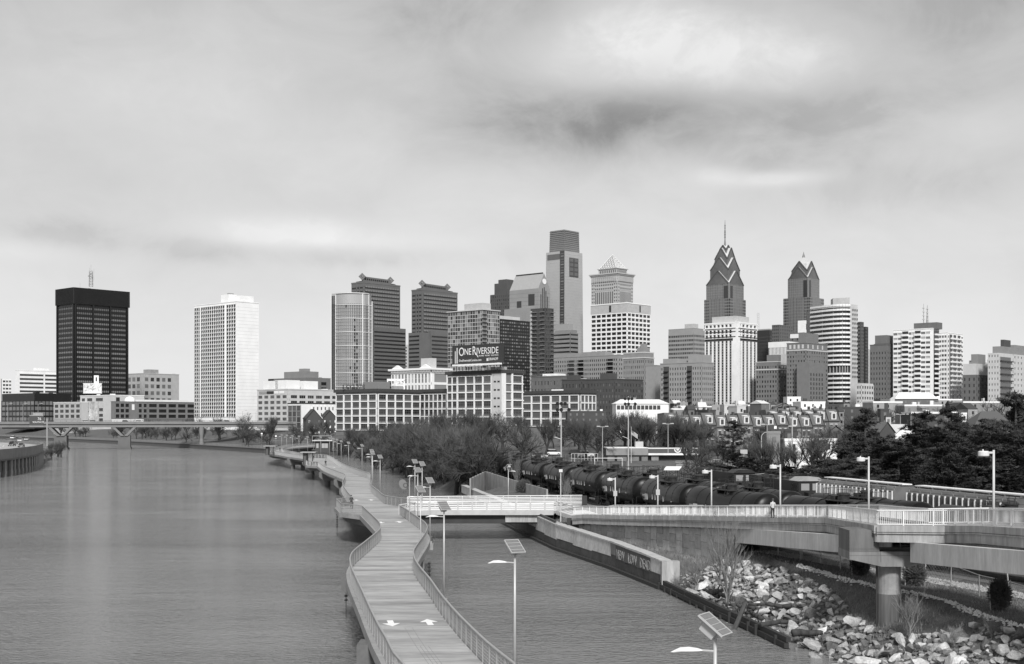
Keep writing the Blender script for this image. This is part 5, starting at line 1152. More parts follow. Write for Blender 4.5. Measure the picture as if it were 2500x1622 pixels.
# ================================================================ RAMP on the right bank
RPX = [(1358, 1225.5, 168), (1400, 1237.7, 156), (1426, 1235, 153.5), (1488, 1236, 147), (1568, 1236, 140), (1656, 1235, 132), (1773, 1234.5, 121), (1892, 1234.5, 112), (2022, 1233, 102), (2068, 1237, 94), (2143, 1245, 86), (2314, 1245, 83.5), (2392, 1242, 79), (2500, 1245, 73), (2660, 1252, 65), (2900, 1262, 57)]
RHR = 1.06
RN = [Vector((wx(px, D), D, wz(py, D) - RHR - .12)) for px, py, D in RPX]       # near edge, deck level
def off_path(P, w):
 out = []
 for i, p in enumerate(P):
  d = (P[min(i + 1, len(P) - 1)] - P[max(i - 1, 0)]); d.z = 0; d.normalize(); out.append(p + Vector((-d.y, d.x, 0)) * w)   # left of travel direction (towards camera travel -> far side)
 return out
def ramp():
 root = thing('approach_ramp', 'long concrete approach ramp with white balustrades climbing the right bank', 'ramp', (RN[9].x, RN[9].y, 0)); O = -root.location
 def wb(b, n, m, par=None, kind=None, smooth=False):
  o = b.build(n, m, par or root, kind=kind, smooth=smooth); o.location = -wloc(par or root); return o
 N = RN[1:]; Fp = [p.copy() for p in off_path(RN, 4.2)][1:]
 for i, p in enumerate(Fp): p.x = max(p.x, N[i].x + 1.0)
 # bulge of the deck at the pier on the far side
 sl = MB()
 for i in range(len(N) - 1):
  a, b_, c, d = N[i], N[i + 1], Fp[i + 1], Fp[i]; t = .45
  sl.add([a, b_, c, d] + [p - Vector((0, 0, t)) for p in (a, b_, c, d)], [(0, 3, 2, 1), (4, 5, 6, 7), (0, 1, 5, 4), (2, 3, 7, 6)])
 wb(sl, 'deck', conc)
 # curb and two-step fascia
 def strip(P, o, w, z0, z1, nm, m):
  b = MB()
  for i in range(len(P) - 1):
   a, c = P[i], P[i + 1]; d = (c - a); d.z = 0; d.normalize(); n = Vector((-d.y, d.x, 0)); q = [a - n * o, c - n * o, c - n * (o - w), a - n * (o - w)]
   b.add([v + Vector((0, 0, z0)) for v in q] + [v + Vector((0, 0, z1)) for v in q], [(0, 3, 2, 1), (4, 5, 6, 7), (0, 1, 5, 4), (1, 2, 6, 5), (2, 3, 7, 6), (3, 0, 4, 7)])
  wb(b, nm, m)
 strip(N, -.5, -.75, -.42, .12, 'kerb', conc_st); strip(N, -.48, -.62, -1.0, -.424, 'fascia', conc_st); strip(N, -.49, -.76, -.33, -.30, 'fascia_groove', dark_m)
 strip(Fp, .4, .7, -1.0, .12, 'far_kerb', conc)
 def balustrade(P, indiv):
  rl = put(None, 'balustrade', root, P[0]); b = MB(); b2 = MB()
  for a, c in zip(P, P[1:]):
   b.beam(a + Vector((0, 0, RHR + .12)), c + Vector((0, 0, RHR + .12)), .12, .07); b2.beam(a + Vector((0, 0, .24)), c + Vector((0, 0, .24)), .07, .06)
  wb(b, 'top_rail', steel_w, rl); wb(b2, 'bottom_rail', steel_w, rl)
  pm = MB().box(-.04, -.04, .05, .04, .04, RHR + .08).mesh('post', steel_w); bm = MB().box(-.012, -.012, .2, .012, .012, RHR + .06).mesh('baluster', steel_w)
  pts = resample(P, .14); st = MB(); n = 0
  zof = lambda p: p
  for i, p in enumerate(reversed(pts)):
   if i % 14 == 0: put(pm, 'post', rl, p)
   elif indiv and 72 < p.y < 100 and n < 200: put(bm, 'baluster', rl, p); n += 1
   else: st.box(p.x - .014, p.y - .014, p.z + .2, p.x + .014, p.y + .014, p.z + RHR + .06)
  wb(st, 'far_balusters', steel_w, rl, 'stuff')
 fj = MB()
 for p in resample(N, 3.0): fj.box(p.x + .465, p.y - .03, p.z - 1.0, p.x + .475, p.y + .03, p.z + .1).box(p.x + .3, p.y - .02, p.z - .44, p.x + .48, p.y + .02, p.z - .3)
 wb(fj, 'fascia_joints', dark_m, kind='stuff')
 balustrade([p + Vector((0, 0, 0)) for p in N], True); balustrade(Fp, False)
 # entry rail between footbridge and ramp
 b = MB(); P = [RN[0], RN[1]]
 for k in range(5): b.beam(P[0] + Vector((0, 0, .3 + .22 * k)), P[1] + Vector((0, 0, .3 + .22 * k)), .06, .06)
 b.beam(P[0] + Vector((0, 0, 1.3)), P[1] + Vector((0, 0, 1.3)), .12, .08); b.add([P[0], P[1], P[1] + Vector((4, 1, 0)), P[0] + Vector((4, 1, 0))] + [q - Vector((0, 0, .5)) for q in (P[0], P[1], P[1] + Vector((4, 1, 0)), P[0] + Vector((4, 1, 0)))], [(0, 3, 2, 1), (4, 5, 6, 7), (0, 1, 5, 4)])
 wb(b, 'entry_rail', steel_w)
 # textured-panel retaining wall under the low part, panel by panel
 pm = [mat('ashlar panel light', .54, .9, 1.6, .22, 6, .12, bump=.05, bscale=5), mat('ashlar panel', .48, .9, 1.6, .22, 6, .12, bump=.05, bscale=5), mat('ashlar panel dark', .42, .9, 1.6, .22, 6, .12, bump=.05, bscale=5)]
 wl = put(None, 'retaining_wall', root, N[0]); r = random.Random(3); P = resample([Vector(p) for p in N[:6]], 1.5)
 def ptop(i): return P[i].z - 1.0
 bk = MB()
 for i in range(len(P) - 1):
  a, c = P[i], P[i + 1]; d = (c - a); d.z = 0; d.normalize(); n = Vector((-d.y, d.x, 0)); top = min(ptop(i), ptop(i + 1)) - .02
  gz = min(land_z(a.x, a.y), land_z(c.x, c.y)) - .8; aa = a + n * .8; cc = c + n * .8
  bk.add([Vector((aa.x, aa.y, gz)), Vector((cc.x, cc.y, gz)), Vector((cc.x, cc.y, top + .02)), Vector((aa.x, aa.y, top + .02))] + [Vector((q.x, q.y, z)) + n * .3 for q, z in ((aa, gz), (cc, gz), (cc, top + .02), (aa, top + .02))], [(0, 1, 2, 3), (7, 6, 5, 4), (3, 2, 6, 7)])
  z = top - (.75 if i % 2 else .0); zz = [top] if z < top else []
  zs = [top]; z = top - (.72 if i % 2 else 1.44)
  while z > gz: zs.append(z); z -= 1.44
  zs.append(gz)
  for z1, z0 in zip(zs, zs[1:]):
   u0, u1 = aa + (cc - aa) * .012, aa + (cc - aa) * .988; pr = r.uniform(.04, .10); q = [u0 - n * pr, u1 - n * pr, u1 + n * .02, u0 + n * .02]
   b = MB().add([Vector((v.x, v.y, z0 + .02)) for v in q] + [Vector((v.x, v.y, z1 - .02)) for v in q], [(0, 3, 2, 1), (4, 5, 6, 7), (0, 1, 5, 4), (1, 2, 6, 5), (3, 0, 4, 7)]); wb(b, 'wall_panel', pm[int(r.random() * 3)], wl)
 wb(bk, 'wall_core', conc_d, wl)
 # girders of the raised part
 gm = mat('precast girder', .50, .85, .9, .2, 7, .14, stretch=(1.6, 1.6, .22))
 def girder(i0, i1, t0=0., t1=1.):
  P = N[i0:i1 + 1]; b = MB()
  a = P[0].lerp(P[1], t0); c = P[-2].lerp(P[-1], t1); n = Vector((-(c - a).y, (c - a).x, 0)).normalized()
  for o in (.9, 3.2): b.beam(a + n * o - Vector((0, 0, 1.0)), c + n * o - Vector((0, 0, 1.0)), .6, 1.35)
  wb(b, 'girder', gm)
 girder(5, 8, .06, 1.0); girder(9, 14, .35, 1.0)
 # abutment at the end of the wall
 a = N[5]; wb(MB().box(a.x + .3, a.y - .6, -1, a.x + 1.1, a.y + 4, a.z - 1.02), 'abutment', conc_d); p2 = N[6];
 wb(MB().box(a.x + 3.2, a.y - .2, -1, a.x + 3.9, a.y + 4.0, a.z - 2.4), 'abutment_wing', conc_d)
 # hammerhead pier
 pier = put(None, 'pier', root, (0, 0, 0)); D = 86.4; X0 = wx(2074, D); X1 = wx(2303, D); zc0, zc1 = wz(1347, D), wz(1290, D); zb = wz(1384, D); xc0, xc1 = wx(2157, D), wx(2216, D)
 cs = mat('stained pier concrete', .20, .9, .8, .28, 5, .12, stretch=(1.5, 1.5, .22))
 b = MB(); zk = wz(1366, D); pr = [(X0, zc0), (X0, zk), (xc0 - .1, zb), (xc1 + .1, zb), (X1, zk), (X1, zc0)]
 b.add([(x, D, z) for x, z in pr] + [(x, D + 3, z) for x, z in pr], [tuple(range(6)), tuple(range(11, 5, -1))] + [(i, i + 6, (i + 1) % 6 + 6, (i + 1) % 6) for i in range(6)]); wb(b, 'pier_cap', cs, pier)
 fl_ = MB()
 for z in (zb + .75, zb + 1.2, zc0 - .02): fl_.box(X0 - .005, D - .006, z, X1 + .005, D + .002, z + .025)
 for x in (lerp(X0, X1, .33), lerp(X0, X1, .66)): fl_.box(x, D - .006, zb + .3, x + .03, D + .002, zc0)
 wb(fl_, 'form_lines', conc_d, pier, 'stuff'); wb(MB().tube((xc0 - .12, D + 1.2, .5), (xc0 - .12, D + 1.2, zb), .07, n=6), 'drain_pipe', dark_m, pier)
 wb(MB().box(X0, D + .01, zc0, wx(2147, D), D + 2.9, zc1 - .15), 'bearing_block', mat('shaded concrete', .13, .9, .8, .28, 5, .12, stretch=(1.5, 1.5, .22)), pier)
 xc = (xc0 + xc1) / 2; rr = (xc1 - xc0) / 2
 wb(MB().ring([(rr, -.5), (rr, wz(1456, D)), ], 20, c=(xc, D + 1.5)), 'lower_column', mat('wet column concrete', .10, .85, 1.2, .5, 6, .2, stretch=(2.2, 2.2, .12)), pier, smooth=False); wb(MB().ring([(rr - .04, wz(1456, D)), (rr - .04, zb)], 20, c=(xc, D + 1.5)), 'column', mat('column concrete', .26, .9, .8, .3, 5, .1), pier)
 return N, Fp
RAMPN, RAMPF = ramp()
# ================================================================ QUAY WALL, TIMBER WALL
def quay():
 root = thing('quay_wall', 'old concrete quay wall with flaking pale top and graffiti along the inlet', 'wall', (9, 150, 0)); O = (-9, -150, 0)
 Ds = [121.5, 127, 133, 138.5, 145, 152, 158.7, 166, 172, 178]; tp = [(121, 2.8), (138.5, 3.05), (158.7, 3.2), (178, 3.4), (212, 3.4), (256, 3.3)]
 pm = mat('flaking quay paint', .52, .9, .5, .25, 4, .22, stretch=(1, 1, .5)); lo = mat('tide-stained quay concrete', .065, .8, .7, .4, 4, .25)
 Ds += [190, 201, 212, 222, 233, 244, 256]; r = random.Random(8)
 for D0, D1 in zip(Ds, Ds[1:]):
  a, c = Vector((sh_e(D0), D0)), Vector((sh_e(D1), D1)); d = (c - a).normalized(); a2, c2 = a + d * .04, c - d * .04; z0, z1 = interp(tp, D0), interp(tp, D1); zm = 1.5 + r.uniform(-.25, .3)
  if D0 > 175: zm += .2
  b = MB().ribbon([a2, c2], .9, -2.5, [zm, zm + r.uniform(-.2, .2)]); o = b.build('lower_wall', lo, root); o.location = O
  b = MB().ribbon([a2 + Vector((-.02, 0)), c2 + Vector((-.02, 0))], .92, [zm, zm], [z0 - .18, z1 - .18]); o = b.build('upper_wall', pm if D0 != 133 else mat('grey quay face', .2, .9, .5, .25), root); o.location = O
  b = MB().ribbon([a2, c2], 1.15, [z0 - .18, z1 - .18], [z0 + r.uniform(-.05, .05), z1 + r.uniform(-.05, .05)]); o = b.build('coping', mat('coping concrete', .42, .9, 1.5, .2), root); o.location = O
 e = MB().box(14.2, 120.3, -2, 15.9, 121.4, 2.75); e.build('end_face', conc_st, root).location = O
 MB().ribbon([(sh_e(q) - .75, q) for q in (121, 138.5, 158.7, 178, 212, 256)], .35, -.6, .35).build('fender_beam', mat('wet timber', .028), root).location = O
 # painted letters (partly flaked) on the near end
 w = mat('graffiti paint', .38, .85, 2.2, .7, 7, .5); dk = mat('graffiti ground', .10, .9, 1, .3); a, c = Vector((sh_e(136.5), 136.5)), Vector((sh_e(124), 124)); d = (c - a).normalized(); n = Vector((d.y, -d.x)); L = (c - a).length
 if n.x > 0: n = -n
 ang = math.atan2(d.y, d.x); q = a + n * .47
 g = MB().add([(q.x, q.y, 1.3), (q.x + d.x * L * .95, q.y + d.y * L * .95, 1.2), (q.x + d.x * L * .95, q.y + d.y * L * .95, 2.66), (q.x, q.y, 2.75)] + [(q.x + n.x * .02, q.y + n.y * .02, 1.3), (q.x + d.x * L * .95 + n.x * .02, q.y + d.y * L * .95 + n.y * .02, 1.2), (q.x + d.x * L * .95 + n.x * .02, q.y + d.y * L * .95 + n.y * .02, 2.66), (q.x + n.x * .02, q.y + n.y * .02, 2.75)], [(4, 5, 6, 7), (0, 1, 2, 3), (3, 2, 6, 7), (0, 4, 5, 1)]); g.build('dark_paint_patch', dk, root).location = O
 for t, x in (('NEW', .3), ('LOW', 4.6), ('DEAD', 8.7)):
  me = text_mesh(t, 1.45, w, .015, .9); o = put(me, 'graffiti_letters', root, (q.x + d.x * x + n.x * .05, q.y + d.y * x + n.y * .05, 1.35)); o.rotation_euler = (rad(90), 0, ang)
 # drain opening and rail
 MB().tube((2.0, 181, 3.6), (5.5, 160, 3.45), .16, n=5).build('pipe', dark_m, root).location = O
 # timber wall
 root = thing('timber_wall', 'rotting dark timber bulkhead along the foot of the rocks', 'wall', (17, 105, 0)); tm = mat('wet timber', .028, .75, 2, .4, 9, .3, stretch=(.4, .4, 3)); r = random.Random(2)
 P = [(14.3, 121), (15.6, 113), (16.9, 105), (18.3, 97), (19.5, 89.2)]
 for i in range(4):
  (x0, y0), (x1, y1) = P[i], P[i + 1]
  for k, (z, o) in enumerate(((.95, 0), (.55, -.15), (.15, -.05), (-.2, -.3))):
   j = r.uniform(-.06, .06); b = MB().beam((x0 + o + j, y0 - .1, z - .1 * i * .3), (x1 + o - j, y1 + .1, z - .1 * (i + 1) * .3), .34, .36); b.build('timber_beam', tm, root).location = (-17, -105, 0)
  for k in range(4):
   x, y = lerp(x0, x1, k / 4), lerp(y0, y1, k / 4); b = MB().tube((x - .3, y, -1.5), (x - .3 + r.uniform(-.1, .1), y, .55 + r.uniform(-.3, .3)), .16, n=6); b.build('pile', tm, root).location = (-17, -105, 0)
 b = MB().tube((17, 97.8, -.3), (18.1, 98.2, 2.1), .2, .17, 7); b.build('leaning_post', mat('grey timber', .06, .8, 3, .3), root).location = (-17, -105, 0)
 b = MB()
 for i in range(10): b.box(4, 4, 4, 4, 4, 4)
 # driftwood logs
 for i, (x, y, z, l, a) in enumerate(((17.2, 110, 1.2, 4.5, 1.7), (18.0, 106.5, 1.3, 6.5, 1.85), (18.4, 103, 1.1, 3.2, 2.3), (19.0, 99.5, .9, 5, 1.6), (20.4, 95, .9, 4.2, .4), (17.6, 108.2, 1.6, 2.6, .9), (20.2, 99.5, 1.5, 3.4, 2.7), (21.5, 91, .8, 3.0, .2))):
  b = MB(); p = Vector((0, 0, 0)); aa = a; q0 = p - Vector((math.cos(aa), math.sin(aa), 0)) * l / 2; rr = r.uniform(.16, .3)
  pts = [q0 + Vector((math.cos(aa) * l * t / 5, math.sin(aa) * l * t / 5, r.uniform(-.07, .1))) for t in range(6)]
  for k, (u, v) in enumerate(zip(pts, pts[1:])): b.tube(u, v, rr * (1 - .1 * k), rr * (1 - .1 * (k + 1)), 8)
  b.tube(pts[2], pts[2] + Vector((.3, .2, .5)), .09, .04, 5)
  LB = ('thick', 'longest', 'short dark', 'slanting', 'split', 'small stub of a', 'half-buried', 'wet')[i]; WH = ('near the end of the quay wall', 'lying behind the timber bulkhead', 'beside the leaning post', 'against the leaning post', 'below the boulders right of the leaning post', 'above the bulkhead beams', 'between boulders above the leaning post', 'near the outer end of the bulkhead')[i]
  o = b.build('driftwood_log', mat('driftwood', .09 if i % 2 else .045, .85, 3, .3), smooth=True); o.location = (x, y, z + land_z(x, y) * .25); tag(o, f'{LB} driftwood log {WH}', 'log', 'driftwood logs along the timber bulkhead')
quay()
# ================================================================ ROAD BRIDGE across the river
def road_bridge():
 a = Vector((-229, 740)); d = Vector((.966, .259)); root = thing('road_bridge', 'low concrete road bridge on V-shaped piers crossing the river at the left', 'bridge', (a.x, a.y, 0), rad(15))
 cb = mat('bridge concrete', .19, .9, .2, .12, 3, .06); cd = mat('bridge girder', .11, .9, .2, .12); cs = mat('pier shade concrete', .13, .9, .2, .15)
 L0, L1 = -150, 102; W = 16; zt = 16.5
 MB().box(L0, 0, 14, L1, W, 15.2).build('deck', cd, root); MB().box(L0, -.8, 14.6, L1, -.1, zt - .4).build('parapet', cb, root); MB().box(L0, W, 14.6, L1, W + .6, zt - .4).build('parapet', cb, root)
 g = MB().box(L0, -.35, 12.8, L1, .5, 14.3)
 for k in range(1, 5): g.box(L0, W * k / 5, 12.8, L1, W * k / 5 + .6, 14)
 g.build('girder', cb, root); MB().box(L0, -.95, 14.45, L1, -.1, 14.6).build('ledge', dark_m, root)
 r = MB().tube((L0, -.4, zt + .2), (L1, -.4, zt + .2), .09, n=4)
 for i in range(81): r.box(L0 + i * 3.1, -.5, zt - .4, L0 + i * 3.1 + .14, -.36, zt + .2)
 r.build('guard_rail', dark_m, root, kind='stuff')
 for px, kind in ((147, 'V'), (303, 'V'), (492, 'S'), (600, 'S')):
  k = (px - 1250) / F; t = (k * a.y - a.x) / (d.x - k * d.y); p = put(None, 'pier', root, (t, 0, 0), False)
  if kind == 'V':
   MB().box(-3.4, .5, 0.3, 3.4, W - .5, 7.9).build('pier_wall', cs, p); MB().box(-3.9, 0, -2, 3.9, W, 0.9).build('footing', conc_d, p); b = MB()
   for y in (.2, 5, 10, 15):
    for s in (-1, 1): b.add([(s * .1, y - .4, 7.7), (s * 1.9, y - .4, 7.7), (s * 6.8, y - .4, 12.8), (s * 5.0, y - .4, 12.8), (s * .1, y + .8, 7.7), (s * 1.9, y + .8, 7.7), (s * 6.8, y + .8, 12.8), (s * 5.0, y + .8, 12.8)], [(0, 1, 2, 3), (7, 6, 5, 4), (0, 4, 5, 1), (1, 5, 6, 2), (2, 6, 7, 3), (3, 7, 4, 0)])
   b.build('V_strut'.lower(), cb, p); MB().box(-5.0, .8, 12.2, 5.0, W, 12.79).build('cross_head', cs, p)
  else:
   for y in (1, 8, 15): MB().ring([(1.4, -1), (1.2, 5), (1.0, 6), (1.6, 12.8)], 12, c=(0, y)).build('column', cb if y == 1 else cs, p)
 tr = []
road_bridge()
def quay_promenade():    # far bank walls and path edge seen under the bridge
 pts = [(D, sh_e(D)) for D in (600, 644, 670, 710, 756, 830, 918, 1033, 1200)]
 root = thing('river_wall', 'low dark river wall curving along the far bank under the road bridge', 'wall', (-140, 670, 0)); O = (140, -670, 0)
 P = [(x, D) for D, x in pts]; MB().ribbon(P, 1.2, -2, 2.2).build('wall', conc_d, root).location = O; MB().ribbon(P, 2.0, 2.2, 2.6).build('coping', mat('grey coping', .16, .9), root).location = O
 r = MB();
 for a, c in zip(P, P[1:]): r.tube((a[0], a[1], 3.7), (c[0], c[1], 3.7), .07, n=4); r.tube((a[0], a[1], 3.2), (c[0], c[1], 3.2), .04, n=3)
 for p in resample([Vector((x, y, 2.6)) for x, y in P], 2.5): r.box(p.x - .06, p.y - .06, 2.6, p.x + .06, p.y + .06, 3.7)
 r.build('railing', steel_g, root).location = O
 # light fence line higher up
 Q = [(x + 26, D + 6) for D, x in pts[:-1]]; root = thing('path_fence', 'pale railing of the riverside path above the river wall', 'fence', (-114, 676, 3)); b = MB()
 for a, c in zip(Q, Q[1:]): b.tube((a[0], a[1], 5.4), (c[0], c[1], 5.4), .10, n=4)
 for p in resample([Vector((x, y, 3)) for x, y in Q], 4): b.box(p.x - .07, p.y - .07, 3, p.x + .07, p.y + .07, 5.4)
 b.build('rail', steel, root).location = (114, -676, -3)
quay_promenade()
# ================================================================ EXPRESSWAY on the left bank
def expressway():
 E = [(-144, 300), (-146.5, 363), (-149.5, 382), (-156.5, 415), (-170, 459), (-181, 487), (-197, 517), (-220, 550), (-250, 590), (-290, 640), (-340, 700)]
 Ep = smooth_path([(x, y, 0) for x, y in E], 8); root = thing('expressway', 'elevated curved expressway on a concrete parapet at the left edge', 'road', (-150, 367, 0)); O = Vector((150, -367, 0))
 Pn = [(p.x, p.y) for p in Ep]; ins = []
 for i, p in enumerate(Ep):
  d = (Ep[min(i + 1, len(Ep) - 1)] - Ep[max(i - 1, 0)]).normalized(); ins.append((p.x - d.y * 22, p.y + d.x * 22))
 rd = mat('pale road concrete', .36, .85, .3, .12, 3, .08); pc = mat('parapet concrete', .20, .9, .3, .15, 4, .1); wc = mat('river wall concrete', .10, .9, .3, .3, 3, .15)
 b = MB()
 for i in range(len(Pn) - 1): b.add([(*Pn[i], 7), (*Pn[i + 1], 7), (*ins[i + 1], 7), (*ins[i], 7)] + [(*Pn[i], 6.2), (*Pn[i + 1], 6.2), (*ins[i + 1], 6.2), (*ins[i], 6.2)], [(0, 1, 2, 3), (7, 6, 5, 4), (0, 4, 5, 1)])
 b.build('carriageway', rd, root).location = O
 MB().ribbon(Pn, .6, 5.2, 8.1).build('parapet', pc, root).location = O; MB().ribbon([(x - .8, y + .2) for x, y in Pn], .5, -2, 5.2).build('river_wall', wc, root).location = O
 MB().ribbon(Pn, .9, 4.7, 5.2).build('ledge', conc_d, root).location = O; MB().ribbon(ins, .6, 6, 8.3).build('inner_parapet', pc, root).location = O
 me = MB().box(-.35, -.45, -2, .35, .45, 5.1).box(-.45, -.6, -2, .45, .6, 1.6).mesh('buttress', mat('buttress concrete', .26, .9, .3, .3, 3, .15))
 for p in resample([Vector((p.x, p.y, 0)) for p in Ep if p.y < 520], 6.2): put(me, 'buttress', root, p)
 # lane lines
 wl = MB()
 for t in (.3, .6):
  for i in range(0, len(Pn) - 1, 2):
   a = Vector((*Pn[i], 7.01)).lerp(Vector((*ins[i], 7.01)), t); c = Vector((*Pn[i + 1], 7.01)).lerp(Vector((*ins[i + 1], 7.01)), t); wl.beam(a, c, .25, .015)
 wl.build('lane_line', white, root).location = O
 # inner retained land
 return Ep
EXP = expressway()
def make_car(name, lb, p, rz, body, kind='car', group='cars on the expressway'):
 r = thing(name, lb, 'car', p, rz, group); suv = kind != 'car'; h = 1.75 if suv else 1.42; L, W = (4.7, 1.9) if suv else (4.5, 1.8)
 b = MB(); y0, y1 = -L / 2, L / 2; x = W / 2
 # stations along the length: (y, z_low, z_high, half width)
 st = [(y0, .45, .75, x * .86), (y0 + .15, .3, .88, x * .96), (y0 + 1.1, .28, .98, x), (0, .28, 1.0, x), (y1 - 1.0, .28, 1.0, x), (y1 - .15, .3, .95, x * .96), (y1, .42, .82, x * .88)]
 vs = []
 for y, a, c, w in st: vs += [(-w, y, a), (w, y, a), (w, y, c - .12), (w * .93, y, c), (-w * .93, y, c), (-w, y, c - .12)]
 fs = [(k * 6 + i, k * 6 + (i + 1) % 6, (k + 1) * 6 + (i + 1) % 6, (k + 1) * 6 + i) for k in range(len(st) - 1) for i in range(6)] + [(5, 4, 3, 2, 1, 0), tuple(range((len(st) - 1) * 6, len(st) * 6))]
 b.add(vs, fs); g0, g1 = (y0 + 1.1, y1 - .25 if suv else y1 - .75); t0, t1 = y0 + 1.9, (y1 - .6 if suv else y1 - 1.6); w1 = x * .9; w2 = x * .72
 b.add([(-w2, t0, h), (w2, t0, h), (w2, t1, h), (-w2, t1, h), (-w2 * 1.02, t0 - .1, h - .08), (w2 * 1.02, t0 - .1, h - .08), (w2 * 1.02, t1 + .1, h - .08), (-w2 * 1.02, t1 + .1, h - .08)], [(0, 1, 2, 3), (0, 4, 5, 1), (1, 5, 6, 2), (2, 6, 7, 3), (3, 7, 4, 0)]); b.build('body', body, r)
 g = MB().add([(-w1, g0, .96), (w1, g0, .96), (w1, g1, .96), (-w1, g1, .96), (-w2 * 1.02, t0 - .1, h - .08), (w2 * 1.02, t0 - .1, h - .08), (w2 * 1.02, t1 + .1, h - .08), (-w2 * 1.02, t1 + .1, h - .08)], [(0, 1, 5, 4), (1, 2, 6, 5), (2, 3, 7, 6), (3, 0, 4, 7)]); g.build('window', GL[0], r)
 for sx in (-1, 1):
  for sy in (y0 + .85, y1 - .85):
   w = MB().tube((sx * (x - .22), sy, .33), (sx * (x + .01), sy, .33), .33, n=12); o = w.build('wheel', black, r); q = MB().tube((sx * (x + .012), sy, .33), (sx * (x + .03), sy, .33), .18, n=8); q.build('rim', steel, o)
  MB().box(sx * x * .55, y0 - .02, .6, sx * x * .85, y0 + .05, .74).build('headlight', white, r)
  MB().box(sx * x * .6, y1 - .05, .66, sx * x * .88, y1 + .02, .8).build('tail_light', mat('lamp dark', .08, .3), r)
 MB().box(-.4, y0 - .03, .45, .4, y0 + .02, .55).build('number_plate', conc_l, r)
 return r
def cars():
 wp, dp, gp, sp = mat('white car paint', .75, .25, coat=.5), mat('dark car paint', .02, .25, coat=.6), mat('grey car paint', .16, .3, coat=.5), mat('silver car paint', .42, .3, coat=.5)
 L = [(31.5, 1072, wp, 'suv', 'white car farthest back on the expressway, near the inner parapet'), (19.5, 1080, sp, 'car', 'silver saloon at the left of the group on the expressway'), (29.5, 1089.5, dp, 'suv', 'dark pickup-like car at the front left of the expressway group'), (35, 1085, gp, 'car', 'grey car tucked behind the front left car on the expressway'),
  (49.5, 1079, wp, 'suv', 'white car in the middle of the expressway group'), (52, 1092, dp, 'car', 'black car nearest the camera on the expressway'), (65, 1076, sp, 'suv', 'silver car at the right of the group on the expressway'), (66, 1083, gp, 'car', 'grey car at the right front by the expressway parapet')]
 for px, py, m, k, lb in L: p = PP(px, py, 7.02); make_car('car', lb, p, rad(8 if px < 40 else 12), m, k)
 for px, c in ((215, wp), (233, sp), (312, dp), (345, wp), (560, gp)):
  a = Vector((-229, 740)); k = (px - 1250) / F; t = (k * (a.y + 4) - (a.x)) / (.966 - k * .259); p = (a.x + .966 * t - .259 * 4, a.y + .259 * t + .966 * 4, 15.22)
  make_car('car', {215: 'white car left of the first long span on the road bridge', 233: 'silver car beside the white car on the road bridge', 312: 'dark car above the middle pier of the road bridge', 345: 'white car right of the middle pier on the road bridge', 560: 'grey car at the right part of the road bridge'}[px], p, rad(105), c, 'suv', 'cars on the road bridge')
cars()
def gantry():
 D = 520; r = thing('road_sign', 'dark highway sign board with white legend on a tall post', 'road sign', (wx(115, D), D, 7)); k = D / F; zt = wz(1022, D) - 7
 MB().tube((0, 0, -1), (0, 0, zt), .32, n=8).build('post', steel_g, r); MB().box(-40 * k, -.2, wz(1030, D) - 7, -8 * k, -.05, wz(1030, D) - 6.6).build('arm', steel_g, r)
 MB().box(-42 * k, -.5, wz(1040, D) - 7, -8 * k, -.25, wz(1014, D) - 7).build('board', mat('sign board', .06, .5), r)
 b = MB().box(-42 * k, -.55, wz(1041, D) - 7, -8 * k, -.45, wz(1040, D) - 7).box(-42 * k, -.55, wz(1015, D) - 7, -8 * k, -.45, wz(1014, D) - 7); b.build('border', conc_l, r)
 o = put(text_mesh('SOUTH ST', 1.0, white, .02), 'lettering', r, (-34 * k, -.56, wz(1033, D) - 7), False); o.rotation_euler.x = rad(90); o = put(text_mesh('76', 1.5, white, .02), 'lettering', r, (-22 * k, -.56, wz(1026, D) - 7), False); o.rotation_euler.x = rad(90)
 o = MB().box(-33 * k, -.5, wz(1014, D) - 7, -9 * k, -.3, wz(1008, D) - 7); o.build('upper_panel', conc, r)
gantry()
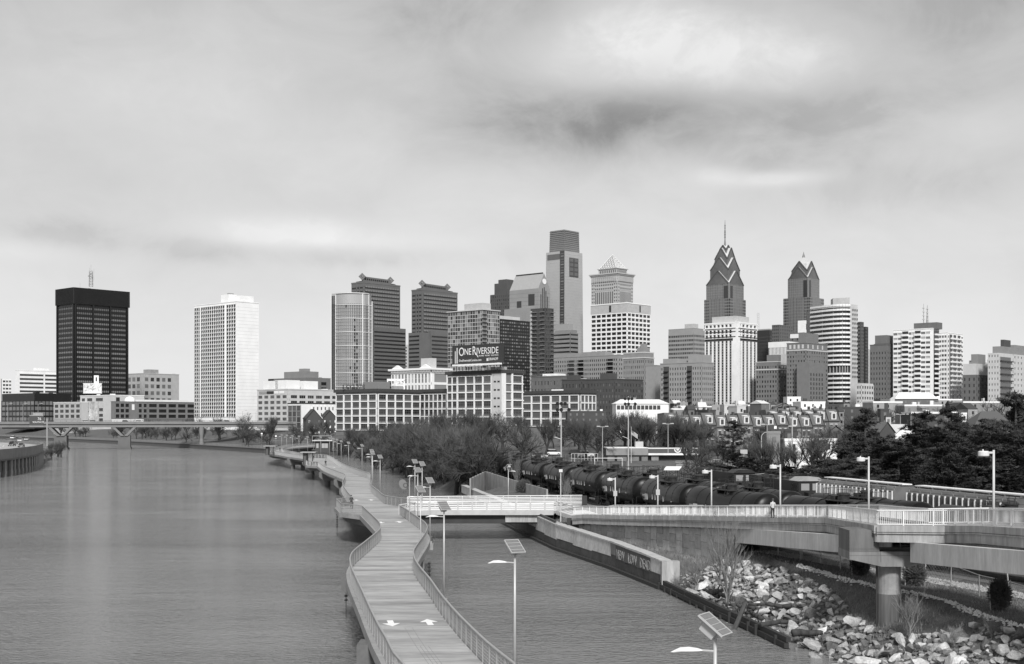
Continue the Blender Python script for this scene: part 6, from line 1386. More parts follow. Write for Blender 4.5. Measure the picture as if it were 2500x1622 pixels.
# ================================================================ RAILWAY
ZR = 4.1; ZR3 = 4.9
def tpath(tab, off=0., z=0.):
 P = smooth_path([(x, d, 0) for d, x in tab], 4); out = []
 for i, p in enumerate(P):
  d = (P[min(i + 1, len(P) - 1)] - P[max(i - 1, 0)]).normalized(); out.append(Vector((p.x + d.y * off, p.y - d.x * off, z)))
 return out
T1, T2, T3 = tpath(TR1), tpath(TR1, 4.6), tpath(TR3)
def tracks():
 bed = mat('ballast', .13, .95, 3, .35, 14, .4, bump=.05, bscale=10); rm = mat('rail steel', .16, .35, 3, .2, metal=.6); sm_ = mat('sleeper', .05, .9, 3, .3)
 b = MB()
 for i in range(len(T1) - 1):
  P = [tpath_off(T1, i, -3.6), tpath_off(T1, i + 1, -3.6), tpath_off(T1, i + 1, 18), tpath_off(T1, i, 18)]
  b.add([(*P[0], 3.3), (*P[1], 3.3), (*P[2], ZR3 - .25), (*P[3], ZR3 - .25), (*P[2], 1), (*P[3], 1)], [(0, 3, 2, 1), (2, 3, 5, 4)])
  Q = [tpath_off(T1, i, -2.2), tpath_off(T1, i + 1, -2.2), tpath_off(T1, i + 1, 7), tpath_off(T1, i, 7)]
  b.add([(*Q[0], ZR - .15), (*Q[1], ZR - .15), (*Q[2], ZR - .15), (*Q[3], ZR - .15)], [(0, 3, 2, 1)]); b.add([(*P[0], 3.3), (*P[1], 3.3), (*Q[1], ZR - .15), (*Q[0], ZR - .15)], [(0, 1, 2, 3), (3, 2, 1, 0)])
 struct(b.build('railway_bed', bed))
 for k, (T, lb) in enumerate(((T1, 'railway track nearest the river'), (T2, 'railway track under the second row of tank wagons'), (T3, 'railway track under the locomotives and hopper wagons'))):
  root = thing('railway_track', lb, 'railway track', T[0]); z3 = ZR3 if k == 2 else ZR
  for s in (-.72, .72):
   b = MB(); P = [tpath_off(T, i, s) for i in range(len(T))]; b.ribbon([(x, y) for x, y in P], .08, z3 - .16, z3); b.build('rail', rm, root).location = -root.location
  b = MB()
  for i, p in enumerate(resample(T, .62)):
   if p.y < 140: b.box(p.x - 1.2, p.y - .11, z3 - .3, p.x + 1.2, p.y + .11, z3 - .148)
  b.build('sleepers', sm_, root, kind='stuff').location = -root.location
def tpath_off(T, i, o):
 d = (T[min(i + 1, len(T) - 1)] - T[max(i - 1, 0)]).normalized(); p = T[i]; return (p.x + d.y * -o * -1, p.y - d.x * o)
tracks()
def tank_car():
 r = thing('tank_wagon', '', 'tank wagon', (0, 0, -50), 0, 'tank wagons in the two long trains'); RAD, L, zc = 1.74, 16.9, 3.1
 tm = mat('black tank paint', .006, .36, .8, .4, 6, .2, stretch=(.3, 1, 1), rand=.25, spec=.22); um = mat('wagon underframe', .02, .7, 3, .3)
 n = 28; b = MB(); prof = []
 for i in range(6): t = i / 5 * math.pi / 2; prof.append((-L / 2 + .75 - .75 * math.cos(t), RAD * math.sin(t) if i else .02))
 prof += [(-L / 2 + 3, RAD), (-L / 2 + 6, RAD * 1.0), (0, RAD)]; prof += [(-x, q) for x, q in reversed(prof[:-1])]
 vs = [(x, q * math.cos(2 * math.pi * k / n), zc + q * math.sin(2 * math.pi * k / n) - .10 * max(0, 1 - abs(x) / (L / 2))) for x, q in prof for k in range(n)]
 fs = [(a * n + k, (a + 1) * n + k, (a + 1) * n + (k + 1) % n, a * n + (k + 1) % n) for a in range(len(prof) - 1) for k in range(n)]
 b.add(vs, fs); b.build('tank', tm, r, smooth=True)
 w = MB()
 for x in (-L / 2 + .8, -L / 2 + 3.4, -2.7, 2.7, L / 2 - 3.4, L / 2 - .8): w.tube((x - .04, 0, zc - .03), (x + .04, 0, zc - .03), RAD + .018, n=28)
 w.build('weld_seams', tm, r, kind='stuff')
 u = MB().box(-L / 2 - .4, -.35, .75, -L / 2 + 3.6, .35, 1.45).box(L / 2 - 3.6, -.35, .75, L / 2 + .4, .35, 1.45).box(-L / 2 - .4, -1.5, 1.0, -L / 2 - .1, 1.5, 1.35).box(L / 2 + .1, -1.5, 1.0, L / 2 + .4, 1.5, 1.35)
 for s in (-1, 1):
  x = s * (L / 2 - 1.9); u.box(x - .25, -1.3, 1.35, x + .25, 1.3, 1.9); u.tube((s * (L / 2 - .1), -1.45, 1.2), (s * (L / 2 - 3.2), -1.45, 1.2), .07, n=5); u.tube((s * (L / 2 - .1), 1.45, 1.2), (s * (L / 2 - 3.2), 1.45, 1.2), .07, n=5)
  u.box(s * (L / 2 + .4), -.15, .85, s * (L / 2 + .95), .15, 1.15)
 u.tube((-1.2, 0, 1.1), (1.0, 0, 1.1), .22, n=8); u.build('underframe', um, r)
 for s in (-1, 1):
  x = s * (L / 2 - 1.9); g = MB()
  for sy in (-1, 1): g.add([(x - 1.3, sy * .95, .35), (x + 1.3, sy * .95, .35), (x + .75, sy * .95, .95), (x - .75, sy * .95, .95), (x - 1.3, sy * 1.1, .35), (x + 1.3, sy * 1.1, .35), (x + .75, sy * 1.1, .95), (x - .75, sy * 1.1, .95)], [(0, 1, 2, 3), (7, 6, 5, 4), (3, 2, 6, 7), (0, 4, 5, 1), (0, 3, 7, 4), (1, 5, 6, 2)])
  g.box(x - .25, -1, .4, x + .25, 1, .8); o = g.build('bogie', um, r)
  for dx in (-.85, .85):
   q = MB().tube((x + dx, -.8, .42), (x + dx, -.68, .42), .42, n=14).tube((x + dx, .68, .42), (x + dx, .8, .42), .42, n=14).tube((x + dx, -.7, .42), (x + dx, .7, .42), .08, n=6); q.build('wheelset', mat('wheel steel', .08, .5), o)
 # manway platform
 p = MB().box(-1.5, -1.15, zc + RAD - .12, 1.5, 1.15, zc + RAD - .04)
 for s in (-1, 1): p.box(s * 1.2 - .04, -1.15, zc + RAD * .55, s * 1.2 + .04, 1.15, zc + RAD - .12)
 p.build('platform', um, r); q = MB(); zt = zc + RAD
 for x in (-1.45, -.75, .75, 1.45):
  for y in (-1.1, 1.1): q.tube((x, y, zt - .1), (x, y, zt + 1.0), .028, n=4)
 for y in (-1.1, 1.1):
  for z in (.5, 1.0): q.tube((-1.45, y, zt + z), (-.6, y, zt + z), .025, n=4); q.tube((.6, y, zt + z), (1.45, y, zt + z), .025, n=4)
 for x in (-1.45, 1.45):
  for z in (.5, 1.0): q.tube((x, -1.1, zt + z), (x, 1.1, zt + z), .025, n=4)
 q.build('platform_railing', um, r)
 MB().ring([(.52, zt - .1), (.52, zt + .38), (.60, zt + .40), (.60, zt + .5), (.45, zt + .62)], 14).box(.75, -.5, zt - .05, 1.35, .5, zt + .3).build('valve_housing', um, r)
 l = MB()
 for sy in (-1, 1):
  for dx in (-.22, .22):
   l.tube((dx - 1.0, sy * 1.62, 1.2), (dx - 1.0, sy * 1.62, zc + .2), .025, n=4); l.tube((dx - 1.0, sy * 1.62, zc + .2), (dx - 1.0, sy * 1.12, zt - .1), .025, n=4)
  for i in range(7): l.tube((-1.22, sy * 1.62, 1.3 + i * .3), (-.78, sy * 1.62, 1.3 + i * .3), .02, n=4)
 l.build('ladder', um, r)
 hr = MB()
 for s in (-1, 1):
  x = s * (L / 2 + .3)
  for y in (-1.45, -.7, .7, 1.45): hr.tube((x, y, 1.3), (x, y, 2.35), .025, n=4)
  hr.tube((x, -1.45, 2.35), (x, -.7, 2.35), .025, n=4); hr.tube((x, .7, 2.35), (x, 1.45, 2.35), .025, n=4)
 hr.build('end_railing', um, r)
 mk = mat('stencil white', .42, .7); lt = None
 for t, s, x, z, sy in (('UTLX 6', .42, -6.6, 2.75, 1), ('80712', .34, -6.5, 2.3, 1), ('CAPY', .2, 4.6, 2.7, 1)):
  ang = math.asin(min(.95, (z + s * .35 - zc) / RAD)); y = RAD * math.cos(ang) + .03
  for side in (-1, 1):
   o = put(text_mesh(t, s, mk, .012, 1.1), 'stencil', r, (x if side < 0 else -x - 0, side * y, z - .1), False); o.rotation_euler = (rad(90) , 0, 0 if side < 0 else rad(180))
 lb = MB()
 for side in (-1, 1):
  y = side * (RAD - .02)
  lb.box(4.7, y - .04, 2.35, 5.7, y + .04, 3.05)
  for x in (-1.8, .1, 1.4, 2.6): lb.box(x, y - .04, 2.5, x + .12, y + .04, 3.1)
 lb.build('placard', mk, r)
 st = MB().box(-5.5, -.09, zc + RAD + .0, 0, .09, zc + RAD + .012).box(-.2, 0, 0, -.2, 0, 0)
 return r
def along(T, D0, step, n):
 out = []; L = 0; acc = None; P = resample(T, .5)
 i0 = min(range(len(P)), key=lambda i: abs(P[i].y - D0)); k = int(step / .5)
 for j in range(n):
  i = i0 + j * k
  if 0 <= i < len(P): a = P[max(i - 16, 0)]; c = P[min(i + 16, len(P) - 1)]; out.append((P[i], math.atan2((c - a).y, (c - a).x)))
 return out
def trains():
 proto = tank_car(); first = True
 N1 = ['nearest the camera, half hidden under the ramp girder', 'second from the near end of the front row', 'third from the near end of the front row, behind the standing person', 'fourth in the front row, in front of the two dark cabs', 'fifth in the front row, seen through the ramp lamps', 'sixth in the front row of the train', 'seventh in the front row, before the retaining wall', 'eighth in the front row, close to the bare trees', 'ninth in the front row, among the bare trees', 'tenth in the front row, mostly behind trees', 'last visible in the front row']
 for j, (T, D0, n) in enumerate(((T1, 80, 11), (T2, 84, 11))):
  for i, (p, a) in enumerate(along(T, D0, 19.0, n)):
   lb = 'black tank wagon ' + N1[i] if j == 0 else 'black tank wagon of the rear row, ' + ['nearest the camera beyond the ramp', 'second from its near end', 'third from its near end, below the hopper wagons', 'fourth from its near end, below the grey cab', 'fifth from its near end', 'sixth from its near end', 'seventh from its near end', 'eighth from its near end', 'ninth from its near end', 'tenth, behind bare trees', 'last one visible'][i]
   if first: o = proto; o.location = (p.x, p.y, ZR); o.rotation_euler.z = a; o['label'] = lb; first = False
   else: o = copy_tree(proto, (p.x, p.y, ZR), a, lb)
 # locomotives
 lm = mat('locomotive black', .014, .5, 1, .3); rf = mat('cab roof grey', .30, .6, 1, .15)
 for k, (D0, lb) in enumerate(((158, 'black locomotive with a pale-roofed cab behind the tank wagons, nearer one'), (182, 'black locomotive with radiator wings farther along the train'))):
  (p, a), = along(T3, D0, 1, 1); r = thing('locomotive', lb, 'locomotive', (p.x, p.y, ZR3), a, 'locomotives'); MB().box(-10, -1.5, 1.0, 10, 1.5, 1.5).build('frame', lm, r)
  MB().box(-5.8, -.95, 1.5, 8.8, .95, 4.0).box(5.6, -1.5, 3.2, 9.0, 1.5, 4.2).build('hood', lm, r)
  c = put(None, 'cab', r, (-7.2, 0, 0), False); MB().box(-1.3, -1.5, 1.5, 1.35, 1.5, 4.1).build('cab_body', lm, c); MB().add([(-1.5, -1.65, 4.1), (1.5, -1.65, 4.1), (1.5, 1.65, 4.1), (-1.5, 1.65, 4.1), (-1.5, -.9, 4.55), (1.5, -.9, 4.55), (1.5, .9, 4.55), (-1.5, .9, 4.55)], [(4, 5, 6, 7), (0, 1, 5, 4), (1, 2, 6, 5), (2, 3, 7, 6), (3, 0, 4, 7), (3, 2, 1, 0)]).build('roof', rf if k == 0 else lm, c)
  for y in (-.7, .7): MB().box(-1.34, y - .5, 3.0, -1.28, y + .5, 3.8).build('window', mat('cab window', .28, .2), c)
  for y in (-1.53, 1.47): MB().box(-.9, y, 3.0, .9, y + .06, 3.7).build('window', GL[1], c)
  MB().box(-9.8, -.8, 1.5, -8.5, .8, 2.8).build('nose', lm, r)
  h = MB()
  for y in (-1.45, 1.45):
   h.tube((-6, y, 2.4), (9.8, y, 2.4), .025, n=4)
   for i in range(9): h.tube((-5.8 + i * 1.9, y, 1.5), (-5.8 + i * 1.9, y, 2.4), .02, n=4)
  h.build('handrail', lm, r)
  for x in (0, 4, 7): MB().ring([(.5, 4.0), (.5, 4.3)], 10, c=(x, 0)).build('fan', lm, r)
  for x in (-6.5, 6.5): MB().box(x - 1.9, -1.2, .2, x + 1.9, 1.2, .98).build('bogie', mat('wagon underframe', .02), r)
 # covered hoppers with pale ribbed sides
 hm = mat('weathered hopper side', .62, .8, .7, .35, 5, .2, stretch=(1, 1, .35)); hd = mat('dirty hopper side', .12, .8, .7, .3)
 for k, (D0, lb) in enumerate(((136.5, 'pale ribbed hopper wagon with a white roof walkway beyond the tank wagons'), (117.5, 'darker ribbed hopper wagon with a white roof walkway, middle one'), (99, 'ribbed hopper wagon at the right edge'))):
  (p, a), = along(T3, D0, 1, 1); m = hm if k == 0 else (mat('dark hopper side', .10, .8, .7, .3) if k == 1 else hm); r = thing('hopper_wagon', lb, 'hopper wagon', (p.x, p.y, ZR3), a, 'hopper wagons'); L = 8.6
  MB().box(-L, -1.5, 1.3, L, 1.5, 4.1).add([(-L, -1.5, 4.1), (L, -1.5, 4.1), (L, 1.5, 4.1), (-L, 1.5, 4.1), (-L, -.7, 4.55), (L, -.7, 4.55), (L, .7, 4.55), (-L, .7, 4.55)], [(4, 5, 6, 7), (0, 1, 5, 4), (1, 2, 6, 5), (2, 3, 7, 6), (3, 0, 4, 7)]).build('body', hd if k == 0 else m, r)
  rib = MB().box(-.05, -.10, 0, .05, .10, 2.85).mesh('rib', hm); pan = MB().box(-.38, -.03, 0, .38, .03, 2.6).mesh('side_panel', hm if k == 0 else m)
  for i in range(19):
   x = -L + .2 + i * (2 * L - .4) / 18
   for y in (-1.56, 1.56):
    put(rib, 'rib', r, (x, y, 1.27), False)
    if i < 18: put(pan, 'side_panel', r, (x + .47, y * .985, 1.35), False)
  MB().box(-L, -.55, 4.72, L, .55, 4.82).build('roof_walkway', white, r); b = MB()
  for y in (-1.3, 1.3):
   b.tube((-L, y, 4.55), (L, y, 4.55), .05, n=4)
   for i in range(10): b.tube((-L + .3 + i * 1.85, y, 4.1), (-L + .3 + i * 1.85, y, 4.55), .035, n=4)
  for i in range(8): b.box(-L + .6 + i * 2.25, -.5, 4.5, -L + .8 + i * 2.25, .5, 4.72)
  b.build('roof_rail', steel, r); h = MB()
  for i in range(3): h.add([(-5.6 + i * 4.4 - .4, -1.2, 1.3), (-5.6 + i * 4.4 + 2.8, -1.2, 1.3), (-5.6 + i * 4.4 + 2.8, 1.2, 1.3), (-5.6 + i * 4.4 - .4, 1.2, 1.3), (-5.6 + i * 4.4 + .7, -.5, .4), (-5.6 + i * 4.4 + 1.7, -.5, .4), (-5.6 + i * 4.4 + 1.7, .5, .4), (-5.6 + i * 4.4 + .7, .5, .4)], [(7, 6, 5, 4), (0, 4, 5, 1), (1, 5, 6, 2), (2, 6, 7, 3), (3, 7, 4, 0)])
  h.build('hopper_chute', hd, r);
  for x in (-6.6, 6.6): MB().box(x - 1.3, -1.1, .2, x + 1.3, 1.1, .95).build('bogie', mat('wagon underframe', .02), r)
 # dark low sheds beyond the locomotives
 for px, D, py, w, dp, lb in ((1812, 196, 1167, 16, 9, 'low black-roofed trackside shed left of the locomotives'), (1775, 216, 1160, 14, 10, 'black-roofed trackside shed farther back beside the fence')):
  zt = wz(py, D); r = thing('trackside_shed', lb, 'shed', (wx(px, D), D, 4), rad(-30), None); h = zt - 4
  MB().box(-w / 2, 0, 0, w / 2, dp, h - .5).build('wall', mat('shed wall', .015, .8, .5, .3), r); MB().add([(-w / 2 - .6, -.8, h - .7), (w / 2 + .6, -.8, h - .7), (w / 2 + .6, dp + .6, h), (-w / 2 - .6, dp + .6, h)] + [(-w / 2 - .6, -.8, h - 1.0), (w / 2 + .6, -.8, h - 1.0), (w / 2 + .6, dp + .6, h - .3), (-w / 2 - .6, dp + .6, h - .3)], [(0, 1, 2, 3), (7, 6, 5, 4), (0, 4, 5, 1), (1, 5, 6, 2), (3, 7, 4, 0)]).build('roof', mat('tar roof', .02, .7, 1, .3), r)
  b = MB()
  for i in range(7): b.box(-w / 2 + i * w / 6.2, -.85, h - .66, -w / 2 + i * w / 6.2 + .12, -.8, h - .6)
  b.beam((-w * .1, -.7, h - .58), (w * .25, dp, h + .06), .3, .06); b.build('roof_batten', steel_g, r)
trains()
# ================================================================ TREES, BUSHES, ROCKS
BARK = mat('bark', .035, .95, 6, .3, stretch=(1, 1, .3)); BARKL = mat('grey bark', .15, .95, 6, .3); TWIG = mat('twigs', .08, .95, .4, .25, rand=.25); TWIGL = mat('pale twigs', .20, .95, .5, .2)
def twig_tree(seed, H, spread, n_main=6, depth=5, trunk_r=.28, tw=1.0, density=1.0, up=.35, fork=.22):
 r = random.Random(seed); T = MB(); W = MB()
 def br(p, d, L, rad_, k):
  q = p + d * L; nseg = 2 if k < 3 else 1; a = p
  for s in range(nseg):
   dd = (d + Vector((r.gauss(0, .10), r.gauss(0, .10), r.gauss(0, .06)))).normalized(); b = a + dd * (L / nseg); r0 = rad_ * (1 - .3 * s / nseg); r1 = rad_ * (1 - .3 * (s + 1) / nseg)
   if k <= 3: T.tube(a, b, r0, r1, 6 if k < 2 else (4 if k == 2 else 3), cap=False)
   else:
    n = len(W.v); u = dd.orthogonal().normalized(); v = dd.cross(u)
    if k < depth:
     vs = [a + (u * math.cos(t) + v * math.sin(t)) * r0 for t in (0, 2.09, 4.19)] + [b + (u * math.cos(t) + v * math.sin(t)) * r1 for t in (0, 2.09, 4.19)]; W.add(vs, [(0, 1, 4, 3), (1, 2, 5, 4), (2, 0, 3, 5)])
    else:
     vs = [a + (u * math.cos(t) + v * math.sin(t)) * r0 for t in (0, 2.09, 4.19)] + [b]; W.add(vs, [(0, 1, 3), (1, 2, 3), (2, 0, 3)])
   a = b
  q = a
  if k >= depth: return
  nb = {0: n_main, 1: 4, 2: 4, 3: 5, 4: 5, 5: 4}[k]; nb = max(2, int(round(nb * (density if k >= 3 else 1))))
  for i in range(nb):
   t = r.uniform(.35, 1.0) if k else r.uniform(.55, 1.0); base = p.lerp(q, t); az = r.uniform(0, 6.283) if k else 6.283 * i / nb + r.uniform(-.3, .3)
   u = d.orthogonal().normalized(); v = d.cross(u); tilt = r.uniform(.45, .95) * spread
   nd = (d * math.cos(tilt) + (u * math.cos(az) + v * math.sin(az)) * math.sin(tilt) + Vector((0, 0, up * .5))).normalized()
   br(base, nd, L * r.uniform(.52, .80) if k else H * r.uniform(.28, .42), rad_ * (.55 if k else .5), k + 1)
 br(Vector((0, 0, 0)), Vector((r.gauss(0, .05), r.gauss(0, .05), 1)).normalized(), H * .34, trunk_r, 0)
 # thicken the finest wood a little so that it survives distance
 return T, W
def tree_protos():
 P = []
 for i, (sd_, H, sp, nm, de, dn, up) in enumerate(((1, 14, .9, 5, 5, .9, .35), (2, 12, 1.15, 7, 5, .85, .2), (3, 15, .7, 5, 5, .95, .5), (4, 10, 1.25, 6, 5, .9, .25), (5, 13, .6, 7, 5, .9, .8))):
  T, W = twig_tree(sd_, H, sp, nm, de, .42, 1, dn, up); P.append((T.mesh('trunk', BARK), W.mesh('crown', TWIG)))
 return P
TP = tree_protos(); TH = [max(v.co.z for v in c.vertices) for t, c in TP]
def cap(i, x, D, z, h):
 px = 1250 + F * x / D; lim = interp([(700, 1062), (800, 1046), (860, 1035), (960, 1022), (1040, 1004), (1120, 994), (1250, 996), (1300, 1010), (1460, 1006), (1540, 999), (1640, 1002), (1720, 1016)], px); return min(h, max(.3, (wz(lim, D) - z) / TH[i]) * ((.74 if px < 1300 else .86) + (.36 if px < 1300 else .22) * ((px * 7.3) % 1)))
ORD = ('first', 'second', 'third', 'fourth', 'fifth', 'sixth', 'seventh', 'eighth', 'ninth', 'tenth', 'eleventh', 'twelfth', 'thirteenth', 'fourteenth', 'fifteenth', 'sixteenth', 'seventeenth', 'eighteenth')
def autolabel(objs, marks, tmpl):
 bins = {}
 for o in objs:
  px = 1250 + F * o.location.x / o.location.y; m = min(marks, key=lambda k: abs(k[0] - px)); bins.setdefault(m[1], []).append((px, o))
 for m, L in bins.items():
  L.sort(key=lambda t: t[0])
  for i, (px, o) in enumerate(L): o['label'] = tmpl % ((ORD[i] + ' from left' if len(L) > 1 else 'the one') if i < len(ORD) else 'among the rightmost', m)
def place_tree(i, x, y, z, s, rz, lb, group='bare trees along the river bank', name='bare_tree', tm=None, cm=None):
 r = thing(name, lb, 'tree', (x, y, z), rz, group); r.scale = s if isinstance(s, tuple) else (s, s, s)
 t, c = TP[i] if isinstance(i, int) else i; put(t, 'trunk', r, (0, 0, 0), False); put(c, 'crown', r, (0, 0, 0), False); return r
def bare_trees():
 r = random.Random(21); n = 0
 A = ''; th, pk, scr, far, st = [], [], [], [], []
 # riverbank thicket between boardwalk and train
 for i in range(84):
  D = 262 + 370 * ((i % 80) / 80) ** 1.25 + r.uniform(-5, 5) + (120 if 80 <= i < 100 else 0); s0 = r.uniform(1.5, 18 if i >= 80 else min(60, max(8, (track1(D) - 5 - sh_e(D)) if D < 400 else 60))); x = sh_e(D) + s0
  if D < 400 and x > track1(D) - 3.5: x = track1(D) - 4 - r.uniform(0, 2)
  h = r.uniform(.75, 1.3) if D < 330 else r.uniform(.95, 1.45)
  i_ = r.randrange(5); h = cap(i_, x, D, land_z(x, D), h)
  th.append(place_tree(i_, x, D, land_z(x, D) - .3, h, r.uniform(0, 6.28), A)); n += 1
 sb = []
 for i in range(44):
  D = 264 + 380 * (i / 44) ** 1.2 + r.uniform(-4, 4); x = sh_e(D) + r.uniform(-.5, 6); i_ = r.randrange(5); sb.append(place_tree(i_, x, D, land_z(x, D) - .4, cap(i_, x, D, 1, r.uniform(.4, .75)), r.uniform(0, 6.28), '', 'low scrub trees along the waterline'))
 autolabel(sb, ((780, 'pavilion'), (830, 'five close lamps'), (870, 'second bend'), (900, 'doubled lamp pair'), (940, 'first lamp past the footbridge'), (985, 'leaf banner'), (1020, 'lamp cluster'), (1060, 'lamp cluster right side'), (1110, 'inlet wall end')), 'low waterline scrub tree, %s behind the %s')
 # park trees beyond the tracks, behind the playing field
 Bq = ''
 for i in range(58):
  px = r.uniform(1010, 1720) if i % 3 else r.uniform(1470, 1720); D = r.uniform(335, 420); x = wx(px, D)
  if px > 1470 and D < 385: D += 45; x = wx(px, D)
  if x < track1(D) + 14: continue
  i_ = r.randrange(5); pk.append(place_tree(i_, x, D, land_z(x, D) - .3, cap(i_, x, D, land_z(x, D), r.uniform(.9, 1.4)), r.uniform(0, 6.28), Bq, 'bare trees in the park'))
 for i in range(36):
  px = r.uniform(1650, 2100); D = r.uniform(235, 380); x = wx(px, D); scr.append(place_tree(r.randrange(5), x, D, land_z(x, D) - .3, r.uniform(.5, .85) * (.75 if px < 1880 else 1), r.uniform(0, 6.28), '', 'bare scrub trees below the rowhouses'))
 for i in range(11):
  px = r.uniform(1990, 2500); D = r.uniform(430, 560); x = wx(px, D); st.append(place_tree(r.randrange(5), x, D, 8, r.uniform(.8, 1.15), r.uniform(0, 6.28), '', 'bare street trees at the right'))
 for i, (px, D, s) in enumerate(((2452, 330, 1.35), (2395, 360, 1.15), (2340, 400, .9))):
  x = wx(px, D); place_tree(1, x, D, 6.5, s, i * 2.0, ('big dark bare tree with spreading limbs at the right edge, above the pines', 'second spreading bare tree left of the biggest one at the right edge', 'thin bare tree left of the two spreading ones at the right edge')[i], None)
 # left side: bushes under the bridge and by the expressway
 for i in range(9):
  D = r.uniform(500, 600); x = sh_w(D) - r.uniform(-3, 5) + 2; place_tree(r.randrange(5), x, D, .2, r.uniform(.35, .55), r.uniform(0, 6.28), 'scrubby bare tree leaning over the water at the end of the expressway wall', 'scrub trees by the expressway wall')
 for i in range(58):
  D = r.uniform(620, 1130); x = sh_e(D) + r.uniform(5, 45); far.append(place_tree(r.randrange(5), x, D, land_z(x, D) - .3, r.uniform(.6, 1.0), r.uniform(0, 6.28), '', 'bare trees beyond the road bridge'))
 autolabel(th, ((800, 'gabled terrace'), (850, 'left end of the left loft'), (900, 'middle of the left loft'), (950, 'corner of the left loft'), (985, 'right part of the left loft'), (1010, 'right end of the left loft'), (1030, 'loft wing edge'), (1050, 'narrow-bayed loft wing'), (1100, 'left edge of the billboard loft'), (1150, 'billboard loft windows'), (1200, 'billboard loft stair bay')), 'bare riverbank tree, %s before the %s')
 autolabel(pk, ((1030, 'loft wing'), (1100, 'loft billboard'), (1170, 'billboard loft windows'), (1240, 'billboard loft corner'), (1310, 'low white loft'), (1370, 'left floodlight mast'), (1430, 'white loft corner'), (1490, 'dark brick row'), (1550, 'white hall'), (1610, 'white hall right end'), (1670, 'bunting fans'), (1720, 'leftmost rowhouses')), 'bare park tree, %s near the %s')
 autolabel(st, ((2050, 'curved white tower'), (2170, 'pale plastered house'), (2250, 'bright gabled roof'), (2340, 'right balcony tower'), (2420, 'iron balconies'), (2480, 'right edge')), 'bare street tree, %s before the %s')
 autolabel(scr, ((1720, 'leftmost rowhouses'), (1790, 'dark conifer'), (1860, 'curved lamp arm'), (1934, 'utility pole'), (2000, 'white garage'), (2080, 'slate-roofed house')), 'young bare scrub tree, %s before the %s')
 autolabel(far, ((150, 'left V-shaped pier'), (303, 'middle V-shaped pier'), (390, 'span right of the middle pier'), (492, 'round-columned pier'), (560, 'white slab tower foot'), (630, 'right span of the road bridge'), (700, 'end of the road bridge'), (780, 'gabled terrace')), 'small far-bank bare tree, %s by the %s')
 # leafless shrub by the pier, pale twigs
 T, W = twig_tree(31, 7, .55, 9, 4, .10, 1, 1.3, .9); me = (T.mesh('trunk', TWIGL), W.mesh('crown', TWIGL))
 x, y = wx(1778, 104), 104; rr = thing('bare_shrub', 'tall pale leafless shrub in front of the end of the retaining wall', 'shrub', (x, y, land_z(x, y) - .3), 0, None); rr.scale = (1.25, 1.25, 1.2); put(me[0], 'stem', rr, (0, 0, 0), False); put(me[1], 'twigs', rr, (0, 0, 0), False)
 L = ['leafless shrub among the boulders left of the pier column', 'leafless shrub at the foot of the pier column', 'leafless shrub among the boulders at the lower right', 'twiggy shrub near the quay wall end', 'leafless shrub at the bottom right corner', 'small twiggy shrub above the timber bulkhead']
 for i, (px, py, s) in enumerate(((1700, 1400, .42), (2225, 1550, .42), (2330, 1590, .22), (1650, 1395, .3), (2420, 1600, .22), (1800, 1450, .3))):
  p = PP(px, py, 2.0); rr = thing('bare_shrub', L[i], 'shrub', (p.x, p.y, land_z(p.x, p.y) - .2), i * 1.3, 'leafless shrubs on the rocks'); rr.scale = (s * 1.5, s * 1.5, s); put(me[0], 'stem', rr, (0, 0, 0), False); put(me[1], 'twigs', rr, (0, 0, 0), False)
 for i in range(10):
  D = r.uniform(185, 250); x = sh_e(D) + r.uniform(6, 12); rr = thing('bare_shrub', 'thin bare shrub in the plot behind the inlet wall beyond the footbridge', 'shrub', (x, D, 2.6), r.uniform(0, 6), 'shrubs behind the inlet wall'); s = r.uniform(.35, .8); rr.scale = (s, s, s * r.uniform(.8, 1.3)); put(me[0], 'stem', rr, (0, 0, 0), False); put(me[1], 'twigs', rr, (0, 0, 0), False)
bare_trees()
# pines
NEED = mat('pine needles', .05, .85, .5, .5, 3, .3, rand=.2, spec=.25); PB = mat('pine bark', .06, .95)
def pine(seed, H=13., Rm=4.2, base=.18, conic=.5, tufts=26):
 r = random.Random(seed); T = MB(); N = MB(); T.tube((0, 0, -1), (0, 0, H * .55), .28, .17, 7, cap=False); T.tube((0, 0, H * .55), (0, 0, H * .98), .17, .04, 6, cap=False)
 nb = 44
 for i in range(nb):
  t = base + (1 - base) * (i + r.random()) / nb; z = H * t; Rr = Rm * (math.sin(math.pi * min(1, (t - base * .3) ** .8)) * .55 + (1 - t) * conic + .16) * r.uniform(.65, 1.12); az = r.uniform(0, 6.283); d = Vector((math.cos(az), math.sin(az), r.uniform(.05, .5))).normalized(); a = Vector((0, 0, z)); e = a + d * Rr
  T.tube(a, e, .07, .02, 4, cap=False)
  for k in range(tufts):
   u = r.uniform(.3, 1.05); c = a.lerp(e, u) + Vector((r.gauss(0, .45), r.gauss(0, .45), r.gauss(.05, .22))) * (.4 + .8 * u * Rr / Rm)
   for q in range(13):
    dd = Vector((r.gauss(0, 1), r.gauss(0, 1), r.gauss(.45, .7))).normalized(); w = dd.orthogonal().normalized() * .06; L = r.uniform(.28, .6)
    N.add([c - w, c + w, c + dd * L], [(0, 1, 2)])
 return T.mesh('trunk', PB), N.mesh('crown', NEED)
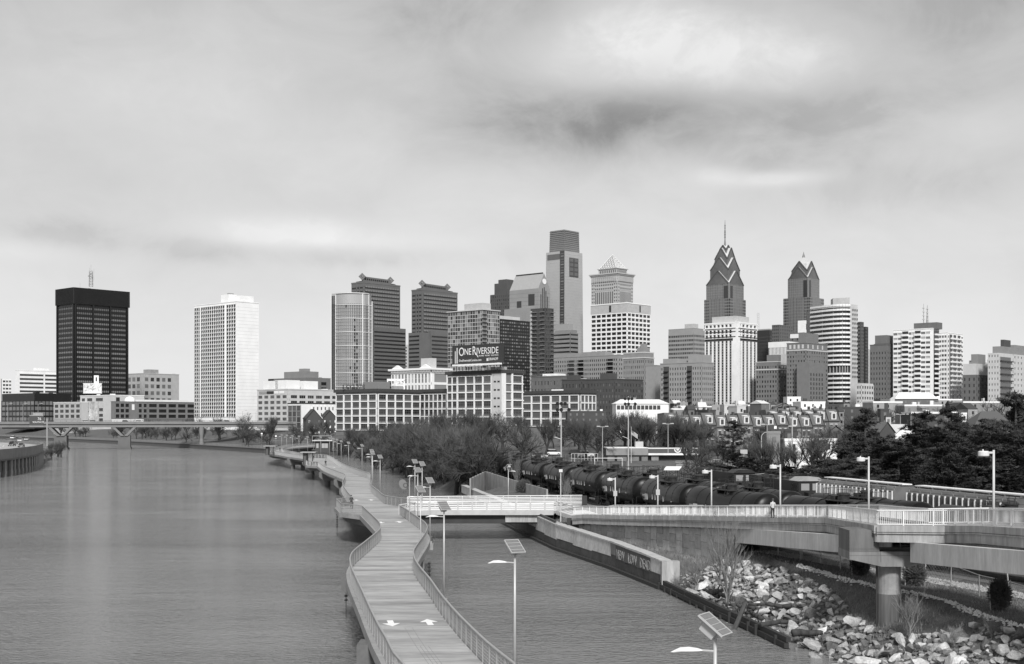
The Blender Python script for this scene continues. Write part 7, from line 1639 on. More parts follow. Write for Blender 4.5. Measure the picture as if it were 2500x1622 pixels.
def pines():
 V = [pine(1), pine(2, 12, 4.8, .12, .35), pine(3, 14, 3.6, .2, .7), pine(4, 10, 4.6, .08, .3)]; r = random.Random(77); n = 0
 def P(k, px, pyt, D, lb, grp=None, wsc=1.0):
  x = wx(px, D); z0 = 4.0 if D < 300 else land_z(x, D); zt = wz(pyt, D); Hk = (13, 12, 14, 10)[k]; s = (zt - z0) / Hk; rr = thing('pine_tree', lb, 'pine tree', (x, D, z0), r.uniform(0, 6.28), grp); w = max(1.0, min(1.7, s * wsc * 1.3)); rr.scale = (w, w, s); put(V[k][0], 'trunk', rr, (0, 0, 0), False); put(V[k][1], 'crown', rr, (0, 0, 0), False); return rr
 P(2, 2112, 1003, 232, 'tall pine with an open pointed top, leftmost of the tall ones beside the rowhouses'); P(0, 2255, 1012, 225, 'tall pine with a rounded top left of the antenna lamp posts'); P(2, 2322, 998, 238, 'tall dark pine in the middle of the pine belt'); P(0, 2480, 968, 205, 'tallest pine, cut off by the right edge of the picture'); P(1, 1790, 1030, 345, 'broad dark conifer standing in front of the rowhouses')
 P(1, 1835, 1118, 232, 'wide low pine behind the locomotives, leftmost of the pine belt'); P(3, 1925, 1140, 222, 'low pine right behind the near locomotive')
 g = 'pines in the dark belt behind the railway'
 for i, (px, t, D) in enumerate(((1700, 1150, 236), (1742, 1132, 240), (1775, 1140, 228), (1800, 1108, 250), (1868, 1122, 236), (1890, 1150, 216))): P((1, 3, 0, 1, 3, 1)[i], px, t, D, ORD[i] + ' from left of the low pines behind the locomotives and sheds')
 PN = []
 for i in range(84):
  t = i / 84; px = 1880 + 680 * t + r.uniform(-25, 25); D = r.choice((172, 186, 200, 214, 228)) + r.uniform(-6, 6)
  if D < 190 and px < 1990: D = 215
  top = interp([(1850, 1160), (1960, 1130), (2040, 1085), (2120, 1060), (2200, 1058), (2280, 1035), (2360, 1035), (2420, 1020), (2500, 1000), (2560, 990)], px) + r.uniform(-6, 45) + (228 - D) * .9
  PN.append(P(r.randrange(4), px, top, D, '', g))
 autolabel(PN, ((1880, 'left end of the belt'), (1930, 'near locomotive cab'), (1990, 'white hopper walkway'), (2050, 'wagons left of the pier lamp'), (2121, 'lamp above the pier'), (2190, 'gabled houses'), (2260, 'first hopper wagon end'), (2330, 'middle hopper wagon'), (2390, 'hipped roof house'), (2426, 'nearest ramp lamp'), (2480, 'right edge'), (2540, 'zone past the right edge')), 'dark belt pine, %s by the %s')
 for i, (px, py, w, h) in enumerate(((2099, 1404, 1.1, 1.3), (2234, 1428, 1.3, 1.6), (2441, 1488, 1.1, 1.9), (1279, 1210, 2.6, 2.6), (1346, 1206, 3.0, 2.6))):
  p = PP(px, py, 3.8 if i < 3 else 3.4); rr = thing('round_bush', ('small dark juniper on the bank left of the pier', 'dark juniper on the bank just right of the pier column', 'dark juniper at the right edge by the chain-link fence', 'round dark bush in front of the retaining wall beyond the footbridge', 'dark bush behind the end of the footbridge')[i], 'bush', p); b = MB(); q = random.Random(i)
  for k in range(2200):
   u = Vector((q.gauss(0, 1), q.gauss(0, 1), q.gauss(0, 1))).normalized() * q.uniform(.45, 1) ** .5 * (1 + .35 * noise.noise(Vector((q.random() * 9, i, 0)))) * (1.15 - .3 * q.random()); c = Vector((u.x * w / 2, u.y * w / 2, h * .52 + u.z * h * .48)); dd = (u + Vector((q.gauss(0, .5), q.gauss(0, .5), .5))).normalized(); v = dd.orthogonal().normalized() * .05; b.add([c - v, c + v, c + dd * .34], [(0, 1, 2)])
  b.build('foliage', mat('juniper foliage', .085, .9, 2, .5), rr); MB().tube((0, 0, -.2), (0, 0, h * .6), .06, n=5).build('stem', PB, rr)
  if i < 3:
   for s_ in (-1, 1):
    o = MB().tube((s_ * (w * .55), 0, -.2), (s_ * (w * .62), 0, 1.9), .035, n=5).build('planting_stake', mat('stake', .4, .8)); o.location = p; tag(o, f'{("left", "", "right")[s_ + 1]} planting stake beside the juniper {("left of the pier", "right of the pier column", "at the right edge")[i]}', 'stake')
pines()
# rocks
def rock_meshes():
 out = []; r = random.Random(5); ms = [mat('boulder grey', .25, .9, 1.3, .4, 7, .3, bump=.05, bscale=5, rand=.6), mat('boulder pale', .44, .9, 1.5, .35, 7, .25, bump=.03, bscale=6, rand=.3)]
 for i in range(9):
  bm = bmesh.new(); bmesh.ops.create_icosphere(bm, subdivisions=2, radius=1)
  pl = [(Vector((r.gauss(0, 1), r.gauss(0, 1), r.gauss(0, 1))).normalized(), r.uniform(.33, .68)) for _ in range(13)]; sc_ = Vector((r.uniform(.8, 1.3), r.uniform(.7, 1.0), r.uniform(.55, .85)))
  for v in bm.verts:
   for n, d in pl:
    k = v.co.dot(n)
    if k > d: v.co -= n * (k - d)
   v.co *= 1 + .08 * noise.noise(v.co * 2.2 + Vector((i, 0, 0))); v.co = Vector((v.co.x * sc_.x, v.co.y * sc_.y, v.co.z * sc_.z))
  for m in range(2):
   me = bpy.data.meshes.new('boulder'); bm.to_mesh(me); me.materials.append(ms[m]); out.append((i, m, me))
  bm.free()
 return out
def rocks():
 RM = rock_meshes(); r = random.Random(12); spots = []; cell = {}
 def ok(x, y, s):
  k = (int(x / .8), int(y / .8))
  for a in range(-2, 3):
   for b in range(-2, 3):
    for (u, v, w) in cell.get((k[0] + a, k[1] + b), []):
     if (u - x) ** 2 + (v - y) ** 2 < (.49 * (s + w)) ** 2: return False
  cell.setdefault(k, []).append((x, y, s)); return True
 for i in range(26000):
  D = r.uniform(68, 121.5); wd = 9 if D > 92 else lerp(9, 12, (92 - D) / 20)
  if D > 108: wd *= 1.0
  s0 = r.uniform(-.3, wd); x = sh_e(D) + s0
  px = 1250 + F * x / D; py = CY + F * (ZC - land_z(x, D)) / D
  if py < interp([(1600, 1400), (1690, 1382), (1770, 1372), (1880, 1388), (1960, 1412), (2030, 1440), (2070, 1490), (2110, 1520), (2160, 1545), (2250, 1552), (2330, 1545), (2420, 1530), (2500, 1556), (2600, 1600)], px): continue
  if s0 < .3 and D > 90: continue
  s = r.choice((.22, .26, .31, .38, .48, .62, .82)) * r.uniform(.85, 1.2)
  if not ok(x, D, s): continue
  spots.append((x, D, s, s0))
 spots.sort(key=lambda p: -p[2] / p[1] * (1 if abs(wx(2500, p[1]) - p[0]) >= 0 and p[0] < wx(2520, p[1]) else 0)); jm = MB(); LB = {}; n = 0
 for x, y, s, s0 in spots:
  px = 1250 + F * x / y; py = CY + F * (ZC - land_z(x, y)) / y
  pale = r.random() < (.75 if (y > 106 and s0 < 6) else .30); i = r.randrange(9); me = [m for a, b, m in RM if a == i and b == int(pale)][0]; z = land_z(x, y) + s * .25
  rot = (r.uniform(-.5, .5), r.uniform(-.5, .5), r.uniform(0, 6.28))
  if n < 300 and px < 2530 and py < 1660:
   o = bpy.data.objects.new('boulder', me); COL.objects.link(o); o.location = (x, y, z); o.rotation_euler = rot; o.scale = (s, s, s * r.uniform(.8, 1.1)); n += 1
   o['category'] = 'boulder'; row = 'waterside' if s0 < 3 else ('middle' if s0 < 6 else 'upper'); nm_ = f'{"large " if s > .5 else ("small " if s < .28 else "")}{"pale" if pale else "grey"} boulder'; o['group'] = nm_ + f's on the {row} part of the riprap'; LB.setdefault((nm_, row), []).append(o)
  else:
   from mathutils import Euler, Matrix
   M = Matrix.Translation((x, y, z)) @ Euler(rot).to_matrix().to_4x4() @ Matrix.Scale(s, 4); jm.add([M @ v.co for v in me.vertices], [tuple(p.vertices) for p in me.polygons], int(pale))
 rs = jm.build('rubble', [RM[0][2].materials[0], RM[1][2].materials[0]]);
 if rs: rs['kind'] = 'stuff'; tag(rs, 'smaller stones filling the riprap slope between the boulders', 'rubble')
 for (nm_, row), L in LB.items(): autolabel(L, ((1640, 'quay wall end'), (1700, 'tall pale shrub'), (1790, 'leaning post'), (1860, 'timber bulkhead'), (1930, 'bulkhead tip'), (2000, 'left pier edge'), (2080, 'pier cap'), (2180, 'pier column'), (2270, 'column shrub'), (2360, 'corner shrub'), (2450, 'right edge')), nm_ + ' in the ' + row + ' rows, %s by the %s')
 # line of white stones along the terrace edge, and pale gravel verge
 j = MB(); L = [(1950, 1379), (2010, 1398), (2070, 1416), (2157, 1436), (2217, 1446), (2323, 1472), (2384, 1498), (2499, 1532), (2600, 1570)]; P = [PP(a, b, 3.75) for a, b in L]
 me_w = mat('white stone edging', .62, .85, 3, .2)
 for p in resample([Vector((q.x, q.y, 0)) for q in P], .10):
  for k in range(2):
   x, y = p.x + r.gauss(0, .12), p.y + r.gauss(0, .1); s = r.uniform(.06, .17); z = land_z(x, y) + s * .3; j.add([(x + s, y, z), (x, y + s, z), (x - s, y, z), (x, y - s, z), (x, y, z + s * .9)], [(0, 1, 4), (1, 2, 4), (2, 3, 4), (3, 0, 4)])
 o = j.build('white_stone_edging', me_w); o['kind'] = 'stuff'; tag(o, 'line of white stones edging the grass terrace', 'stones')
 g = MB()
 for k in range(2600):
  D = r.uniform(76, 125); x = track1(D) - r.uniform(3.4, 5.6); s = r.uniform(.07, .15); z = land_z(x, D) + .02; g.add([(x + s, D, z), (x, D + s, z), (x - s, D, z), (x, D - s, z), (x, D, z + s)], [(0, 1, 4), (1, 2, 4), (2, 3, 4), (3, 0, 4)])
 o = g.build('gravel_verge', mat('pale gravel', .34, .9, 4, .3)); o['kind'] = 'stuff'; tag(o, 'pale gravel verge along the chain-link fence', 'gravel')
 # grass tufts
 g = MB()
 for k in range(42000):
  D = r.uniform(68, 190);
  if D < 121: s0 = r.uniform(4.5, 16) if r.random() < .8 else r.uniform(0, 6)
  else: s0 = r.uniform(1.0, 12)
  x = sh_e(D) + s0
  if x > track1(D) - 3.8: continue
  z = land_z(x, D); h = r.uniform(.08, .28) * (1.7 if D > 121 or (84 < D < 97 and s0 < 9) else 1); a = r.uniform(0, 3.14); w = .022; g.add([(x - math.cos(a) * w, D - math.sin(a) * w, z - .03), (x + math.cos(a) * w, D + math.sin(a) * w, z - .03), (x + r.gauss(0, .10), D + r.gauss(0, .10), z + h)], [(0, 1, 2)])
 o = g.build('rough_grass', mat('dead grass', .20, .95, .6, .6, rand=0)); o['kind'] = 'stuff'; tag(o, 'rough winter grass and weeds on the bank', 'grass')
rocks()
# ================================================================ LAMPS
def solar_lamp_proto():
 r = thing('solar_lamp', '', 'street lamp', (0, 0, -60), 0, 'solar-powered boardwalk lamps'); H = 6.2
 pm = mat('lamp pole', .46, .4, 3, .06, metal=.2)
 MB().ring([(.062, -.1), (.05, H)], 10).build('pole', pm, r, smooth=True); MB().box(-.22, -.22, -.25, .22, .22, 0).build('base', conc, r)
 # collector: faces the sun side, tilted
 import mathutils
 n = Vector((.29, -.52, .80)).normalized(); xa = Vector((.52, .29, 0)).normalized(); ya = n.cross(xa).normalized(); c = Vector((0, 0, H + .22))
 def Q(u, v, d): return c + xa * u + ya * v + n * d
 def slab(b, u0, u1, v0, v1, d0, d1): b.add([Q(u0, v0, d0), Q(u1, v0, d0), Q(u1, v1, d0), Q(u0, v1, d0), Q(u0, v0, d1), Q(u1, v0, d1), Q(u1, v1, d1), Q(u0, v1, d1)], [(0, 3, 2, 1), (4, 5, 6, 7), (0, 1, 5, 4), (1, 2, 6, 5), (2, 3, 7, 6), (3, 0, 4, 7)])
 p = put(None, 'solar_panel', r, (0, 0, 0), False); w, h = .38, .46; b = MB()
 slab(b, -w, w, -h, -h + .03, -.02, .035); slab(b, -w, w, h - .03, h, -.02, .035); slab(b, -w, -w + .03, -h + .031, h - .031, -.02, .035); slab(b, w - .03, w, -h + .031, h - .031, -.02, .035); b.build('frame', pm, p)
 cell = MB(); slab(cell, -w + .03, w - .03, -h + .03, h - .03, -.015, .02); cell.build('cells', mat('solar cells', .16, .25, 12, .15, spec=.8), p); g = MB()
 for i in range(1, 4): v = -h + 2 * h * i / 4; slab(g, -w + .03, w - .03, v - .008, v + .008, .02, .026)
 g.build('cell_gaps', pm, p)
 bx = MB(); slab(bx, -.2, .2, -.22, .26, -.36, -.021); bx.build('battery_box', mat('battery box', .36, .5), r)
 za = H - .55; a = MB().tube((0, 0, za), (-.42, 0, za + .03), .032, n=6); a.build('arm', pm, r)
 # leaf-shaped lamp head
 hd = MB(); prof = [(-.35, .03), (-.5, .10), (-.75, .15), (-1.0, .13), (-1.2, .06), (-1.28, .005)]; vs = []; m = 10
 for x, q in prof:
  for k in range(m):
   t = 2 * math.pi * k / m; vs.append((x, q * math.cos(t) * 1.0, za + .02 + (q * .75 if math.sin(t) > 0 else q * .12) * math.sin(t) - (.04 if x < -1.1 else 0)))
 hd.add(vs, [(a_ * m + k, a_ * m + (k + 1) % m, (a_ + 1) * m + (k + 1) % m, (a_ + 1) * m + k) for a_ in range(5) for k in range(m)] + [tuple(range(m)), tuple(range(6 * m - 1, 5 * m - 1, -1))]); hd.build('lamp_head', mat('lamp head white', .68, .35), r, smooth=True)
 return r
def lamps():
 proto = solar_lamp_proto(); first = True; HB = 10.0  # camera height minus lamp pole top
 # (pole x, row of the pole top just under its panel, lamp deck level, label)
 L = [(1746, 1530, 'solar lamp nearest the camera, cut off by the bottom edge'), (1257, 1346, 'solar lamp standing in front of the water to the right of the near boardwalk'), (1084, 1243, 'solar lamp beside the railing halfway along the near boardwalk'), (1026.6, 1191, 'solar lamp with its foot in the curve of the right railing'), (1050, 1170, 'solar lamp on a small pier block right of the railing curve'),
  (1020, 1152, 'solar lamp in the cluster by the footbridge, lowest panel of the rear three'), (1030.6, 1136, 'solar lamp in the cluster by the footbridge, right one of the rear pair'), (1013, 1130.5, 'solar lamp in the cluster by the footbridge, left one of the rear pair'), (928, 1118.5, 'first solar lamp past the footbridge'), (909.5, 1109.4, 'second solar lamp past the footbridge, panel lower of the doubled pair'), (908, 1103.5, 'solar lamp behind the doubled pair past the footbridge'),
  (884, 1090, 'solar lamp at the second bend beyond the footbridge'), (851, 1083.5, 'solar lamp left of the one at the second bend'), (833, 1079.5, 'solar lamp behind the right railing, fourth from the second bend'), (823, 1075.5, 'thin distant solar lamp among five standing close together, rightmost'), (814, 1073, 'thin distant solar lamp among five standing close together, second from right'), (805, 1071, 'thin distant solar lamp, left of the five close together'), (783, 1069.4, 'distant solar lamp behind the middle overlook'),
  (751, 1068.6, 'distant solar lamp above the middle shelter roof'), (730, 1067.3, 'distant solar lamp left of the middle shelter'), (714, 1066, 'distant solar lamp between the two shelters, right'), (700, 1064.6, 'distant solar lamp between the two shelters, left'), (687.6, 1063.4, 'farthest solar lamp above the farthest overlook')]
 for i, (px, py, lb) in enumerate(L):
  zt = DZ - .25 + 6.2; D = (ZC - zt) * F / (py - CY); z0 = DZ - .25
  if i == 0: D = 36.5
  loc = (wx(px, D), D, z0 if i not in (3, 4) else z0 - .35)
  if first: o = proto; o.location = loc; o['label'] = lb; first = False
  else:
   o = copy_tree(proto, loc, 0, lb)
   for ch in o.children: ch.rotation_euler.z = 0
  if i == 0:
   for ch in o.children:
    if ch.name.startswith(('solar_panel', 'battery_box')): ch.rotation_euler.z = .5
 # small pier bracket blocks under the lamps that stand outside the rail
 bm = MB().box(-.35, -.35, -.9, .35, .35, -.25).mesh('lamp_bracket', conc)
 for i, (px, py, lb) in enumerate(L[:5]):
  if i == 0: continue
  D = (ZC - DZ - 5.95) * F / (py - CY); o = put(bm, 'lamp_plinth', BW[0], (wx(px, D), D, DZ - .6))
 # leaf banner and hooked pole by the footbridge
 D = 152; r = thing('leaf_sign', 'leaf-shaped banner hanging from a hooked pole by the footbridge', 'sign', (wx(999.7, D), D, DZ - .1)); k = D / F; H = wz(1167, D) - DZ
 b = MB().tube((0, 0, 0), (0, 0, H), .07, n=6)
 for i in range(5): t0, t1 = math.pi / 2 * i / 5, math.pi / 2 * (i + 1) / 5; b.tube((.6 - .6 * math.cos(t0), 0, H + .35 * math.sin(t0)), (.6 - .6 * math.cos(t1), 0, H + .35 * math.sin(t1)), .06, n=6)
 b.tube((.6, 0, H + .35), (1.1, 0, H + .3), .10, .03, 6); b.build('pole', steel, r); n = 22; vs = []
 cx, cz = (985 - 999.7) * k, wz(1181, D) - DZ
 for i in range(n): t = 2 * math.pi * i / n; vs.append((cx + math.cos(t) * 11 * k * (1 if math.cos(t) < 0 else .85), -.04, cz + math.sin(t) * 12 * k - math.cos(t) * 3 * k))
 MB().add(vs + [(x, .04, z) for x, y, z in vs], [tuple(range(n)), tuple(range(2 * n - 1, n - 1, -1))] + [(i, i + n, (i + 1) % n + n, (i + 1) % n) for i in range(n)]).build('leaf_panel', mat('banner grey', .16, .6), r)
 c = MB()
 for i in range(14): t0, t1 = 6.283 * i / 14, 6.283 * (i + 1) / 14; c.tube((cx + 5 * k + math.cos(t0) * 5 * k, -.07, cz - 2 * k + math.sin(t0) * 5 * k), (cx + 5 * k + math.cos(t1) * 5 * k, -.07, cz - 2 * k + math.sin(t1) * 5 * k), .04, n=3)
 c.build('spiral_line', dark_m, r); MB().tube((cx + 6 * k, 0, cz + 6 * k), (0, 0, cz + 6 * k), .03, n=4).tube((cx + 9 * k, 0, cz - 3 * k), (0, 0, cz - 3 * k), .03, n=4).build('bracket', dark_m, r)
 # ramp lamps: round pole with flat drum head on a short arm to the left
 hm = mat('drum lamp head', .60, .45); pm = mat('ramp lamp pole', .50, .45)
 def drum(px, pyt, D, lb, sign=False):
  a = min(range(len(RAMPN)), key=lambda i: abs(RAMPN[i].y - D)); tab = sorted((p.y, p.z) for p in RAMPN); zb = interp(tab, D); h = wz(pyt, D) - zb; r = thing('ramp_lamp', lb, 'street lamp', (wx(px, D), D, zb), 0, 'drum-headed lamps on the ramp')
  MB().ring([(.08, -.3), (.07, h)], 10).build('pole', pm, r, smooth=True); MB().box(-.30, -.05, h - .22, 0, .05, h - .10).build('arm', pm, r)
  MB().ring([(.30, h - .38), (.33, h - .34), (.33, h - .12), (.26, h - .06)], 16, c=(-.62, 0)).build('lamp_head', hm, r); MB().ring([(.05, h - .06), (.05, h + .04)], 6, c=(-.66, 0)).build('photocell', hm, r)
  if sign: MB().box(-.22, -.10, h * .52, .22, -.07, h * .52 + .62).build('notice', conc_l, r)
 drum(2426, 1099, 78, 'ramp lamp nearest the camera, at the right in front of the pines'); drum(2121, 1115, 100, 'second ramp lamp, standing above the pier'); drum(1905, 1134, 113, 'third ramp lamp, just right of the standing person'); drum(1737, 1147, 127, 'fourth ramp lamp, left of the standing person'); drum(1606, 1160, 140, 'fifth ramp lamp, carrying a small notice', True); drum(1502, 1166.5, 149, 'sixth ramp lamp, carrying a small notice beside the tank wagons', True)
 # small lamps at the ramp foot
 for px, pyt, D, lb in ((1369, 1153, 160, 'slender lamp post standing at the end of the footbridge'), (1241, 1128, 188, 'solar lamp on the bank behind the footbridge')):
  if px == 1241: copy_tree(proto, (wx(px, D), D, 3.0), rad(150), lb)
  else:
   h = wz(pyt, D) - 3.6; r = thing('lamp_post', lb, 'street lamp', (wx(px, D), D, 3.6)); MB().ring([(.07, -.2), (.06, h)], 8).build('pole', pm, r); MB().box(-.22, -.22, h, .22, .22, h + .35).build('lamp_head', hm, r)
lamps()
# ================================================================ PEOPLE
def person(lb, loc, rz, H=1.75, top=.5, pants=.05, pose='stand', seat=None):
 r = thing('person', lb, 'person', loc, rz); s = H / 1.75; skin = mat('skin', .38, .6); tp = mat(f'cloth {top}', top, .9, 8, .15); pt = mat(f'cloth {pants}', pants, .9, 8, .15)
 if pose == 'walk': fl, fr, hl, hr = (.12, -.22), (-.12, .22), (.30, .12), (-.30, -.12)
 else: fl, fr, hl, hr = (.13, .02), (-.13, -.03), (.30, -.10), (-.30, -.10)
 J = {'pel': (0, 0, .95), 'che': (0, .01, 1.22), 'nek': (0, 0, 1.46), 'hed': (0, -.01, 1.55), 'top': (0, -.01, 1.70), 'hl': (.10, 0, .90), 'kl': (.12, (fl[1] - .03) * .5, .50), 'al': (fl[0], fl[1] + .03, .09), 'tl': (fl[0], fl[1] - .14, .04), 'hr': (-.10, 0, .90), 'kr': (-.12, (fr[1] - .03) * .5, .50), 'ar': (fr[0], fr[1] + .03, .09), 'tr': (fr[0], fr[1] - .14, .04),
  'sl': (.18, 0, 1.40), 'el': (.25, .04, 1.13), 'wl': (hl[0], hl[1] * .8 - .05, .90 if pose == 'walk' else 1.02), 'sr': (-.18, 0, 1.40), 'er': (-.25, .04, 1.13), 'wr': (hr[0], hr[1] * .8 - .05, .90 if pose == 'walk' else 1.02)}
 E = [('pel', 'che'), ('che', 'nek'), ('nek', 'hed'), ('hed', 'top'), ('pel', 'hl'), ('hl', 'kl'), ('kl', 'al'), ('al', 'tl'), ('pel', 'hr'), ('hr', 'kr'), ('kr', 'ar'), ('ar', 'tr'), ('che', 'sl'), ('sl', 'el'), ('el', 'wl'), ('che', 'sr'), ('sr', 'er'), ('er', 'wr')]
 Rr = {'pel': (.17, .12), 'che': (.19, .12), 'nek': .065, 'hed': .095, 'top': .085, 'hl': .105, 'kl': .07, 'al': .05, 'tl': .04, 'hr': .105, 'kr': .07, 'ar': .05, 'tr': .04, 'sl': .075, 'el': .05, 'wl': .035, 'sr': .075, 'er': .05, 'wr': .035}
 k = list(J); me = bpy.data.meshes.new('body'); me.from_pydata([Vector(J[n]) * s for n in k], [(k.index(a), k.index(b)) for a, b in E], [])
 o = bpy.data.objects.new('tmp', me); COL.objects.link(o); md = o.modifiers.new('s', 'SKIN'); md.use_smooth_shade = True; sk = me.skin_vertices[0].data if me.skin_vertices else None
 if sk is None:
  bm = bmesh.new(); bm.from_mesh(me); bm.verts.layers.skin.verify(); bm.to_mesh(me); bm.free(); sk = me.skin_vertices[0].data
 for i, n in enumerate(k):
  q = Rr[n]; sk[i].radius = (q[0] * s, q[1] * s) if isinstance(q, tuple) else (q * s, q * s); sk[i].use_root = n == 'pel'
 o.modifiers.new('d', 'SUBSURF').levels = 1; bpy.context.view_layer.update()
 m2 = bpy.data.meshes.new_from_object(o.evaluated_get(bpy.context.evaluated_depsgraph_get())); bpy.data.objects.remove(o); m2.materials.clear()
 for m in (tp, pt, skin): m2.materials.append(m)
 for p in m2.polygons:
  z = p.center.z / s; p.material_index = 2 if z > 1.47 or (abs(p.center.x) > .22 * s and z < 1.0) else (1 if z < .93 and abs(p.center.x) < .24 * s else 0)
 m2.polygons.foreach_set('use_smooth', [True] * len(m2.polygons)); put(m2, 'body', r, (0, 0, 0), False)
 b = MB(); prof = [(.10, 1.58), (.115, 1.66), (.10, 1.73), (.05, 1.775)]; b.ring([(a * s, z * s) for a, z in prof], 10, c=(0, .02)); b.build('hair', mat('hair', .05, .9), r, smooth=True)
 f = MB().box(-.045 * s, -.115 * s, 1.625 * s, -.02 * s, -.10 * s, 1.64 * s).box(.02 * s, -.115 * s, 1.625 * s, .045 * s, -.10 * s, 1.64 * s).box(-.025 * s, -.11 * s, 1.555 * s, .025 * s, -.095 * s, 1.565 * s); f.build('face_features', dark_m, r)
 h = MB()
 for sx, w in ((1, J['wl']), (-1, J['wr'])):
  p = Vector(w) * s
  for i in range(4): h.tube(p + Vector((.0, -.025 + .018 * i, -.01)), p + Vector((sx * .005, -.04 + .018 * i, -.15 + .012 * abs(i - 1.5))), .010 * s, .007 * s, 4)
  h.tube(p, p + Vector((-sx * .02, -.06, -.08)), .011, .008, 4); h.box(p.x - .02, p.y - .04, p.z - .08, p.x + .02, p.y + .045, p.z + .02)
 h.build('hand', skin, r); return r
def people():
 D = 111.0; tab = sorted((p.y, p.z) for p in RAMPN)
 r = person('person in a light top and dark trousers leaning at the ramp railing', (wx(1890, D), D + .6, interp(tab, D) + .02), rad(200), 1.72, .5, .04)
 for px, py, z, lb, pz, t in ((795, 1138, DZ, 'person in dark clothes walking on the boardwalk past the middle shelter', 'walk', .03), (765, 1123.5, DZ, 'person in dark clothes standing under the middle shelter', 'stand', .03), (683.5, 1102.5, DZ, 'person in dark clothes walking near the farthest shelter', 'walk', .04), (858, 1239, DZ, 'person in dark clothes standing on the near overlook', 'stand', .06)):
  p = PP(px, py, z); person(lb, p, rad(20), 1.72, t, .03, pz)
people()
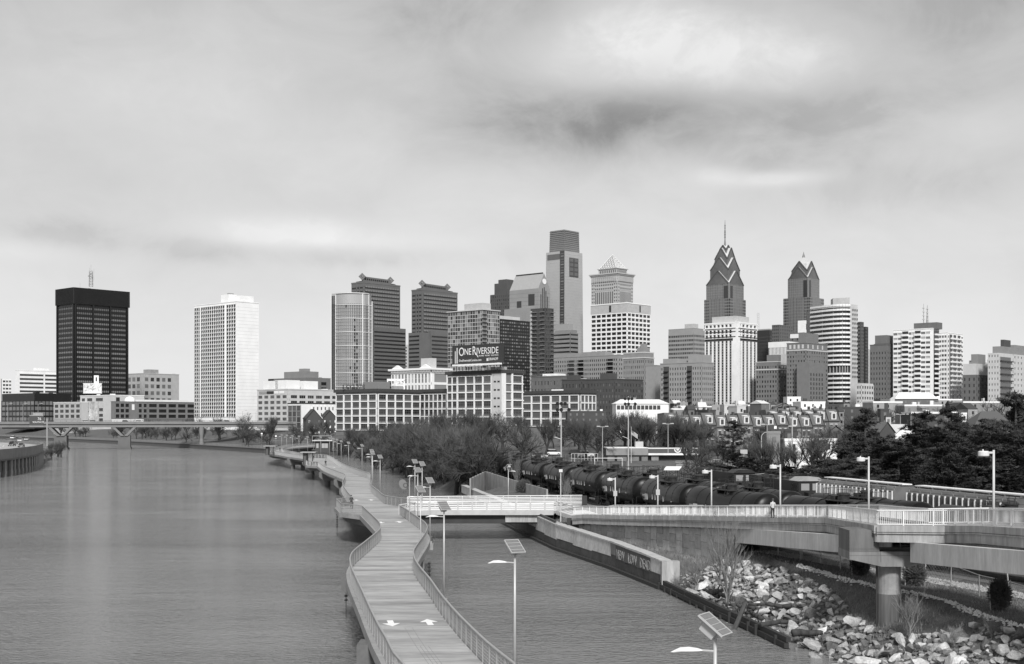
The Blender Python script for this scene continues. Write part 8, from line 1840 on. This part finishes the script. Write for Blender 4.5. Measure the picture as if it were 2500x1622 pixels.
# ================================================================ PARK, SPORTS FIELD, FENCES
def park():
 pb = mat('painted block wall', .17, .85, .4, .1); pl = mat('park building fascia', .24, .8, .4, .1)
 D = 352; k = D / F; x0 = wx(1483, D); r = thing('park_building', 'flat-roofed park building with two bunting fans beside the playing field', 'building', (x0, D, 4.4), rad(2)); w1 = 99 * k; w2 = 222 * k; zt = wz(1094, D) - 4.4; zb = wz(1134, D) - 4.4
 MB().box(0, 0, zb - 1, w1, 10, zt - 1.7).build('wall', pb, r); MB().box(-.4, -.6, zt - 2.0, w1, 10.4, zt - .1).build('fascia', pl, r); MB().box(-.5, -.7, zt - .1, w1 + .1, 10.5, zt + .1).build('roof', white, r)
 MB().box(w1 + .01, 1, zb - 1, w2, 9, zt - .3).build('wall', mat('dark park wall', .07, .85), r); MB().box(w1 + .05, -.8, zt - 2.0, w2 + .3, 1.0, zt - 1.5).build('canopy', white, r); MB().box(w1, .9, zt - .3, w2 + .2, 9.2, zt - .1).build('roof', roofl, r)
 for i in range(3): MB().box(2 + i * 3.4, -.05, zt - 4.2, 2.7 + i * 3.4, .05, zt - 2.4).build('window', GL[0], r)
 MB().box(0, -.1, zb - 1, w2, -.02, zb + .5).build('plinth', white, r)
 for x in (w1 + 8.2, w1 + 11.6):
  b = MB()
  for ring_, m in ((1.0, 0), (.7, 1), (.4, 0)): n = 9; b.add([(x + math.cos(math.pi + math.pi * i / n) * ring_, -.85 - .02 * (2 - ring_), zt - .35 + math.sin(math.pi + math.pi * i / n) * ring_) for i in range(n + 1)] + [(x + math.cos(math.pi + math.pi * i / n) * ring_, -.80, zt - .35 + math.sin(math.pi + math.pi * i / n) * ring_) for i in range(n + 1)], [tuple(range(n + 1)), tuple(range(2 * n + 1, n, -1))] + [(i, i + n + 1, i + n + 2, i + 1) for i in range(n)], m)
  o = b.build('bunting_fan', [white, mat('bunting dark', .08)], r)
 MB().box(w1 + 14, -.2, zb + 1, w1 + 15, 0, zb + 3.6).build('door', dark_m, r); MB().box(w1 + 1, -.1, zb + 1, w1 + 3, .98, zb + 2.4).build('shutter', conc, r); MB().box(8.2, 3, zt + .1, 10.4, 5, zt + 1.7).build('rooftop_unit', conc_l, r)
 # goal
 D = 318; k = D / F; r = thing('goal_frame', 'white football goal frame in front of the park building', 'goal', (wx(1452, D), D, 4.0)); h = wz(1119, D) - 4.0; w = 67 * k; b = MB().tube((0, 0, 0), (0, 0, h), .07, n=6).tube((w, 0, 0), (w, 0, h), .07, n=6).tube((0, 0, h), (w, 0, h), .07, n=6).tube((0, 0, h), (0, 1.6, 0), .04, n=4).tube((w, 0, h), (w, 1.6, 0), .04, n=4); b.build('frame', white, r)
 r = thing('flagpole', 'flagpole with a drooping striped flag beside the park building', 'flagpole', (wx(1541, 345), 345, 4.4)); z = wz(1042, 345) - 4.4; MB().tube((0, 0, -.3), (0, 0, z), .07, .04, 6).build('pole', steel_w, r)
 fm = [mat('flag light', .6, .8), mat('flag dark', .12, .8)]; b = MB()
 for j in range(7):
  for i in range(5):
   def q(i, j): return (i * .36, .12 * math.sin(i * 1.4), z - .9 - j * .16 - i * .26)
   b.add([q(i, j), q(i + 1, j), q(i + 1, j + 1), q(i, j + 1)] + [(a, c + .03, d) for a, c, d in (q(i, j), q(i + 1, j), q(i + 1, j + 1), q(i, j + 1))], [(0, 1, 2, 3), (7, 6, 5, 4)], 1 if (i < 2 and j < 4) or j % 2 else 0)
 b.build('flag', fm, r)
 # floodlight poles
 pm = mat('flood pole', .42, .6);
 for px, D, yt, yb, heads, lb in ((1370, 232, 979, 1133, 1, 'tall floodlight mast behind the tank wagons, left one with clustered lamps'), (1534, 268, 968, 1140, 1, 'tall floodlight mast right of the goal frame, its lamps above the white hall'), (1934, 262, 1013, 1110, 0, 'pale wooden utility pole in front of the rowhouses'), (1631, 340, 1035, 1083, 2, 'street lamp with twin heads left of the bunting fans'), (1873, 300, 1037, 1107, 2, 'twin-headed lamp pole beside the curved lamp arm'), (2198, 420, 1012, 1040, 2, 'twin-headed lamp pole above the gabled house, left one'), (2224, 400, 1012, 1050, 2, 'twin-headed lamp pole above the gabled house, right one'), (2314, 420, 1008, 1035, 2, 'twin-headed lamp pole among the tall pines'), (1471, 330, 1042, 1125, 2, 'dark lamp pole behind the football goal'), (1816, 320, 1100, 1128, 3, 'basketball hoop on a pale pole behind the fence')):
  x = wx(px, D); zb = wz(yb, D) - .5; h = wz(yt, D) - zb; r = thing('light_pole' if heads else 'utility_pole', lb, 'pole' if heads == 0 else ('basketball hoop' if heads == 3 else 'lamp post'), (x, D, zb)); MB().tube((0, 0, -2), (0, 0, h), .15 if D < 280 else .10, .10 if D < 280 else .06, 8).build('pole', pm, r)
  if heads == 1:
   b = MB(); q = MB().box(-.9, -.1, h - .5, 1.6, .1, h - .3).box(-.9, -.1, h - 1.6, 1.6, .1, h - 1.4)
   for i in range(4):
    for j in range(2): b.ring([(.12, 0), (.38, .3), (.38, .45), (.1, .5)], 8, c=(-.7 + i * .7, -.3)); nn = 32;
   b = MB()
   for i in range(4):
    for j in range(2):
     if (i + j) % 4 != 3: b.tube((-.7 + i * .7, .1, h - .25 - 1.1 * j), (-.7 + i * .7, -.55, h - .55 - 1.1 * j), .12, .36, 8)
   b.build('floodlight', dark_m, r); q.build('crossarm', pm, r); MB().tube((-1.2, 0, h * .45), (0, 0, h * .42), .05, n=4).build('small_arm', white, r)
  elif heads == 2: MB().box(-1.0, -.08, h - .12, 1.0, .08, h).build('crossarm', pm, r); MB().box(-1.5, -.25, h - .05, -.6, .25, h + .2).box(.6, -.25, h - .05, 1.5, .25, h + .2).build('lamp_head', conc_l, r)
  elif heads == 3: MB().box(-.9, -.1, h - .9, .9, 0, h + .2).build('backboard', conc_l, r)
  else:
   MB().box(-.8, -.06, h * .72, .8, .06, h * .74).build('crossarm', pm, r)
 D = 300; r = thing('curved_lamp', 'lamp with a pale curved arm in front of the rowhouses', 'street lamp', (wx(1859, D), D, 5.5)); k = D / F; h = wz(1068, D) - 5.5; b = MB().tube((0, 0, 0), (0, 0, h), .08, n=5)
 for i in range(6): t0, t1 = math.pi / 2 * i / 6, math.pi / 2 * (i + 1) / 6; b.tube((1.3 - 1.3 * math.cos(t0), 0, h + 1.2 * math.sin(t0)), (1.3 - 1.3 * math.cos(t1), 0, h + 1.2 * math.sin(t1)), .07, n=5)
 b.build('pole', stone_l, r)
 # fence behind the rear track with climbing hedge
 Q = [tpath_off(T1, i, 9.5 if T1[i].y > 215 else 17) for i in range(len(T1)) if 185 < T1[i].y < 395]; r = thing('tall_fence', 'tall dark fence overgrown with ivy behind the tank wagons', 'fence', (Q[0][0], Q[0][1], 3.9)); O = -Vector((Q[0][0], Q[0][1], 3.9)); me = MB().box(-.05, -.05, 0, .05, .05, 4.5).mesh('post', dark_m)
 for p in resample([Vector((x, y, 3.9)) for x, y in Q], 3.0): put(me, 'post', r, p)
 b = MB().ribbon(Q, .06, 8.3, 8.4).ribbon(Q, .06, 4.1, 4.2); b.build('rail', dark_m, r).location = O
 g = MB(); rr = random.Random(6); pts = resample([Vector((x, y, 0)) for x, y in Q], .12)
 for p in pts:
  for k in range(9): z = 4 + rr.random() ** .6 * 4.4; x, y = p.x + rr.gauss(0, .2), p.y + rr.gauss(0, .1); d = Vector((rr.gauss(0, 1), rr.gauss(0, 1), rr.gauss(0, 1))).normalized(); v = d.orthogonal().normalized() * .07; c = Vector((x, y, z)); g.add([c - v, c + v, c + d * .35], [(0, 1, 2)])
 o = g.build('ivy', mat('dry ivy', .10, .9, 1, .4), r, kind='stuff'); o.location = O
 # playing-field fence lines
 D = 330; r = thing('field_fence', 'low fence rails along the playing field right of the park building', 'fence', (wx(1650, D), D, 4.3)); b = MB(); k = D / F
 for y_, a, c in ((1126, 1650, 1790), (1122, 1738, 1785), (1130, 1650, 1730)):
  z = wz(y_, D) - 4.3; b.tube(((a - 1650) * k, 0, z), ((c - 1650) * k, 0, z), .08, n=4)
  for i in range(9): x = (a - 1650 + (c - a) * i / 8) * k; b.tube((x, 0, 0), (x, 0, z), .06, n=4)
 b.build('rail', steel, r)
 # open lawns and paved court behind the fence
 b = MB()
 def sheet(px0, px1, D0, D1, z, m, nm): o = MB().add([(wx(px0, D0), D0, z), (wx(px1, D0), D0, z), (wx(px1, D1), D1, z), (wx(px0, D1), D1, z)], [(0, 1, 2, 3)]).build(nm, m); struct(o)
 sheet(1440, 1850, 262, 350, 4.56, mat('playing field turf', .10, .95, .2, .2, 3, .15), 'playing_field'); sheet(1650, 1850, 322, 350, 4.60, mat('paved court', .3, .9), 'paved_court')
 # chain-link fence on the terrace
 FP = [(1900, 1352), (1958, 1363), (2004, 1372), (2052, 1386), (2110, 1392), (2165, 1401), (2240, 1409), (2322, 1423), (2391, 1452), (2465, 1470), (2560, 1500)]; P = [PP(a, b_, 3.9) for a, b_ in FP]; r = thing('chain_link_fence', 'low chain-link fence between the grass terrace and the tank wagons', 'fence', P[0]); b = MB(); O = -P[0]
 for a, c in zip(P, P[1:]):
  b.tube(a + Vector((0, 0, 1.35)), c + Vector((0, 0, 1.35)), .03, n=5)
 b.build('top_rail', steel, r).location = O; me = MB().tube((0, 0, -.3), (0, 0, 1.4), .045, n=6).mesh('post', steel)
 for p in P: put(me, 'post', r, p)
 w = MB()
 for a, c in zip(P, P[1:]):
  L = (c - a).length; d = (c - a) / L; n = int(L / .32)
  for i in range(n):
   for s_ in (0, 1):
    t0, t1 = i / n, min(1, (i + 4) / n); z0, z1 = (0, 1.33) if s_ else (1.33, 0); w.tube(a + (c - a) * t0 + Vector((0, 0, z0)), a + (c - a) * t1 + Vector((0, 0, z1)), .006, n=3, cap=False)
 w.build('wire_mesh', steel_g, r, kind='stuff').location = O
 # pale retaining wall of the plot beyond the footbridge
 W = [PP(1148, 1163, 5.6), PP(1184, 1157, 5.6), PP(1250, 1171, 5.6), PP(1324, 1189, 5.6)]; W = [Vector((wx(1148, 238), 238, 0)), Vector((wx(1184, 256), 256, 0)), Vector((wx(1250, 229), 229, 0)), Vector((wx(1324, 203), 203, 0)), Vector((wx(1336, 199), 199, 0))]
 r = thing('plot_wall', 'weathered pale concrete wall between the inlet plot and the tank wagons', 'wall', W[1]); pm_ = mat('weathered plot wall', .30, .9, .6, .3, 4, .2, stretch=(1, 1, .4)); zz = [5.4, 6.0, 5.55, 5.4, 4.6]
 for i in range(4):
  n = max(1, int((W[i + 1] - W[i]).length / 2.6))
  for j in range(n):
   a, c = W[i].lerp(W[i + 1], (j + .01) / n), W[i].lerp(W[i + 1], (j + .99) / n); zt0 = lerp(zz[i], zz[i + 1], j / n); o = MB().ribbon([(a.x, a.y), (c.x, c.y)], .25, 1.8, [zt0, zt0]).build('wall_panel', pm_, r); o.location = -W[1]
park()
# ================================================================ ROWHOUSES AND LOW BUILDINGS
def rowhouse_proto(bm_, gab=True):
 r = thing('rowhouse', '', 'house', (0, 0, -80), 0, 'brick rowhouses with mansard dormers'); W, Dp, ze, zr = 5.4, 9, 7.6, 11.6
 MB().box(0, 0, -1, W, Dp, ze).build('wall', bm_, r); rm = mat('shingle roof', .11, .9, .5, .15, 4, .15); st = MB().add([(0, -.3, ze), (W, -.3, ze), (W, 2.9, zr), (0, 2.9, zr), (0, Dp, zr - .3), (W, Dp, zr - .3), (0, Dp, ze), (W, Dp, ze)], [(0, 1, 2, 3), (3, 2, 5, 4), (4, 5, 7, 6), (0, 3, 4, 6), (1, 7, 5, 2)]); st.build('roof', rm, r)
 MB().box(W - .35, -.4, ze - .1, W, Dp, ze + .01).add([(W - .12, -.5, ze - .1), (W + .12, -.5, ze - .1), (W + .12, 2.8, zr + .25), (W - .12, 2.8, zr + .25), (W - .12, -.5, ze + .3), (W + .12, -.5, ze + .3), (W + .12, 2.6, zr + .6), (W - .12, 2.6, zr + .6)], [(4, 5, 6, 7), (0, 1, 5, 4), (0, 4, 7, 3), (1, 2, 6, 5), (2, 3, 7, 6)]).build('party_wall', roofd, r)
 d = put(None, 'dormer', r, (2.6, 0, 0), False); MB().add([(-1.15, -.1, ze + .5), (1.15, -.1, ze + .5), (1.15, -.1, ze + 2.9), (-1.15, -.1, ze + 2.9), (-1.15, 2.2, ze + 3.3), (1.15, 2.2, ze + 3.3), (-1.15, .6, ze + .5), (1.15, .6, ze + .5)], [(0, 1, 2, 3), (3, 2, 5, 4), (0, 3, 4, 6), (1, 7, 5, 2)]).build('dormer_wall', mat('dormer white', .66, .8), d); MB().box(-.62, -.16, ze + .85, .62, -.09, ze + 2.5).build('window', GL[1], d)
 MB().box(-1.3, -.3, ze + 2.9, 1.3, .2, ze + 3.05).build('dormer_eave', white, d)
 for z in (4.6, 1.0):
  for x in (1.5, 3.7):
   w = put(None, 'window', r, (x, 0, z), False); MB().box(-.5, -.06, 0, .5, .02, 1.7).build('pane', GL[1], w); MB().box(-.62, -.14, 1.7, .62, .02, 2.0).build('lintel', stone_l, w); MB().box(-.6, -.16, -.16, .6, .02, 0).build('sill', stone_l, w)
 MB().box(.2, -.35, ze - .25, W - .2, -.02, ze + .05).build('gutter', roofd, r); MB().box(W - 1.4, 4, zr, W - .6, 5, zr + 1.1).build('chimney', brick_d, r); MB().box(.12, -.14, 0, .26, -.02, ze).build('downpipe', dark_m, r)
 return r
def rowhouses():
 P = [rowhouse_proto(mat('row brick', .20, .9, .4, .12, 5, .1)), rowhouse_proto(mat('row brick dark', .13, .9, .4, .12, 5, .1))]; used = [False, False]; r = random.Random(9); n = 0
 where = ['at the left end of the front row, behind the bare trees', 'second from the left of the front row', 'third from the left of the front row', 'fourth from the left of the front row', 'left of the dark conifer in the front row', 'behind the top of the dark conifer', 'just right of the dark conifer, fully visible', 'next right of the fully visible one', 'left of the gap with balconies', 'right of the gap with balconies', 'left of the utility pole', 'behind the utility pole', 'right of the utility pole', 'second right of the utility pole', 'third right of the utility pole', 'toward the right end of the front row', 'last but one at the right end of the front row', 'at the right end of the front row']
 ang = rad(14); dx = math.cos(ang) * 4.4; dy = math.sin(ang) * 4.4; x0, y0 = wx(1628, 420), 420
 for i in range(13):
  px = 0; k = i % 2 if i % 5 else 0; x, y = x0 + dx * i, y0 + dy * i; z = wz(1013, y) - 11.6 + (.7 if i % 3 == 0 else 0) - .02 * i
  lb = 'rowhouse with white dormer ' + where[i + (i > 3) * 1 + (i > 7)]
  if not used[k]: o = P[k]; o.location = (x, y, z); o.rotation_euler.z = ang; o['label'] = lb; used[k] = True
  else: o = copy_tree(P[k], (x, y, z), ang, lb)
 ang2 = rad(10); x0, y0 = wx(1876, 440), 440
 for i in range(6):
  k = (i + 1) % 2; x, y = x0 + math.cos(ang2) * 4.4 * i, y0 + math.sin(ang2) * 4.4 * i; copy_tree(P[k], (x, y, wz(1000, y) - 11.6), ang2, 'rowhouse with pale slate roof and white dormer, ' + ('leftmost', 'second from left', 'third from left', 'fourth from left', 'fifth from left', 'rightmost')[i] + ' of the raised rear row')
 for o in [q for q in COL.objects if q.get('category') == 'house' and q.name.startswith('rowhouse')]: o.scale.x = .805
 # low buildings scattered: (px0, px1, ytop, D, height-material, flat/gable, label)
 L = [(1385, 1480, 1005, 700, 'brick_d', 'f', 'low dark brick row between the white loft and the white hall'), (1640, 1700, 999, 560, 'stone_g', 'f', 'grey flat-roofed house behind the left end of the rowhouses'), (1702, 1737, 993, 620, 'brick', 'f', 'brown flat-roofed house under the prewar apartments'), (1738, 1768, 990, 640, 'brick_l', 'f', 'pale brick house front left of the striped tower foot'), (1768, 1826, 989, 600, 'stone_l', 'f', 'long pale rear wall with small windows below the striped tower'), (1826, 1842, 990, 590, 'brick', 'f', 'narrow brown house right of the long white wall'), (1842, 1880, 987, 600, 'brick_l', 'f', 'wide house with two arched windows below the brick apartments'),
  (1880, 1952, 984, 640, 'brick', 'g', 'brown house with a low gable left of the white chimney house'), (1922, 1955, 970, 720, 'stone_w', 'f', 'white house with a tall chimney under the brick hotel'), (1954, 2016, 982, 610, 'white', 'f', 'bright white flat-roofed block below the brick hotel'), (2016, 2050, 988, 640, 'brick_d', 'f', 'dark house right of the bright white block'), (2050, 2110, 995, 560, 'brick_d', 'f', 'dark low house under the curved white tower'), (2130, 2205, 982, 520, 'brick_l', 'f', 'plastered house with a bulging wall right of the curved tower'), (2150, 2290, 958, 620, 'brick', 'g2', 'long brown house with a bright gabled roof in front of the balcony towers'), (2208, 2300, 990, 500, 'stone_g', 'f', 'grey low building under the bright gabled roof'),
  (2225, 2345, 1008, 430, 'brick_d', 'f', 'long dark flat building beside the pine tops'), (2290, 2350, 976, 640, 'brick_l', 'f', 'greyish low block at the foot of the right balcony tower'), (2350, 2470, 982, 560, 'stone_g', 'f', 'row of grey houses with white rooftops behind the spreading bare trees'), (1915, 2045, 1074, 300, 'stone_w', 's', 'long white single-storey garage with a flat roof above the scrub'), (1870, 1945, 1050, 350, 'brick_d', 'f', 'dark brick house behind the utility pole'), (2010, 2072, 1040, 330, 'brick', 'g', 'brick house with a steep slate roof left of the tall pine'), (2148, 2185, 1030, 330, 'brick_d', 'g', 'small dark gabled house among the pine tops'), (2185, 2240, 1036, 345, 'white', 'g', 'small white-roofed house right of the dark gabled house'), (2348, 2360, 1010, 420, 'white', 'f', 'white shed glimpsed between pine tops'), (2385, 2465, 1004, 300, 'stone_l', 'h', 'house with a big dark hipped roof among the pines at the right'), (1875, 1905, 1056, 300, 'stone_g', 'f', 'small grey house front behind bare trees')]
 mm = dict(brick_d=brick_d, stone_l=stone_l, brick=brick, stone_w=stone_w, brick_l=brick_l, white=white, stone_g=stone_g)
 for px0, px1, yt, D, m, kd, lb in L:
  x0, x1 = wx(px0, D), wx(px1, D); W = x1 - x0; zt = wz(yt, D); zb = (7.5 if D < 480 else 8.5) if kd != 's' else 4; r = thing('low_house' if kd != 's' else 'garage_building', lb, 'house' if kd != 's' else 'garage', ((x0 + x1) / 2, D, zb), rad(R.uniform(-4, 8))); H = zt - zb; dp = 11; w = W / 2; m_ = mm[m]; pitch = 0
  if kd in ('g', 'g2', 'h'): pitch = min(3.2, H * .35)
  e = H - pitch; MB().box(-w, 0, -2, w, dp, e).build('wall', m_, r)
  rm = white if kd == 'g2' or m == 'white' else (mat('dark hip roof', .09, .8) if kd == 'h' else mat('slate roof', .15, .8, .5, .15))
  if kd == 'g': MB().add([(-w - .3, -.4, e), (0, -.4, H), (w + .3, -.4, e), (-w - .3, dp, e), (0, dp, H), (w + .3, dp, e)] + [(-w, -.02, e), (0, -.02, H - .2), (w, -.02, e)], [(0, 3, 4, 1), (1, 4, 5, 2), (3, 5, 4)]).build('roof', rm, r); MB().add([(-w, 0, e - .01), (w, 0, e - .01), (0, 0, H - .25), (-w, .3, e - .01), (w, .3, e - .01), (0, .3, H - .25)], [(0, 1, 2), (5, 4, 3), (0, 2, 5, 3), (1, 4, 5, 2)]).build('gable', m_, r)
  elif kd == 'g2': MB().add([(-w * .5, -.4, e), (w, -.4, e), (w, dp, e), (-w * .5, dp, e), (-w * .25, dp / 2, H), (w * .8, dp / 2, H)], [(0, 1, 5, 4), (1, 2, 5), (2, 3, 4, 5), (3, 0, 4)]).build('roof', rm, r)
  elif kd == 'h': MB().add([(-w - .5, -.6, e), (w + .5, -.6, e), (w + .5, dp, e), (-w - .5, dp, e), (-w * .3, dp / 2, H), (w * .7, dp / 2, H)], [(0, 1, 5, 4), (1, 2, 5), (2, 3, 4, 5), (3, 0, 4), (3, 2, 1, 0)]).build('roof', rm, r)
  else:
   MB().box(-w + .3, .3, e, w - .3, dp - .3, e + .15).build('roof', roofl if R.random() < .5 else roofd, r); b = MB().box(-w - .1, -.1, e - .35, w + .1, .3, e + .3).box(-w - .1, .31, e - .2, -w + .3, dp, e + .3).box(w - .3, .31, e - .2, w + .1, dp, e + .3); b.build('parapet', stone_w if R.random() < .5 else m_, r)
   for i in range(max(1, int(W / 7))): hh = R.uniform(.6, 1.8); MB().box(0, 0, 0, R.uniform(.6, 2), R.uniform(.6, 2), hh).build('rooftop_unit' if R.random() < .5 else 'chimney', R.choice((conc_l, brick_d, white, stone_g)), r).location = (R.uniform(-w + .5, w - 2.5), R.uniform(.5, dp - 2), e + .15)
  nw = max(1, int(W / 3.2)); wm = GL[0] if m in ('white', 'stone_w', 'stone_l') else R.choice((GL[2], GL[0])); me = MB().box(-.45, -.08, 0, .45, .03, 1.3).mesh('window', wm)
  for fl in range(max(1, int(min(e, 9) / 3.1))):
   for i in range(nw):
    if R.random() < .85: put(me, 'window', r, (-w + W * (i + .5) / nw, 0, e - 2.3 - fl * 3.0), False)
rowhouses()
def small_houses():
 r = random.Random(33); O = []; ms = [brick, brick_d, brick_l, stone_g, stone_l, brick, brick_d, mat('tan stucco', .24, .9, .4, .2), mat('dark slate', .08, .8, .5, .2)]; pm = [MB().box(-.45, -.08, 0, .45, .03, 1.3).mesh('window', g) for g in (GL[0], GL[2])]
 for i in range(84):
  px = r.uniform(1650, 2500); D = r.uniform(470, 860); w = r.uniform(10, 26) * D / F; yt = r.uniform(984, 1006) if px < 2130 else r.uniform(985, 1018); H = wz(yt, D) - 8
  if px > 2100 and D < 560: H -= 2
  o = thing('small_house', '', 'house', (wx(px, D), D, 8), rad(r.uniform(-15, 25)), 'small houses packed below the towers'); m = r.choice(ms); dp = r.uniform(7, 11); MB().box(-w / 2, 0, -2, w / 2, dp, H).build('wall', m, o)
  if r.random() < .35: h2 = H + r.uniform(1.2, 2.6); MB().add([(-w / 2 - .2, -.3, H), (w / 2 + .2, -.3, H), (w / 2 + .2, dp + .2, H), (-w / 2 - .2, dp + .2, H), (-w / 2, dp / 2, h2), (w / 2, dp / 2, h2)], [(0, 1, 5, 4), (1, 2, 5), (2, 3, 4, 5), (3, 0, 4), (3, 2, 1, 0)]).build('roof', r.choice((roofd, roofl, stone_g)), o)
  else: MB().box(-w / 2 - .1, -.12, H, w / 2 + .1, .3, H + .5).box(-w / 2 - .1, .31, H, -w / 2 + .3, dp, H + .5).box(w / 2 - .3, .31, H, w / 2 + .1, dp, H + .5).build('parapet', r.choice((stone_l, m, roofd)), o); MB().box(-w / 2 + .31, .31, H, w / 2 - .31, dp, H + .1).build('roof', r.choice((roofl, roofd, roofd)), o)
  for j in range(r.randrange(1, 3)): x = r.uniform(-w / 2 + .6, w / 2 - 1.2); MB().box(x, dp * .4, H, x + r.uniform(.6, 1.4), dp * .4 + .9, H + r.uniform(1.2, 2.8)).build('chimney', r.choice((brick_d, stone_l, brick)), o)
  n = max(1, int(w / 2.2)); k = r.randrange(2)
  for f in range(2):
   for q in range(n): put(pm[k], 'window', o, (-w / 2 + w * (q + .5) / n, 0, H - 2.2 - 3 * f), False)
  O.append(o)
 autolabel(O, ((1680, 'prewar apartments'), (1760, 'white striped tower'), (1845, 'grey slab tower foot'), (1900, 'brick apartments'), (1970, 'brick hotel'), (2050, 'curved white tower'), (2110, 'low white apartments'), (2155, 'dark grey brick tower'), (2235, 'antenna tower'), (2320, 'second balcony tower'), (2385, 'dormered brick block'), (2460, 'iron balconies')), 'small house among rooftops, %s below the %s')
small_houses()
# ================================================================ SMALLER THINGS
def more():
 # pavilion by the path at the far end of the boardwalk
 D = 560; k = D / F; r = thing('pavilion', 'small dark pavilion with pale windows and a flat white-edged roof behind the middle shelter', 'pavilion', (wx(787, D), D, 3.6), 0); w = 24 * k; h = wz(1075, D) - 3.6
 MB().box(-w * .75, 0, -1, w * .75, 7, h - .4).build('wall', brick_d, r); MB().box(-w, -1.2, h - .4, w, 8, h).build('roof', stone_l, r); MB().box(-w, -1.1, h + 1.8, w, -1, h + 2).box(-w, -1.1, h, -w + .15, -1, h + 2).box(w - .15, -1.1, h, w, -1, h + 2).build('roof_railing', steel, r)
 for x, a in ((-w * .5, .5), (w * .1, .7), (w * .4, .7)): MB().box(x - a, -.1, .8, x + a, 0, 2.8).build('window', mat('pale blind', .35), r)  # plain pale window panels
 # white notice signs
 for px, py, lb in ((673.5, 1067, 'small white sign with a dark mark on the far bank, lower right of the pair'), (639, 1061, 'small white sign on the far bank, upper left of the pair')):
  D = 660; k = D / F; z = wz(py, D); r = thing('sign', lb, 'sign', (wx(px, D), D, 3), 0); MB().tube((0, .1, -1), (0, .1, z - 3), .07, n=5).build('post', steel_g, r); MB().box(-2.2 * k, 0, z - 3 - 3.6 * k, 2.2 * k, .08, z - 3 + 3.6 * k).build('board', white, r); MB().box(-.5, -.03, z - 3.6, .5, -.001, z - 3).build('mark', dark_m, r)
 # depth gauge piles beside the boardwalk
 for px, D, yt, lb in ((845, 104, 1413, 'thin dark gauge pole with beads left of the near boardwalk'), (823, 178, 1256, 'thin dark gauge pole under the near overlook'), (1048, 112, 1374, 'thin dark gauge pole right of the railing curve')):
  r = thing('gauge_pole', lb, 'pole', (wx(px, D), D, 0), 0); zt = wz(yt, D); MB().tube((0, 0, -2), (0, 0, zt), .035, n=5).build('pole', dark_m, r); b = MB()
  for i in range(6): b.box(-.12, -.1, zt - .12 - .34 * i, .12, .1, zt - .34 * i)
  b.build('beads', black, r)
 # street lamps on the road bridge
 for i, px in enumerate((19, 56, 93, 212, 560, 592, 625)):
  a = Vector((-229, 740)); kk = (px - 1250) / F; t = (kk * (a.y + 9) - (a.x - 3)) / (.966 - kk * .259); D = a.y + 9 + .259 * t; r = thing('bridge_lamp', ('leftmost', 'second', 'third', 'fourth', 'fifth', 'sixth', 'rightmost')[i] + ' street lamp' + (' from the left' if 0 < i < 6 else '') + ' standing on the road bridge', 'street lamp', (wx(px, D), D, 15.2), 0, 'street lamps on the road bridge'); h = 11 if i < 3 else 7
  MB().tube((0, 0, -.5), (0, 0, h), .14, .09, 6).build('pole', steel, r); MB().tube((0, 0, h), (1.8, 0, h + .5), .08, n=4).build('arm', steel, r); MB().box(1.5, -.25, h + .35, 2.7, .25, h + .6).build('lamp_head', conc_l, r)
 # parked cars, playground frame and signal panel
 wp, dp, sp = mat('white car paint', .75), mat('dark car paint', .02), mat('silver car paint', .42)
 for px, D, m, lb in ((1318, 372, sp, 'silver car parked behind the park trees left of the football goal'), (1352, 378, wp, 'white car parked behind the left floodlight mast'), (1408, 372, dp, 'dark car parked behind the trees near the football goal'), (1431, 366, wp, 'white car parked just left of the football goal'), (1246, 380, wp, 'white car glimpsed through the thicket above the first tank wagons'), (2150, 300, sp, 'silver car parked below the small gabled house among the pines')): x = wx(px, D); make_car('car', lb, (x, D, land_z(x, D) + .1), rad(85), m, 'suv', 'parked cars by the park')
 D = 352; k = D / F; r = thing('playground_frame', 'pale playground frame and fence left of the football goal', 'playground frame', (wx(1395, D), D, 4.6), 0); b = MB();
 for i in range(9): b.tube((i * 4 * k * 2, 0, -.5), (i * 4 * k * 2, 0, 2.6), .07, n=4)
 b.tube((0, 0, 2.6), (64 * k, 0, 2.6), .07, n=4).tube((0, 0, 1.2), (64 * k, 0, 1.2), .05, n=4).tube((10, .5, 2.6), (14, .5, 0), .12, n=4); b.build('frame', stone_l, r)
 D = 196; r = thing('signal_canopy', 'small tilted white roof panel on dark posts beside the fifth ramp lamp', 'canopy', (wx(1641, D), D, 4.2), 0); z = wz(1141, D) - 4.2; MB().add([(-1.4, -.6, z - .35), (1.0, -.6, z - .35), (1.6, .8, z + .1), (-.8, .8, z + .1), (-1.4, -.6, z - .45), (1.0, -.6, z - .45), (1.6, .8, z), (-.8, .8, z)], [(0, 1, 2, 3), (7, 6, 5, 4), (0, 4, 5, 1), (1, 5, 6, 2)]).build('roof', white, r); MB().tube((-.9, 0, -.5), (-.9, 0, z - .2), .07, n=4).tube((.8, 0, -.5), (.8, 0, z - .2), .07, n=4).box(-.8, -.1, 1.6, .8, .1, 2.6).build('post', dark_m, r)
 # leaning survey stakes by the fence
 for px, py, lb in ((1955, 1362, 'pale leaning stake left of the pier near the fence'), (2466, 1470, 'pale leaning stake near the chain-link fence at the right')):
  p = PP(px, py, 3.9); o = MB().tube((0, 0, -.2), (-.18, 0, 1.9), .04, n=5).build('leaning_stake', stone_l); o.location = p; tag(o, lb, 'stake')
 # mooring clutter: dark guard post at the end of the footbridge
 p = Vector((wx(1390, 157), 157, 2.2)); o = MB().box(-.3, -.2, -.5, .3, .2, 1.9).build('guard_post', dark_m); o.location = p; tag(o, 'short dark post under the start of the ramp beside the quay wall', 'post')
more()
